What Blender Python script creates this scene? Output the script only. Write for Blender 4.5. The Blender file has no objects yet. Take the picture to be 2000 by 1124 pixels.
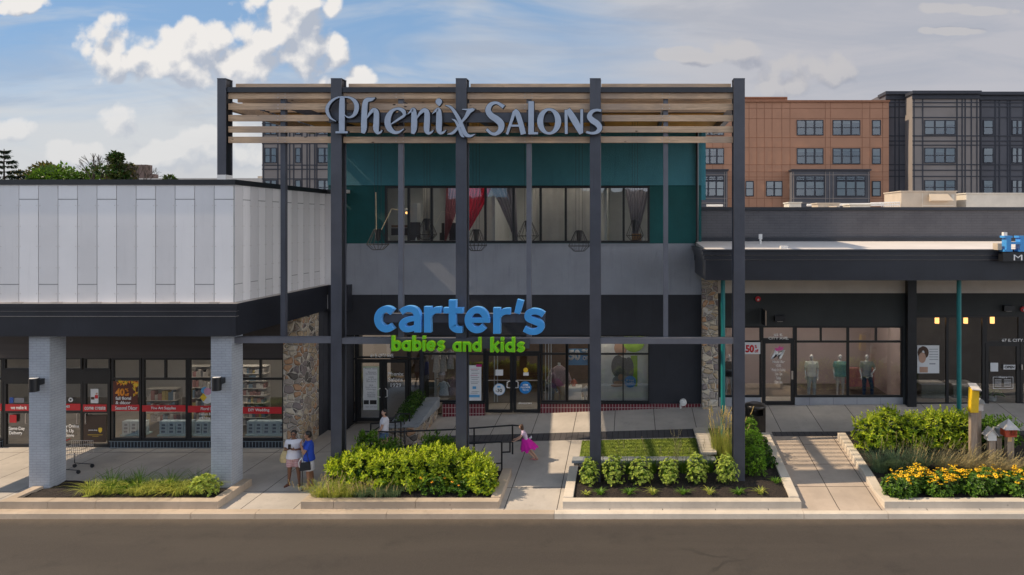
import bpy, bmesh, math, random
from mathutils import Vector, Matrix, noise
random.seed(7)
R = math.radians
SC = bpy.context.scene
COL = SC.collection
# ---------------------------------------------------------------- camera
H, F, VU, VV = 8.0, 1333.0, 1230.0, 437.0
cd = bpy.data.cameras.new('camera'); cam = bpy.data.objects.new('camera', cd); COL.objects.link(cam)
cam.location = (0, 0, H); cam.rotation_euler = (R(90), 0, 0)
cd.sensor_width = 36; cd.lens = 36 * F / 2000
cd.shift_x = (1000 - VU) / 2000; cd.shift_y = (VV - 562) / 2000
cd.clip_end = 3000
SC.camera = cam
# ---------------------------------------------------------------- sun, sky, exposure
KY = 0.055
tosun = Vector((-1, -KY, 1.0)).normalized()
sl = bpy.data.lights.new('sun', 'SUN'); sun = bpy.data.objects.new('sun', sl); COL.objects.link(sun)
sl.energy = 5.0; sl.angle = R(0.5); sl.color = (1.0, 0.80, 0.57)
sun.rotation_euler = tosun.to_track_quat('Z', 'Y').to_euler()
SC.view_settings.view_transform = 'Standard'; SC.view_settings.look = 'None'
SC.view_settings.exposure = 0.06; SC.view_settings.gamma = 1

class NT:
    def __init__(s, t): s.t = t
    def n(s, ty, ins=None, **kw):
        nd = s.t.nodes.new(ty)
        for k, v in kw.items(): setattr(nd, k, v)
        for k, v in (ins or {}).items(): s.set(nd, k, v)
        return nd
    def set(s, nd, k, v):
        i = nd.inputs[k]
        if isinstance(v, bpy.types.NodeSocket): s.t.links.new(v, i)
        elif isinstance(v, bpy.types.Node): s.t.links.new(v.outputs[0], i)
        else:
            if isinstance(v, (tuple, list)) and len(v) == 3 and i.type == 'RGBA': v = (*v, 1)
            i.default_value = v
    def m(s, op, a, b=0.0, c=None, clamp=False):
        nd = s.t.nodes.new('ShaderNodeMath'); nd.operation = op; nd.use_clamp = clamp
        s.set(nd, 0, a); s.set(nd, 1, b)
        if c is not None: s.set(nd, 2, c)
        return nd.outputs[0]
    def mix(s, f, a, b, bt='MIX'):
        nd = s.t.nodes.new('ShaderNodeMix'); nd.data_type = 'RGBA'; nd.blend_type = bt
        s.set(nd, 0, f); s.set(nd, 6, a); s.set(nd, 7, b)
        return nd.outputs[2]
    def ss(s, v, a, b):
        nd = s.t.nodes.new('ShaderNodeMapRange'); nd.interpolation_type = 'SMOOTHSTEP'
        s.set(nd, 0, v); s.set(nd, 1, a); s.set(nd, 2, b); return nd.outputs[0]
    def noise(s, vec, sc, det=4, rough=.5, dist=0.0):
        nd = s.t.nodes.new('ShaderNodeTexNoise')
        if vec is not None: s.set(nd, 'Vector', vec)
        s.set(nd, 'Scale', sc); s.set(nd, 'Detail', det); s.set(nd, 'Roughness', rough); s.set(nd, 'Distortion', dist)
        return nd.outputs[0]

W = bpy.data.worlds.new('World'); SC.world = W; W.use_nodes = True
wt = W.node_tree; wt.nodes.clear(); N = NT(wt)
sky = N.n('ShaderNodeTexSky', sky_type='NISHITA', sun_disc=False)
sky.sun_elevation = math.asin(tosun.z); sky.sun_rotation = math.atan2(tosun.x, tosun.y)
sky.air_density = 1.0; sky.dust_density = 0.6; sky.ozone_density = 1.6
SKY = 0.11
bg = N.n('ShaderNodeBackground'); out = N.n('ShaderNodeOutputWorld')
wt.links.new(bg.outputs[0], out.inputs[0]); bg.inputs[1].default_value = SKY
tc = N.n('ShaderNodeTexCoord'); sp = N.n('ShaderNodeSeparateXYZ', {0: tc.outputs['Generated']})
dx, dy, dz = sp.outputs
iy = N.m('DIVIDE', 1.0, N.m('MAXIMUM', N.m('ABSOLUTE', dy), 0.12))
fu = N.m('MULTIPLY', dx, iy); fw = N.m('MULTIPLY', dz, iy)      # direction as tangent coordinates about north
pv = N.n('ShaderNodeCombineXYZ', {0: fu, 1: fw, 2: dy}).outputs[0]
def cl(c, k=1.0): return tuple(x * k / SKY for x in c)
# cumulus heaps: (u, v, ru, rv) as they stand in the sky
blobs = [(205, 95, 55, 55), (262, 128, 70, 38), (330, 122, 85, 42), (392, 98, 75, 60), (450, 135, 120, 45), (500, 80, 60, 50), (560, 40, 85, 66), (590, 105, 80, 58), (650, 12, 26, 26),
         (228, 238, 36, 38), (715, 150, 30, 22), (690, 160, 24, 12), (640, 158, 18, 14), (1560, 125, 55, 38), (1615, 135, 65, 34), (1530, 165, 60, 30), (1440, 108, 50, 30), (1390, 118, 55, 16), (1330, 104, 44, 14), (40, 8, 50, 22), (1850, 16, 50, 10), (1915, 22, 60, 8), (1860, 60, 50, 8),
         (420, 285, 80, 36), (330, 305, 90, 30), (140, 300, 60, 26), (480, 290, 50, 44), (20, 262, 40, 26), (690, 240, 50, 30)]
def density(p, x, y):
    f = None
    for (u, v, ru, rv) in blobs:
        a = N.m('MULTIPLY', N.m('SUBTRACT', x, (u - VU) / F), F / ru); b = N.m('MULTIPLY', N.m('SUBTRACT', y, (VV - v) / F), F / rv)
        q = N.m('SUBTRACT', 1.0, N.m('ADD', N.m('MULTIPLY', a, a), N.m('MULTIPLY', b, b)))
        f = q if f is None else N.m('SMOOTH_MAX', f, q, .35)
    f = N.m('MAXIMUM', f, -1.6)
    w = N.noise(p, 9.0, 2, .5); g = N.noise(p, 24.0, 5, .54); pf = N.n('ShaderNodeTexVoronoi', {'Vector': p, 'Scale': 38.0}).outputs[0]
    nn = N.m('ADD', N.m('ADD', N.m('MULTIPLY', N.m('SUBTRACT', w, .5), .95), N.m('MULTIPLY', N.m('SUBTRACT', g, .5), 1.05)), N.m('MULTIPLY', N.m('SUBTRACT', .42, pf), .42))
    return N.m('ADD', N.m('MULTIPLY', f, .33), nn)
dens = density(pv, fu, fw)
ox, oz = -.012, .022
pv2 = N.n('ShaderNodeVectorMath', {0: pv, 1: (ox, oz, 0)}, operation='ADD').outputs[0]
dens2 = density(pv2, N.m('ADD', fu, ox), N.m('ADD', fw, oz))
relief = N.m('SUBTRACT', dens, dens2)
north = N.ss(dy, .1, .3)
cum = N.m('MULTIPLY', N.ss(dens, -.15, .15), north)
core = N.ss(dens, .05, .5)
lowfade = N.ss(fw, .10, .24)
# thin high cloud and horizon whitening
st = N.n('ShaderNodeVectorMath', {0: pv, 1: (1.2, 5.5, 1.0)}, operation='MULTIPLY').outputs[0]
streak = N.noise(st, 1.6, 5, .6, .6)
right = N.ss(N.m('ADD', fu, N.m('MULTIPLY', N.m('SUBTRACT', streak, .5), .55)), -.19, .14)
lowb = N.ss(N.m('ADD', fw, N.m('MULTIPLY', N.m('SUBTRACT', streak, .5), .3)), .29, .13)
veil = N.m('MAXIMUM', N.m('MULTIPLY', right, .93), N.m('MULTIPLY', lowb, .95))
veil = N.m('MAXIMUM', veil, N.m('MULTIPLY', N.ss(streak, .46, .70), .7))
tint = N.mix(.72, N.mix(1.0, sky.outputs[0], (.60, .86, 1.2, 1), 'MULTIPLY'), cl((.27, .42, .60)))
hz = N.mix(N.ss(fu, -.55, .35), cl((.62, .65, .68)), cl((.50, .49, .52)))
hz = N.mix(N.m('MULTIPLY', N.ss(N.noise(st, 2.6, 5, .6, .8), .42, .68), .6), hz, cl((.39, .41, .47)))
hz = N.mix(N.m('MULTIPLY', N.ss(fw, .22, .06), .6), hz, cl((.66, .65, .64)))
c1 = N.mix(veil, tint, hz)
shade = N.m('ADD', N.m('MULTIPLY', relief, 3.0), N.m('SUBTRACT', .60, N.m('MULTIPLY', core, .16)), clamp=True)
lit = N.mix(N.ss(fu, -.35, .1), cl((.84, .81, .78)), cl((.56, .54, .54)))
dk = N.mix(N.ss(fu, -.35, .1), cl((.44, .48, .56)), cl((.30, .32, .39)))
cc = N.mix(shade, dk, lit)
cumf = N.m('MULTIPLY', cum, N.m('MULTIPLY', N.m('ADD', N.m('MULTIPLY', lowfade, .6), .38), N.m('SUBTRACT', 1.0, N.m('MULTIPLY', N.ss(fu, -.1, .1), .35))))
c2 = N.mix(cumf, c1, cc)
# unseen sky to the south and east, brightened as added fill light
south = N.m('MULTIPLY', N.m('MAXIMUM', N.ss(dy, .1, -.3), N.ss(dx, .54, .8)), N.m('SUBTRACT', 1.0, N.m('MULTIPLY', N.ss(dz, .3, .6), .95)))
sky_fill = N.mix(N.ss(N.noise(tc.outputs['Generated'], 2.2, 5, .6), .35, .6), tint, cl((1.10, 1.18, 1.32)))
sky_fill = N.mix(N.ss(dx, .5, .8), sky_fill, cl((2.5, 2.5, 2.6)))
c2 = N.mix(south, c2, sky_fill)
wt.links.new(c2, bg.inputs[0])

# ---------------------------------------------------------------- materials
MATS = {}
def newmat(name):
    m = bpy.data.materials.new(name); m.use_nodes = True; t = m.node_tree
    for n in list(t.nodes):
        if n.type != 'OUTPUT_MATERIAL' and n.type != 'BSDF_PRINCIPLED': t.nodes.remove(n)
    return m, NT(t), t.nodes['Principled BSDF']
def mat(name, c, rough=.6, var=.12, vs=3.0, bump=0.0, bs=40.0, metal=0.0, spec=.5, emis=None, stretch=None, island=0.0, dirt=0.0, c2=None, trans=0.0, coord='Object', streak=0.0):
    if name in MATS: return MATS[name]
    m, n, b = newmat(name); t = n.t
    co = n.n('ShaderNodeTexCoord').outputs[coord] if coord != 'World' else n.n('ShaderNodeNewGeometry').outputs['Position']
    v = n.n('ShaderNodeVectorMath', {0: co, 1: stretch or (1, 1, 1)}, operation='MULTIPLY').outputs[0]
    ns = n.noise(v, vs, 5, .6)
    lo = tuple(x * (1 - var) for x in c); hi = tuple(min(1, x * (1 + var)) for x in (c2 or c))
    if c2: lo = c
    col = n.mix(n.ss(ns, .3, .7), (*lo, 1), (*hi, 1))
    if dirt:
        d = n.ss(n.noise(v, vs * .23, 6, .7), .48, .75)
        col = n.mix(n.m('MULTIPLY', d, dirt), col, tuple(x * .45 for x in c) + (1,))
    if streak:
        sv = n.n('ShaderNodeVectorMath', {0: co, 1: (5.0, 5.0, .35)}, operation='MULTIPLY').outputs[0]
        sk = n.m('MULTIPLY', n.ss(n.noise(sv, 1.6, 6, .65), .50, .78), n.ss(n.noise(co, .7, 3, .5), .35, .65))
        col = n.mix(n.m('MULTIPLY', sk, streak), col, tuple(x * .5 for x in c) + (1,))
    if island:
        ri = n.n('ShaderNodeNewGeometry').outputs['Random Per Island']
        col = n.mix(1.0, col, n.n('ShaderNodeCombineColor', {0: n.m('ADD', n.m('MULTIPLY', ri, 2 * island), 1 - island), 1: n.m('ADD', n.m('MULTIPLY', ri, 1.5 * island), 1 - island * .75), 2: n.m('ADD', n.m('MULTIPLY', ri, island), 1 - island)}).outputs[0], 'MULTIPLY')
    t.links.new(col, b.inputs['Base Color'])
    b.inputs['Roughness'].default_value = rough; b.inputs['Metallic'].default_value = metal
    b.inputs['Specular IOR Level'].default_value = spec
    if bump:
        bp = n.n('ShaderNodeBump', {'Strength': min(1, bump), 'Distance': .02, 'Height': n.noise(v, bs, 4, .6)})
        t.links.new(bp.outputs[0], b.inputs['Normal'])
    if emis: b.inputs['Emission Color'].default_value = (*c, 1); b.inputs['Emission Strength'].default_value = emis
    if trans:
        tr = n.n('ShaderNodeBsdfTranslucent', {'Color': col}); mx = n.n('ShaderNodeMixShader', {0: trans})
        t.links.new(b.outputs[0], mx.inputs[1]); t.links.new(tr.outputs[0], mx.inputs[2]); t.links.new(mx.outputs[0], t.nodes['Material Output'].inputs[0])
    MATS[name] = m; return m
def glassmat(name, tint=(.8, .84, .84), base=.07, gain=1.0, rip=.0):
    m, n, b = newmat(name); t = n.t; t.nodes.remove(b)
    fr = n.n('ShaderNodeFresnel', {'IOR': 1.52}); f = n.m('ADD', n.m('MULTIPLY', fr.outputs[0], gain), base, clamp=True)
    tr = n.n('ShaderNodeBsdfTransparent', {'Color': tint}); gl = n.n('ShaderNodeBsdfGlossy', {'Color': (.95, .97, 1), 'Roughness': .02})
    if rip:
        co = n.n('ShaderNodeTexCoord').outputs['Object']
        bp = n.n('ShaderNodeBump', {'Strength': rip, 'Distance': .02, 'Height': n.noise(co, 1.3, 2, .5)}); t.links.new(bp.outputs[0], gl.inputs['Normal'])
    mx = n.n('ShaderNodeMixShader', {0: f}); t.links.new(tr.outputs[0], mx.inputs[1]); t.links.new(gl.outputs[0], mx.inputs[2])
    t.links.new(mx.outputs[0], t.nodes['Material Output'].inputs[0]); return m
GLASS = glassmat('shop_glass', (.86, .89, .89), .085, 1.2, .12)
GLASS2 = glassmat('upper_glass', (.85, .88, .88), .10, 1.2, .2)
APTG = glassmat('apartment_glass', (.5, .52, .5), .10, 1.2, .15)

def walluv(n, world=False):
    g = n.n('ShaderNodeNewGeometry').outputs['Position'] if world else n.n('ShaderNodeTexCoord').outputs['Object']
    s = n.n('ShaderNodeSeparateXYZ', {0: g}).outputs
    return n.n('ShaderNodeCombineXYZ', {0: n.m('ADD', s[0], s[1]), 1: s[2], 2: 0}).outputs[0]
def brickmat(name, c1, c2, mort, bw, bh, ms, rough=.7, bump=.6, off=.5):
    m, n, b = newmat(name); t = n.t
    br = n.n('ShaderNodeTexBrick', {'Vector': walluv(n), 'Color1': c1, 'Color2': c2, 'Mortar': mort, 'Scale': 1.0, 'Mortar Size': ms, 'Mortar Smooth': .3, 'Brick Width': bw, 'Row Height': bh}, offset=off)
    nz = n.noise(n.n('ShaderNodeTexCoord').outputs['Object'], 1.2, 6, .6)
    col = n.mix(n.ss(nz, .35, .75), br.outputs[0], n.mix(1.0, br.outputs[0], (.78, .78, .8, 1), 'MULTIPLY'))
    t.links.new(col, b.inputs['Base Color']); b.inputs['Roughness'].default_value = rough
    bp = n.n('ShaderNodeBump', {'Strength': bump, 'Distance': .012, 'Height': br.outputs[1]}, invert=True)
    t.links.new(bp.outputs[0], b.inputs['Normal']); MATS[name] = m; return m
def stonemat(name, sc=2.6, hue=1.0):
    m, n, b = newmat(name); t = n.t
    co = n.n('ShaderNodeTexCoord').outputs['Object']
    wv = n.n('ShaderNodeTexNoise', {'Vector': co, 'Scale': 4.0}).outputs[1]
    v = n.n('ShaderNodeVectorMath', {0: co, 1: n.n('ShaderNodeVectorMath', {0: wv, 1: (.12, .12, .12)}, operation='MULTIPLY').outputs[0]}, operation='ADD').outputs[0]
    v = n.n('ShaderNodeVectorMath', {0: v, 1: (1, 1, 1.35)}, operation='MULTIPLY').outputs[0]
    ce = n.n('ShaderNodeTexVoronoi', {'Vector': v, 'Scale': sc}); ed = n.n('ShaderNodeTexVoronoi', {'Vector': v, 'Scale': sc}, feature='DISTANCE_TO_EDGE')
    r = n.n('ShaderNodeSeparateColor', {0: ce.outputs['Color']}).outputs
    rp = n.n('ShaderNodeValToRGB', {0: r[0]}); cr = rp.color_ramp; cr.interpolation = 'CONSTANT'
    pal = [(.0, (.36, .27, .17)), (.18, (.22, .18, .15)), (.32, (.42, .34, .24)), (.46, (.17, .14, .14)), (.56, (.38, .21, .11)), (.68, (.29, .25, .22)), (.8, (.46, .40, .31)), (.92, (.06, .055, .05))]
    while len(cr.elements) < len(pal): cr.elements.new(.5)
    for e, (p, c) in zip(cr.elements, pal): e.position = p; e.color = (*[x * hue for x in c], 1)
    nz = n.noise(co, 14, 6, .65)
    col = n.mix(n.m('MULTIPLY', nz, .7), rp.outputs[0], (.2, .17, .14, 1))
    edge = n.ss(ed.outputs[0], .02, .06)
    col = n.mix(edge, (.34 * hue, .31 * hue, .27 * hue, 1), col)
    t.links.new(col, b.inputs['Base Color']); b.inputs['Roughness'].default_value = .85
    hh = n.m('ADD', n.ss(ed.outputs[0], .0, .16), n.m('MULTIPLY', nz, .35))
    bp = n.n('ShaderNodeBump', {'Strength': 1.0, 'Distance': .06, 'Height': hh}); t.links.new(bp.outputs[0], b.inputs['Normal'])
    MATS[name] = m; return m
def groundmat(name, c, jx=1.45, ox=0.0, jy=3.2, oy=0.0, cr=.35, rough=.85, jw=.016):
    m, n, b = newmat(name); t = n.t
    g = n.n('ShaderNodeNewGeometry').outputs['Position']; s = n.n('ShaderNodeSeparateXYZ', {0: g}).outputs
    big = n.noise(g, .5, 5, .65); fn = n.noise(g, 45, 4, .7); mid = n.noise(g, 3.2, 6, .7)
    col = n.mix(n.ss(big, .3, .72), tuple(x * .82 for x in c) + (1,), tuple(x * 1.12 for x in c) + (1,))
    col = n.mix(n.m('MULTIPLY', n.ss(mid, .52, .8), cr), col, tuple(x * .55 for x in c) + (1,))
    col = n.mix(n.m('MULTIPLY', n.ss(fn, .55, .8), .25), col, tuple(x * .6 for x in c) + (1,))
    gum = n.n('ShaderNodeTexVoronoi', {'Vector': g, 'Scale': 2.3}).outputs; col = n.mix(n.m('MULTIPLY', n.m('MULTIPLY', n.ss(gum[0], .075, .05), n.ss(n.n('ShaderNodeSeparateColor', {0: gum[1]}).outputs[0], .55, .6)), .45), col, tuple(x * .35 for x in c) + (1,))
    if jx:
        def line(v, per, o):
            return n.ss(n.m('ABSOLUTE', n.m('SUBTRACT', n.m('FRACT', n.m('DIVIDE', n.m('ADD', v, o + 400 * per), per)), .5)), .5 - jw / per, .5 - jw * .35 / per)
        l = n.m('MAXIMUM', line(s[0], jx, ox), line(s[1], jy, oy))
        slab = n.n('ShaderNodeTexWhiteNoise', {'Vector': n.n('ShaderNodeCombineXYZ', {0: n.m('FLOOR', n.m('ADD', n.m('DIVIDE', n.m('ADD', s[0], ox), jx), .5)), 1: n.m('FLOOR', n.m('ADD', n.m('DIVIDE', n.m('ADD', s[1], oy), jy), .5)), 2: 0})}).outputs[0]
        col = n.mix(n.m('MULTIPLY', slab, .16), col, tuple(x * .6 for x in c) + (1,))
        col = n.mix(l, col, tuple(x * .12 for x in c) + (1,))
        b_h = n.m('SUBTRACT', n.m('MULTIPLY', fn, .15), l)
    else: b_h = n.m('MULTIPLY', fn, .5)
    t.links.new(col, b.inputs['Base Color']); b.inputs['Roughness'].default_value = rough
    bp = n.n('ShaderNodeBump', {'Strength': .5, 'Distance': .01, 'Height': b_h}); t.links.new(bp.outputs[0], b.inputs['Normal'])
    MATS[name] = m; return m
def woodmat(name, c, c2, axis=(1.0, 14, 14)):
    m, n, b = newmat(name); t = n.t
    co = n.n('ShaderNodeTexCoord').outputs['Object']; ri = n.n('ShaderNodeNewGeometry').outputs['Random Per Island']
    v = n.n('ShaderNodeVectorMath', {0: co, 1: axis}, operation='MULTIPLY').outputs[0]
    v = n.n('ShaderNodeVectorMath', {0: v, 1: n.n('ShaderNodeCombineXYZ', {0: n.m('MULTIPLY', ri, 90), 1: n.m('MULTIPLY', ri, 37), 2: 0}).outputs[0]}, operation='ADD').outputs[0]
    g = n.noise(v, 1.6, 6, .65, .8); wz = n.noise(co, .6, 3, .5)
    col = n.mix(n.ss(g, .3, .7), (*c, 1), (*c2, 1))
    col = n.mix(n.m('MULTIPLY', n.ss(wz, .4, .62), .7), col, (c[0] * .75, c[1] * .84, c[2] * 1.05, 1))
    kn = n.n('ShaderNodeTexVoronoi', {'Vector': n.n('ShaderNodeVectorMath', {0: co, 1: tuple(x ** .35 * 1.6 for x in axis)}, operation='MULTIPLY').outputs[0], 'Scale': 1.0}).outputs[0]
    col = n.mix(n.ss(kn, .11, .05), col, (.04, .02, .012, 1))
    t.links.new(col, b.inputs['Base Color']); b.inputs['Roughness'].default_value = .7
    bp = n.n('ShaderNodeBump', {'Strength': .3, 'Distance': .01, 'Height': g}); t.links.new(bp.outputs[0], b.inputs['Normal'])
    MATS[name] = m; return m

M = {}
M['steel'] = mat('painted_steel', (.062, .066, .084), .42, .12, 1.5, .12, 30, spec=.5, dirt=.3, streak=.6)
M['steel2'] = mat('painted_steel_grey', (.125, .128, .15), .5, .1, 1.5, .1, 30, dirt=.15)
M['black'] = mat('black_metal', (.012, .013, .016), .38, .2, 4)
M['fascia'] = mat('fascia_metal', (.022, .024, .032), .35, .2, .7, .1, 8, streak=.5)
M['trimlit'] = mat('bare_metal_edge', (.55, .5, .46), .35, .1, 5, metal=.6)
M['mull'] = mat('mullion_black', (.010, .011, .013), .4, .2, 3)
M['stucco_grey'] = mat('stucco_grey', (.31, .33, .375), .9, .07, .8, 1.0, 60, dirt=.12, streak=.45)
M['stucco_char'] = mat('stucco_charcoal', (.028, .030, .038), .85, .12, .8, 1.0, 60, streak=.5)
M['teal_dk'] = mat('stucco_deep_teal', (.004, .085, .088), .8, .1, .8, 1.0, 60, streak=.4)
M['teal_top'] = mat('stucco_slate_teal', (.05, .21, .26), .8, .1, .6, 1.0, 60, streak=.4)
M['teal_pole'] = mat('teal_paint', (.01, .17, .17), .4, .1, 3)
M['panel_w'] = mat('panel_white', (.82, .81, .82), .32, .03, .5, streak=.16)
M['panel_g'] = mat('panel_grey', (.71, .70, .71), .32, .04, .5, streak=.16)
M['gap'] = mat('panel_joint', (.24, .24, .25), .7)
M['colbrick'] = brickmat('painted_brick', (.42, .455, .50, 1), (.40, .435, .48, 1), (.34, .365, .41, 1), .22, .075, .012, .55, .5)
M['darkband'] = mat('corrugated_dark', (.060, .052, .052), .7, .1, 1.0, .3, 20, stretch=(.2, 1, 8))
M['siding'] = mat('dark_siding', (.05, .052, .062), .7, .15, 1.5, .3, 20)
M['stone'] = stonemat('fieldstone', 3.6, 1.75)
M['stone2'] = stonemat('retaining_stone', 3.4, 1.25)
M['redbrick'] = brickmat('glazed_red_brick', (.16, .018, .03, 1), (.13, .012, .022, 1), (.42, .36, .34, 1), .115, .22, .012, .3, .6, 0.0)
M['navybrick'] = brickmat('glazed_navy_brick', (.012, .016, .024, 1), (.016, .02, .03, 1), (.2, .26, .3, 1), .115, .22, .012, .3, .6, 0.0)
M['greytile'] = brickmat('pale_tile', (.36, .37, .40, 1), (.33, .34, .37, 1), (.2, .2, .22, 1), .9, .6, .01, .5, .3)
M['parapet'] = brickmat('painted_parapet_brick', (.115, .112, .122, 1), (.110, .107, .117, 1), (.092, .09, .098, 1), .4, .1, .012, .75, .4)
M['beige'] = mat('stucco_beige', (.60, .54, .48), .85, .08, .8, .3, 20)
M['greenblk'] = mat('stucco_green_black', (.042, .046, .046), .85, .1, .8, .3, 20)
M['roofw'] = mat('roof_membrane', (.62, .58, .55), .6, .06, .8, dirt=.2)
M['conc'] = groundmat('sidewalk_concrete', (.46, .42, .375), 1.45, .55, 3.4, .4, .5)
M['walk'] = groundmat('walkway_concrete', (.46, .38, .31), 1.15, .0, 1.35, .3, .35)
M['kerb'] = groundmat('kerb_concrete', (.60, .53, .44), 0, cr=.5)
M['kerb_old'] = groundmat('kerb_concrete_old', (.47, .38, .29), 0, cr=.55)
def asphmat():
    m, n, b = newmat('asphalt'); t = n.t; g = n.n('ShaderNodeNewGeometry').outputs['Position']; s = n.n('ShaderNodeSeparateXYZ', {0: g}).outputs
    st = n.n('ShaderNodeVectorMath', {0: g, 1: (.12, 1.0, 1)}, operation='MULTIPLY').outputs[0]
    lane = n.noise(st, 1.1, 4, .6); blot = n.noise(g, .9, 6, .7); ag = n.noise(g, 60, 3, .8); ag2 = n.noise(g, 16, 5, .75)
    c = n.mix(n.ss(lane, .35, .68), (.041, .034, .029, 1), (.050, .042, .035, 1))
    c = n.mix(n.m('MULTIPLY', n.ss(blot, .50, .74), .6), c, (.024, .020, .018, 1))
    c = n.mix(n.m('MULTIPLY', n.ss(ag2, .5, .8), .35), c, (.085, .072, .06, 1)); c = n.mix(n.m('MULTIPLY', n.ss(ag, .52, .75), .8), c, (.14, .12, .10, 1))
    vo = n.n('ShaderNodeTexVoronoi', {'Vector': n.n('ShaderNodeVectorMath', {0: g, 1: n.n('ShaderNodeVectorMath', {0: n.n('ShaderNodeTexNoise', {'Vector': g, 'Scale': 1.2, 'Detail': 6.0}).outputs[1], 1: (.9, .9, 0)}, operation='MULTIPLY').outputs[0]}, operation='ADD').outputs[0], 'Scale': .22}, feature='DISTANCE_TO_EDGE').outputs[0]
    c = n.mix(n.m('MULTIPLY', n.ss(vo, .012, .002), n.m('MULTIPLY', n.ss(n.noise(g, .35, 3, .5), .55, .7), .5)), c, (.012, .011, .010, 1))
    dirt = n.m('MULTIPLY', n.ss(n.m('ADD', s[1], n.m('MULTIPLY', n.noise(g, 2.0, 5, .7), .5)), 18.2, 18.75), .7)
    c = n.mix(dirt, c, (.11, .085, .062, 1))
    t.links.new(c, b.inputs['Base Color']); b.inputs['Roughness'].default_value = .88
    bp = n.n('ShaderNodeBump', {'Strength': .6, 'Distance': .012, 'Height': n.m('ADD', ag, ag2)}); t.links.new(bp.outputs[0], b.inputs['Normal']); return m
M['asph'] = asphmat()
M['paver'] = groundmat('dark_paver', (.085, .08, .085), .2, 0, .1, 0, .2, jw=.012)
M['mulch'] = mat('mulch', (.006, .005, .0045), .95, .6, 30, 1.0, 60, c2=(.030, .021, .016))
M['wood'] = woodmat('weathered_pine', (.47, .32, .205), (.72, .50, .32))
M['ply'] = woodmat('orange_plywood', (.72, .34, .06), (.88, .46, .10), (1, 6, 6))
M['postwood'] = woodmat('grey_post_wood', (.28, .2, .14), (.42, .33, .25), (14, 14, 1))
M['white'] = mat('white_paint', (.72, .71, .69), .5, .05, 3)
M['offwhite'] = mat('interior_plaster', (.50, .48, .45), .8, .05, 2)
M['lintgrey'] = mat('pale_grey', (.46, .48, .5), .7, .05, 2)
M['inter_dk'] = mat('interior_dark', (.05, .045, .045), .8, .3, 1)
M['inter_br'] = mat('interior_brown', (.16, .09, .05), .8, .3, 1)
M['floor'] = mat('interior_floor', (.14, .12, .1), .5, .2, 1)
M['pink'] = mat('pink_wall', (.46, .37, .37), .8, .05, 1)
M['hvac'] = mat('beige_sheet_metal', (.50, .42, .33), .6, .08, 1.2, dirt=.3)
M['hvac2'] = mat('cream_sheet_metal', (.58, .54, .47), .6, .08, 1.2, dirt=.3)
M['wire'] = mat('black_wire', (.01, .01, .012), .5)
M['red'] = mat('red_vinyl', (.55, .018, .025), .5, .05, 2)
M['blueL'] = mat('blue_letter_face', (.055, .30, .68), .35, .05, 2)
M['blueR'] = mat('blue_letter_rim', (.16, .48, .92), .3, .05, 2)
M['greenL'] = mat('green_letter_face', (.14, .52, .015), .35, .05, 2)
M['greenR'] = mat('green_letter_rim', (.42, .75, .01), .3, .05, 2)
M['silver'] = mat('brushed_letter_face', (.36, .42, .52), .35, .06, 3, metal=.15, bs=80)
M['lettxt'] = mat('white_lettering', (.80, .80, .80), .6)
M['ltdark'] = mat('black_lettering', (.02, .02, .02), .6)

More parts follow.
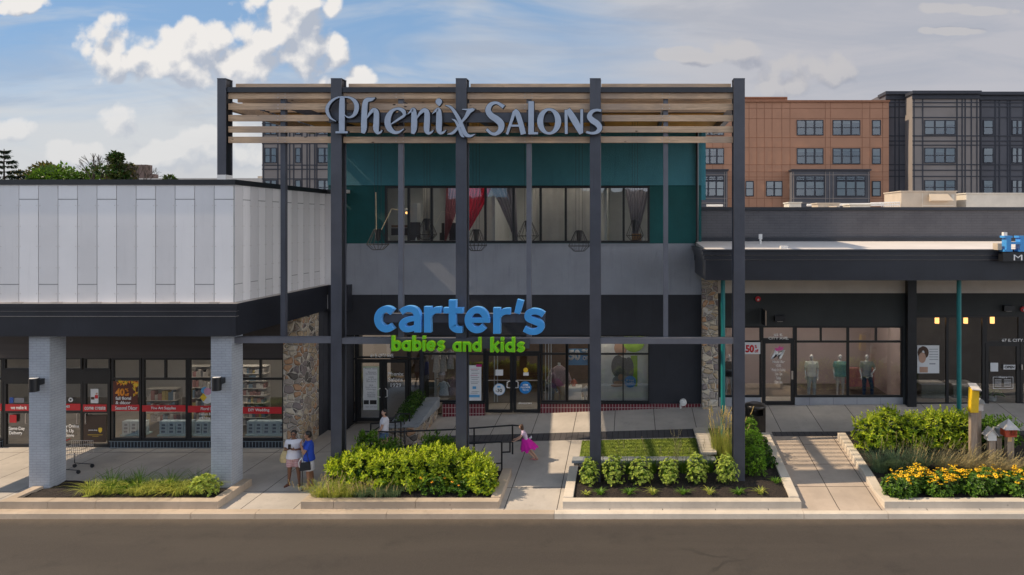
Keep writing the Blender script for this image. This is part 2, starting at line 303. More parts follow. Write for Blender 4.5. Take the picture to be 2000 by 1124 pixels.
# ---------------------------------------------------------------- object helpers
ORG = {}
def tag(o, label=None, cat=None, group=None, kind=None):
    if label: o['label'] = label
    if cat: o['category'] = cat
    if group: o['group'] = group
    if kind: o['kind'] = kind
    return o
def thing(name, label, cat, loc=(0, 0, 0), group=None, rz=0.0):
    o = bpy.data.objects.new(name, None); COL.objects.link(o); o.location = loc; o.rotation_euler = (0, 0, rz)
    o.empty_display_size = .1
    ORG[o.name] = Vector(loc); return tag(o, label, cat, group)
class MB:
    def __init__(s, *mats): s.v = []; s.f = []; s.mi = []; s.sm = []; s.mats = list(mats)
    def add(s, vs, fs, mi=0, sm=False):
        b = len(s.v); s.v += [tuple(v) for v in vs]; s.f += [tuple(i + b for i in f) for f in fs]; s.mi += [mi] * len(fs); s.sm += [sm] * len(fs); return s
    def box(s, x0, x1, y0, y1, z0, z1, mi=0):
        if x0 > x1: x0, x1 = x1, x0
        if y0 > y1: y0, y1 = y1, y0
        if z0 > z1: z0, z1 = z1, z0
        return s.add([(x0, y0, z0), (x1, y0, z0), (x1, y1, z0), (x0, y1, z0), (x0, y0, z1), (x1, y0, z1), (x1, y1, z1), (x0, y1, z1)],
                     [(0, 3, 2, 1), (4, 5, 6, 7), (0, 1, 5, 4), (1, 2, 6, 5), (2, 3, 7, 6), (3, 0, 4, 7)], mi)
    def prism(s, pts, y0, y1, mi=0):   # polygon in XZ extruded in Y; pts counter-clockwise seen from -Y
        n = len(pts); vs = [(p[0], y0, p[1]) for p in pts] + [(p[0], y1, p[1]) for p in pts]
        return s.add(vs, [tuple(range(n)), tuple(range(2 * n - 1, n - 1, -1))] + [(i, i + n, (i + 1) % n + n, (i + 1) % n) for i in range(n)], mi)
    def quad(s, a, b, c, d, mi=0): return s.add([a, b, c, d], [(0, 1, 2, 3)], mi)
    def tube(s, p, q, r, r2=None, n=8, mi=0, cap=True, sm=True):
        p = Vector(p); q = Vector(q); d = q - p
        if d.length < 1e-6: return s
        d.normalize(); a = d.orthogonal().normalized(); b = d.cross(a); r2 = r if r2 is None else r2
        vs = [p + (a * math.cos(2 * math.pi * i / n) + b * math.sin(2 * math.pi * i / n)) * r for i in range(n)] + [q + (a * math.cos(2 * math.pi * i / n) + b * math.sin(2 * math.pi * i / n)) * r2 for i in range(n)]
        s.add(vs, [(i, (i + 1) % n, (i + 1) % n + n, i + n) for i in range(n)], mi, sm)
        if cap: s.add(vs, [tuple(range(n - 1, -1, -1)), tuple(range(n, 2 * n))], mi)
        return s
    def path(s, pts, r, n=6, mi=0):
        for a, b in zip(pts, pts[1:]): s.tube(a, b, r, n=n, mi=mi)
        return s
    def ball(s, c, r, mi=0, n=10, m=7, rz=None, ry=None):
        rz = r if rz is None else rz; ry = r if ry is None else ry
        vs = [(c[0] + r * math.sin(math.pi * j / m) * math.cos(2 * math.pi * i / n), c[1] + ry * math.sin(math.pi * j / m) * math.sin(2 * math.pi * i / n), c[2] + rz * math.cos(math.pi * j / m)) for j in range(m + 1) for i in range(n)]
        return s.add(vs, [(j * n + i, (j + 1) * n + i, (j + 1) * n + (i + 1) % n, j * n + (i + 1) % n) for j in range(m) for i in range(n)], mi, True)
    def loft(s, rings, n=14, mi=0, cap=True, sm=True):   # rings: (x, y, z, rx, ry) stacked along z
        vs = [(x + rx * math.cos(2 * math.pi * i / n), y + ry * math.sin(2 * math.pi * i / n), z) for (x, y, z, rx, ry) in rings for i in range(n)]
        k = len(rings)
        s.add(vs, [(j * n + i, j * n + (i + 1) % n, (j + 1) * n + (i + 1) % n, (j + 1) * n + i) for j in range(k - 1) for i in range(n)], mi, sm)
        if cap: s.add(vs, [tuple(range(n - 1, -1, -1)), tuple(range((k - 1) * n, k * n))], mi)
        return s
    def build(s, name, m=None, parent=None, org=None, bevel=0):
        me = bpy.data.meshes.new(name)
        if parent is not None: o0 = ORG[parent.name]
        else: o0 = Vector(org) if org is not None else Vector((0, 0, 0))
        me.from_pydata([(v[0] - o0.x, v[1] - o0.y, v[2] - o0.z) for v in s.v], [], s.f)
        for q in ([m] if m else s.mats): me.materials.append(q)
        me.polygons.foreach_set('material_index', s.mi if not m else [0] * len(s.f)); me.polygons.foreach_set('use_smooth', s.sm)
        me.validate(); me.update()
        o = bpy.data.objects.new(name, me); COL.objects.link(o)
        if parent is not None: o.parent = parent
        else: o.location = o0
        ORG[o.name] = o0.copy()
        if bevel:
            b = o.modifiers.new('b', 'BEVEL'); b.width = bevel; b.segments = 2; b.limit_method = 'ANGLE'
        return o
def copy_tree(o, parent=None, loc=None, rz=None, label=None, scale=None):
    c = o.copy(); COL.objects.link(c)
    if parent is not None: c.parent = parent
    if loc is not None: c.location = loc; ORG[c.name] = Vector(loc)
    else: ORG[c.name] = ORG.get(o.name, Vector())
    if rz is not None: c.rotation_euler = (0, 0, rz)
    if scale is not None: c.scale = scale if isinstance(scale, tuple) else (scale,) * 3
    if label: c['label'] = label
    for ch in [x for x in o.children]: copy_tree(ch, c)
    return c
def px(u, v, Y): return ((u - VU) * Y / F, Y, H - (v - VV) * Y / F)
def X_(u, Y): return (u - VU) * Y / F
def Z_(v, Y): return H - (v - VV) * Y / F
def wall_holes(mb, x0, x1, z0, z1, y0, y1, holes, mi=0):
    xs = sorted({x0, x1, *[h[0] for h in holes], *[h[1] for h in holes]}); zs = sorted({z0, z1, *[h[2] for h in holes], *[h[3] for h in holes]})
    xs = [x for x in xs if x0 <= x <= x1]; zs = [z for z in zs if z0 <= z <= z1]
    for a, b in zip(xs, xs[1:]):
        run = None
        for c, d in zip(zs, zs[1:]):
            mx, mz = (a + b) / 2, (c + d) / 2
            if any(h[0] < mx < h[1] and h[2] < mz < h[3] for h in holes):
                if run: mb.box(a, b, y0, y1, run[0], run[1], mi); run = None
            else: run = (run[0], d) if run else (c, d)
        if run: mb.box(a, b, y0, y1, run[0], run[1], mi)
    return mb
def window(parent, x0, x1, z0, z1, Y, vx=(), hz=(), fw=.06, d=.09, glass=None, m=None, name='window', segs=None, label=None):
    """frame with verticals at vx and horizontals at hz (z or (z, xa, xb)); pane is its child"""
    mb = MB(m or M['mull'])
    mb.box(x0, x1, Y - d / 2, Y + d / 2, z0, z0 + fw); mb.box(x0, x1, Y - d / 2, Y + d / 2, z1 - fw, z1)
    mb.box(x0, x0 + fw, Y - d / 2, Y + d / 2, z0 + fw, z1 - fw); mb.box(x1 - fw, x1, Y - d / 2, Y + d / 2, z0 + fw, z1 - fw)
    for q in vx:
        x, za, zb, w = (q if isinstance(q, tuple) else (q, z0 + fw, z1 - fw, fw))
        mb.box(x - w / 2, x + w / 2, Y - d / 2 - .002, Y + d / 2, za, zb)
    for q in hz:
        z, xa, xb = (q if isinstance(q, tuple) else (q, x0 + fw, x1 - fw)); mb.box(xa, xb, Y - d / 2 + .004, Y + d / 2 - .004, z - fw / 2, z + fw / 2)
    f = mb.build(name, None, parent)
    if label: f['label'] = label
    g = MB(); g.quad((x0 + .01, Y, z0 + .01), (x1 - .01, Y, z0 + .01), (x1 - .01, Y, z1 - .01), (x0 + .01, Y, z1 - .01)); g.build('pane', glass or GLASS, f)
    return f
def text(name, s, u0, u1, v0, v1, Y, m, label=None, cat=None, parent=None, depth=.004, bold=0.0, group=None, backing=None, grow=.02, shear=0.0, align=None):
    """words standing between the given bounds on the plane at depth Y"""
    x0, x1, z1, z0 = X_(u0, Y), X_(u1, Y), Z_(v0, Y), Z_(v1, Y)
    def mk(off, ext):
        c = bpy.data.curves.new('t', 'FONT'); c.body = s; c.size = 1; c.offset = off; c.extrude = 0; c.shear = shear; c.resolution_u = 5
        if align: c.align_x = align
        o = bpy.data.objects.new('t', c); COL.objects.link(o)
        me = bpy.data.meshes.new_from_object(o); bpy.data.objects.remove(o)
        bm = bmesh.new(); bm.from_mesh(me)
        bmesh.ops.remove_doubles(bm, verts=bm.verts, dist=1e-5)
        r = bmesh.ops.extrude_face_region(bm, geom=bm.faces[:])
        for v in [e for e in r['geom'] if isinstance(e, bmesh.types.BMVert)]: v.co.z -= 1
        bmesh.ops.recalc_face_normals(bm, faces=bm.faces)
        bm.to_mesh(me); bm.free(); return me
    me = mk(bold, 0); xs = [v.co.x for v in me.vertices]; ys = [v.co.y for v in me.vertices]
    ax, bx, ay, by = min(xs), max(xs), min(ys), max(ys)
    sx, sz = (x1 - x0) / (bx - ax), (z1 - z0) / (by - ay)
    o0 = ORG[parent.name] if parent is not None else Vector(((x0 + x1) / 2, Y, z0))
    def place(me, yf, dep):
        for v in me.vertices:
            x, y, z = v.co
            v.co = (x0 + (x - ax) * sx - o0.x, yf + (0 if z > -.5 else dep) - o0.y, z0 + (y - ay) * sz - o0.z)
    place(me, Y, depth); me.materials.append(m)
    o = bpy.data.objects.new(name, me); COL.objects.link(o)
    if parent is not None: o.parent = parent
    else: o.location = o0
    ORG[o.name] = o0.copy()
    if label: tag(o, label, cat, group)
    if backing:
        mb = mk(bold + grow, 0); place(mb, Y + .012, depth + .02); mb.materials.append(backing)
        ob = bpy.data.objects.new('letter_rim', mb); COL.objects.link(ob); ob.parent = o; ORG[ob.name] = o0.copy()
    return o
def smooth(pts, k=8):
    out = []; n = len(pts)
    for i in range(n - 1):
        p0, p1, p2, p3 = pts[max(i - 1, 0)], pts[i], pts[i + 1], pts[min(i + 2, n - 1)]
        for j in range(k):
            t = j / k; out.append(tuple(.5 * ((2 * b) + (-a + c) * t + (2 * a - 5 * b + 4 * c - d) * t * t + (-a + 3 * b - 3 * c + d) * t ** 3) for a, b, c, d in zip(p0, p1, p2, p3)))
    out.append(tuple(pts[-1])); return out
def ribbon(mb, pts, Y, dep, conv, grow=0.0, k=8, mi=0):
    """a pen stroke of changing width; pts = (px, py, w) in sign units, conv maps them to world x, z"""
    p = smooth(pts, k) if len(pts) > 2 else pts
    L, Rr = [], []
    for i in range(len(p)):
        a = p[max(i - 1, 0)]; b = p[min(i + 1, len(p) - 1)]
        dx_, dy_ = b[0] - a[0], b[1] - a[1]; l = math.hypot(dx_, dy_) or 1; nx, ny = -dy_ / l, dx_ / l; w = p[i][2] / 2 + grow
        ex = 0
        if grow and i == 0: ex = -grow
        if grow and i == len(p) - 1: ex = grow
        cx, cy = p[i][0] + ex * dx_ / l, p[i][1] + ex * dy_ / l
        L.append(conv(cx + nx * w, cy + ny * w)); Rr.append(conv(cx - nx * w, cy - ny * w))
    n = len(L); vs = [(x, Y, z) for x, z in L] + [(x, Y, z) for x, z in Rr] + [(x, Y + dep, z) for x, z in L] + [(x, Y + dep, z) for x, z in Rr]
    fs = []
    for i in range(n - 1):
        fs += [(i, i + 1, n + i + 1, n + i), (2 * n + i, 3 * n + i, 3 * n + i + 1, 2 * n + i + 1), (i, 2 * n + i, 2 * n + i + 1, i + 1), (n + i, n + i + 1, 3 * n + i + 1, 3 * n + i)]
    fs += [(0, n, 3 * n, 2 * n), (n - 1, 3 * n - 1, 4 * n - 1, 2 * n - 1)]
    mb.add(vs, fs, mi)
def disc(mb, cx, cz, r, Y, dep=.004, mi=0, n=28, rz=None):
    rz = rz or r
    mb.prism([(cx + r * math.cos(2 * math.pi * i / n), cz + rz * math.sin(2 * math.pi * i / n)) for i in range(n)], Y, Y + dep, mi)
# ---------------------------------------------------------------- ground
def lerp(x, pts):
    if x <= pts[0][0]: return pts[0][1]
    for (a, va), (b, vb) in zip(pts, pts[1:]):
        if x <= b: return va + (vb - va) * (x - a) / (b - a)
    return pts[-1][1]
def G(x, y):
    gw = lerp(x, [(-11, .15), (-8.3, .33), (-7.4, .66), (-4.5, .76), (2.7, 1.05), (5, 1.10), (20, 1.2)])
    t = max(0, min(1, (y - 18.75) / 7.15))
    if x < -7.3: t = max(0, min(1, (y - 21.5) / 4.2)) if x < -8.3 else t + (max(0, min(1, (y - 21.5) / 4.2)) - t) * (-7.3 - x)
    return .15 + (gw - .15) * t
def sheet(name, x0, x1, y0, y1, dz, m, nx=40, ny=14, kind='structure', zf=None):
    mb = MB(); zf = zf or G
    xs = [x0 + (x1 - x0) * i / nx for i in range(nx + 1)]; ys = [y0 + (y1 - y0) * j / ny for j in range(ny + 1)]
    mb.add([(x, y, zf(x, y) + dz) for y in ys for x in xs], [(j * (nx + 1) + i, j * (nx + 1) + i + 1, (j + 1) * (nx + 1) + i + 1, (j + 1) * (nx + 1) + i) for j in range(ny) for i in range(nx)])
    return tag(mb.build(name, m), kind=kind)
g = MB(); g.quad((-700, -400, -.004), (700, -400, -.004), (700, 900, -.004), (-700, 900, -.004)); tag(g.build('ground', M['asph']), kind='structure')
g = MB(); g.quad((-80, -30, 0), (80, -30, 0), (80, 18.47, 0), (-80, 18.47, 0)); tag(g.build('road', M['asph']), kind='structure')
sheet('sidewalk', -34, 4.7, 18.6, 27.6, 0, M['conc'], 80, 26)
sheet('sidewalk', 7.0, 34, 18.6, 27.2, 0, M['conc'], 40, 20)
sheet('walkway', 4.7, 7.0, 18.6, 23.3, .001, M['walk'], 6, 14)
sheet('sidewalk', 4.7, 7.0, 23.3, 27.2, 0, M['conc'], 6, 8)
sheet('paver_strip', -7.0, 4.55, 23.3, 23.95, .005, M['paver'], 30, 3)
sheet('paver_strip', 4.9, 40, 23.25, 23.6, .005, M['paver'], 20, 2)
# road kerb
kb = MB(M['kerb_old']); jx = [-34, -24.5, -18.2, -11.9, -10.15, -6.6, -2.05]
def kerbrun(mb, xa, xb, mi=0):
    mb.add([(xa, 18.47, -.02), (xb, 18.47, -.02), (xb, 18.49, .13), (xb, 18.53, .154), (xb, 18.75, .156), (xb, 18.75, -.02), (xa, 18.49, .13), (xa, 18.53, .154), (xa, 18.75, .156), (xa, 18.75, -.02)],
           [(0, 1, 2, 6), (6, 2, 3, 7), (7, 3, 4, 8), (0, 6, 7, 8, 9), (1, 5, 4, 3, 2)], mi)
for a, b in zip(jx, jx[1:]): kerbrun(kb, a + .006, b - .006)
tag(kb.build('kerb'), kind='structure')
kb = MB(M['kerb']); jx = [-2.05, 4.72, 7.0, 13.2, 19.5, 34]
for a, b in zip(jx, jx[1:]): kerbrun(kb, a + .006, b - .006)
tag(kb.build('kerb'), kind='structure')
# ---------------------------------------------------------------- planters
def planter(name, label, x0, x1, y1, mk, top=.36, w=.27, left=True, right=True, mul=True, hfun=None, y0=18.76, mulz=-.07, joints=(), y1l=None, xcut=None):
    t = thing(name, label, 'planter', ((x0 + x1) / 2, y0, .15))
    mb = MB()
    cuts = [x0, *joints, x1]
    for a, b in zip(cuts, cuts[1:]):
        mb.box(a + (.004 if a > x0 else 0), b - (.004 if b < x1 else 0), y0, y0 + w, -.02, top)
    n = 7
    for on, xa in ((left, x0), (right, x1 - w)):
        if not on: continue
        ye = y1l if (y1l and xa == x0) else y1
        for i in range(n):
            ya, yb = y0 + w + (ye - y0 - w) * i / n, y0 + w + (ye - y0 - w) * (i + 1) / n
            za, zb = max(top, G(xa, ya) + top - .15), max(top, G(xa, yb) + top - .15)
            if hfun: za, zb = hfun(ya), hfun(yb)
            mb.add([(xa, ya, -.02), (xa + w, ya, -.02), (xa + w, yb, -.02), (xa, yb, -.02), (xa, ya, za), (xa + w, ya, za), (xa + w, yb, zb), (xa, yb, zb)],
                   [(0, 3, 2, 1), (4, 5, 6, 7), (0, 1, 5, 4), (1, 2, 6, 5), (2, 3, 7, 6), (3, 0, 4, 7)])
    mb.build('kerb_wall', mk, t, bevel=.012)
    # mulch
    mm = MB(); nx, ny = 60, 20; xs = [x0 + w * .5 + (x1 - x0 - w) * i / nx for i in range(nx + 1)]; ys = [y0 + w * .5 + (y1 - y0 - w * .5) * j / ny for j in range(ny + 1)]
    def mz(x, y): return max(top, (G(x, y) + top - .15 if not hfun else hfun(y))) + mulz + .035 * noise.noise(Vector((x * 3, y * 3, 0))) + .02 * noise.noise(Vector((x * 11, y * 11, 4)))
    mm.add([(x, y, mz(x, y)) for y in ys for x in xs], [(j * (nx + 1) + i, j * (nx + 1) + i + 1, (j + 1) * (nx + 1) + i + 1, (j + 1) * (nx + 1) + i) for j in range(ny) for i in range(nx) if not (xcut and ys[j + 1] > 21.12 and xs[i] < xcut)])
    o = mm.build('mulch', M['mulch'], t); o['kind'] = 'stuff'
    return mz
ML = planter('planter', 'long low kerb planter of grassy clumps around the two grey brick columns', -17.35, -11.32, 20.45, M['kerb_old'], joints=(-16.0, -14.7))
MM = planter('planter', 'low kerb planter filled with the big leafy shrub mass', -9.05, -3.6, 20.8, M['kerb_old'], joints=(-8.15, -5.9))
MR = planter('planter', 'pale concrete kerb planter holding the row of round shrubs', -1.85, 4.72, 23.1, M['kerb'], joints=(), y1l=20.93, xcut=2.55)
MF = planter('planter', 'pale concrete kerb planter of yellow flowers and birdhouses beside the paved walkway', 7.0, 15.5, 23.0, M['kerb'], right=False, hfun=lambda y: .36 if y < 19.9 else .46 + (y - 19.9) * .16, mulz=-.06)
# lawn pocket with stone seat walls
def lz(x, y): return G(x, y) + .012
lawn_b = MB(); lawn_b.box(-1.55, 2.2, 21.35, 22.95, .1, .62)
t = thing('lawn', 'small rectangle of short green lawn enclosed by the stone seat walls', 'lawn', (.3, 22.1, .6)); t['kind'] = 'stuff'
M['turf'] = mat('turf', (.09, .14, .018), .9, .25, 6, .8, 70, c2=(.20, .25, .03))
M['blade'] = mat('turf_blade', (.14, .19, .02), .8, .2, 2, island=.35, trans=.3)
mb = MB(); nx = 30
mb.add([(-1.62 + 3.86 * i / nx, y, G(-1.62 + 3.86 * i / nx, y) + .02) for y in (21.3, 22.2, 23.2) for i in range(nx + 1)], [(j * (nx + 1) + i, j * (nx + 1) + i + 1, (j + 1) * (nx + 1) + i + 1, (j + 1) * (nx + 1) + i) for j in range(2) for i in range(nx)])
mb.build('turf', M['turf'], t)
mb = MB(); rnd = random.Random(3)
for i in range(9000):
    x, y = rnd.uniform(-1.6, 2.22), rnd.uniform(21.36, 23.18); z = G(x, y) + .015; a = rnd.uniform(0, 6.28); h = rnd.uniform(.03, .06); w = .008
    mb.add([(x - w * math.cos(a), y - w * math.sin(a), z), (x + w * math.cos(a), y + w * math.sin(a), z), (x + rnd.uniform(-.02, .02), y + rnd.uniform(-.02, .02), z + h)], [(0, 1, 2)])
o = mb.build('grass', M['blade'], t); o['kind'] = 'stuff'
M['cap'] = mat('grey_cap_stone', (.25, .27, .29), .8, .12, 3, .5, 30, dirt=.2)
M['capl'] = mat('pale_cap_stone', (.52, .47, .40), .8, .1, 3, .5, 30, dirt=.2)
t = thing('seat_wall', 'low rough stone wall with a grey cap running across behind the round shrubs', 'wall', (.3, 21.1, .3))
mb = MB(); mb.box(-1.72, 2.6, 20.98, 21.26, .1, .64); mb.build('stone_face', M['stone2'], t, bevel=.02)
mb = MB()
for a, b in ((-1.78, -.4), (-.395, .9), (.905, 2.66)): mb.box(a, b, 20.93, 21.31, .64, .73)
mb.build('cap', M['cap'], t, bevel=.01)
t = thing('seat_wall', 'short stone wall with a pale cap running back along the right end of the lawn', 'wall', (2.45, 22.3, .5))
mb = MB(); mb.box(2.26, 2.62, 21.32, 23.85, .2, .78); mb.build('stone_face', M['stone2'], t, bevel=.02)
mb = MB(); mb.box(2.22, 2.72, 21.32, 23.9, .78, .86); mb.build('cap', M['capl'], t, bevel=.01)
# retaining wall with sloped cap by the corner door
t = thing('retaining_wall', 'sloping stone planter wall with a grey cap rising to the red brick base', 'wall', (-7.6, 24.6, .4))
def slopebox(mb, xa, xb, ya, yb, z0, za, zb): mb.add([(xa, ya, z0), (xb, ya, z0), (xb, yb, z0), (xa, yb, z0), (xa, ya, za), (xb, ya, za), (xb, yb, zb), (xa, yb, zb)], [(0, 3, 2, 1), (4, 5, 6, 7), (0, 1, 5, 4), (1, 2, 6, 5), (2, 3, 7, 6), (3, 0, 4, 7)])
mb = MB(); slopebox(mb, -7.66, -7.28, 23.3, 25.88, .1, 1.04, 1.33); slopebox(mb, -8.12, -7.665, 23.3, 23.6, .1, 1.0, 1.03); slopebox(mb, -8.3, -8.12, 23.3, 25.88, .1, .95, 1.28); mb.build('stone_face', M['stone2'], t, bevel=.02)
mb = MB(); slopebox(mb, -7.72, -7.2, 23.24, 25.88, 1.05, 1.12, 1.42); slopebox(mb, -8.34, -7.725, 23.24, 23.62, 1.02, 1.10, 1.14); slopebox(mb, -8.34, -8.08, 23.63, 25.88, .97, 1.04, 1.36); mb.build('cap', M['cap'], t, bevel=.01)
mb = MB(); slopebox(mb, -8.11, -7.67, 23.62, 25.86, .2, 1.0, 1.28); o = mb.build('mulch', M['mulch'], t)
# ---------------------------------------------------------------- railings
M['rail'] = mat('black_rail', (.008, .009, .011), .35, .1, 3)
def railing(label, runs):
    o = MB(M['rail'])
    for pts, r in runs:
        for a, b in zip(pts, pts[1:]):
            o.tube(a, b, r, n=8)
            o.ball(b, r * 1.02, n=8, m=5)
    c = runs[0][0][0]
    return tag(o.build('railing', None, None, (c[0], c[1], G(c[0], c[1]))), label, 'railing', 'black railings along the ramp')
def rv(u, v, Y): return px(u, v, Y)
Ya = 22.3
runs = [([rv(703, 843, Ya), rv(770, 844, Ya), rv(890, 839, Ya), rv(1001, 831, Ya), rv(1014, 832, Ya - .2)], .026), ([rv(724, 879, Ya), rv(1001, 884, Ya)], .02)]
runs[1] = ([rv(735, 874, Ya), rv(888, 866, Ya), rv(930, 864, Ya), rv(1001, 864, Ya)], .02)
for u, v in ((705, 843), (771, 844), (853, 841), (926, 836), (1001, 831)): x, y, z = rv(u, v, Ya); runs.append(([(x, y, z), (x, y, G(x, y))], .026))
railing('long black pipe railing up the ramp, ending beside the running child', runs)
Yb = 21.1
runs = [([rv(720, 876, Yb), rv(850, 872, Yb), rv(915, 867, Yb), rv(980, 863, Yb), rv(996, 863, Yb + .2), rv(996, 883, Yb + .2), rv(980, 884, Yb)], .026), ([rv(720, 922, Yb), rv(980, 905, Yb)], .02)]
for u in (724, 852, 926, 980): x, y, z = rv(u, lerp(u, [(720, 876), (980, 863)]), Yb); runs.append(([(x, y, z), (x, y, G(x, y))], .026))
railing('shorter black pipe railing nearest the kerb, its looped end left of the bare walkway', runs)
Yc = 23.1
runs = [([rv(724, 850, Yc), rv(724, 828, Yc), rv(783, 824, Yc), rv(783, 870, Yc)], .024), ([rv(728, 843, Yc - .3), rv(780, 808, Yc + .5), rv(800, 809, Yc + .5), rv(800, 827, Yc + .5)], .024), ([rv(772, 826, Yc), rv(772, 872, Yc)], .024), ([rv(790, 820, Yc + .3), rv(790, 866, Yc + .1)], .024), ([rv(724, 850, Yc), rv(724, 872, Yc)], .024)]
railing('black stair handrail rising toward the sloped stone planter beside the woman in denim shorts', runs)
# ---------------------------------------------------------------- left shop with cladded canopy
LS = thing('craft_shop_building', 'shop with a white panelled canopy front on grey brick columns and red banded windows', 'building', (-17, 24, .15))
YL, YC, XC = 23.9, 19.75, -11.45
# panels (pattern in two tones) with joints
def clad(x0, y0, x1, y1, z0, z1, n, first, name, wlist=None, wrev=False):
    mb = MB(M['panel_w'], M['panel_g'], M['gap'], M['trimlit']); d = Vector((x1 - x0, y1 - y0, 0)); L = d.length; d.normalize(); nrm = Vector((d.y, -d.x, 0))
    gp = .011
    def slab(a, b, za, zb, mi, dep=.03):
        p, q = Vector((x0, y0, 0)) + d * a, Vector((x0, y0, 0)) + d * b
        i = nrm * dep
        vs = [(p.x, p.y, za), (q.x, q.y, za), (q.x + i.x, q.y + i.y, za), (p.x + i.x, p.y + i.y, za), (p.x, p.y, zb), (q.x, q.y, zb), (q.x + i.x, q.y + i.y, zb), (p.x + i.x, p.y + i.y, zb)]
        mb.add(vs, [(0, 1, 2, 3), (7, 6, 5, 4), (4, 5, 1, 0), (5, 6, 2, 1), (6, 7, 3, 2), (7, 4, 0, 3)][::1], mi)
    slab(0, L, z0, z1, 2, .004)
    w = L / n
    for k in range(n):
        a, b = k * w + gp, (k + 1) * w - gp
        mi = (k + first) % 2; zc = z1 - .42 if mi == 0 else z0 + .52
        slab(a, b, z0, zc - gp, mi, .022 + .002 * random.random()); slab(a, b, zc + gp, z1, mi, .022 + .002 * random.random())
        for zz in (z0 + .25, z0 + 1.0, z0 + 1.62, z0 + 2.2, z0 + 2.8):
            for e in (a + .035, b - .035): slab(e - .008, e + .008, zz - .008, zz + .008, 3, .032)
    return mb.build(name, None, LS)
zb0, zt0 = 5.72, 9.12
xl = -23.3
clad(xl, YC, XC, YC, zb0, zt0, 21, 0, 'front_cladding')
clad(XC, YC, XC, 26.0, zb0, zt0, 15, 1, 'side_cladding')
mb = MB(M['siding']); mb.box(xl, XC - .01, YC + .01, 34, 4.75, 9.1); mb.build('canopy_body', None, LS)
mb = MB(M['black']); mb.box(xl, XC + .07, YC - .07, 34, 9.12, 9.27); mb.build('coping', None, LS)
mb = MB(M['trimlit']); mb.box(xl, XC + .035, YC - .035, YC + .005, 9.095, 9.118); mb.build('drip_edge', None, LS)
# stepped fascia
mb = MB(M['fascia'], M['trimlit'])
for z0_, z1_, p in ((4.75, 5.33, .10), (5.335, 5.48, .135), (5.485, 5.60, .16), (5.605, 5.70, .19)):
    mb.box(xl, XC + p, YC - p, 26.0, z0_, z1_)
mb.box(xl, XC + .15, YC - .15, YC - .01, 5.478, 5.487, 1); mb.box(xl, XC + .15, YC - .142, YC - .01, 5.328, 5.337, 1)
mb.box(xl, XC + .19, YC - .19, 26.0, 5.70, 5.712, 1)
mb.build('fascia', None, LS)
for i in range(10):
    mb = MB(); x = -11.95 - i * 1.13; mb.box(x - .13, x + .13, YC - .17, YC - .08, 5.712, 5.745); mb.build('cleat', M['trimlit'], LS)
mb = MB(); mb.box(XC + .005, -10.74, 25.6, 25.86, 4.8, 9.11); mb.build('end_wall', M['panel_g'], LS)
mb = MB(); mb.box(XC + .075, -10.70, 25.55, 25.86, 9.12, 9.27); mb.build('coping', M['black'], LS)
mb = MB(); mb.box(-10.695, -10.60, 25.55, 25.86, 9.14, 9.27); mb.build('end_cap', M['white'], LS)
mb = MB(); mb.box(XC + .2, -10.52, 25.45, 25.86, 4.75, 5.7); mb.build('fascia', M['fascia'], LS)
# brick columns
for (a, b) in ((-17.50, -16.90), (-12.20, -11.60)):
    mb = MB(); mb.box(a, b, 19.88, 20.46, .12, 4.75); mb.build('column', M['colbrick'], LS)
mb = MB(); wall_holes(mb, -26, -12.1, .1, 4.75, YL, YL + .3, [(-26, -12.1, .1, 3.29)]); mb.build('upper_wall', M['darkband'], LS)
mb = MB(); mb.box(-12.12, -11.45, YL - .06, 25.15, .1, 4.75); mb.build('stone_pier', M['stone'], LS, bevel=.03)
mb = MB(); mb.box(-12.0, -11.47, 25.15, 27.6, .1, 4.75)
for i in range(7): mb.box(-11.475, -11.455, 25.2 + i * .34, 25.4 + i * .34, .2, 4.74)
mb.build('side_wall', M['siding'], LS)
# storefront
def Lx(u): return X_(u, YL)
def Lz(v): return Z_(v, YL)
zt, zbase = 3.29, Lz(861)
trz = Lz(741)
wl = [(-70, 2, None), (217, 272, None), (277, 363, 321), (367, 462, 415), (466, 552, 507)]
for a, b, sp_ in wl:
    vx = [(Lx(sp_), trz, zt - .05, .06)] if sp_ else []
    window(LS, Lx(a) - .02, Lx(b) + .04, zbase, zt, YL + .08, vx, [trz], fw=.075)
# window sill bases
for a, b in ((Lx(-70), Lx(2)), (Lx(213), -12.12)):
    mb = MB(); mb.box(a, b, YL - .01, YL + .3, .1, zbase - .005); mb.build('brick_base', M['navybrick'], LS)
    mb = MB(); mb.box(a, b, YL - .04, YL + .1, zbase - .005, zbase + .02); mb.build('sill', M['mull'], LS)
# door block: header, transoms, leaves
mb = MB(); mb.box(Lx(2) + .04, Lx(215), YL + .02, YL + .14, Lz(746), Lz(723)); mb.build('door_header', M['mull'], LS)
for a, b in ((5, 60), (66, 116), (121, 158), (162, 213)):
    window(LS, Lx(a), Lx(b), Lz(723), zt, YL + .08, (), (), fw=.05, name='transom')
for a, b in ((5, 60), (66, 116), (118, 160), (161, 213)):
    w = window(LS, Lx(a), Lx(b), .17, Lz(746), YL + .08, (), [Lz(806)], fw=.085, name='door')
    mb = MB(); hx = Lx(b) - .14 if a in (5, 118) else Lx(a) + .14
    mb.path([(hx, YL + .0, 1.0), (hx, YL - .05, 1.0), (hx, YL - .05, 1.35), (hx, YL + .0, 1.35)], .014, mi=0); mb.build('handle', M['trimlit'], w)
# inside of the shop
mb = MB(M['floor'], M['offwhite'], M['inter_dk'])
mb.box(-26, -12.15, YL + .35, 31, .1, .16, 0); mb.box(-26, -12.15, 30.8, 31, .16, 4.2, 1); mb.box(-26, -12.15, YL + .3, 31, 4.2, 4.3, 1); mb.box(-12.2, -12.13, YL + .3, 31, .16, 4.2, 1); mb.box(-26.1, -26, YL + .3, 31, .16, 4.2, 1)
mb.build('interior', None, LS)
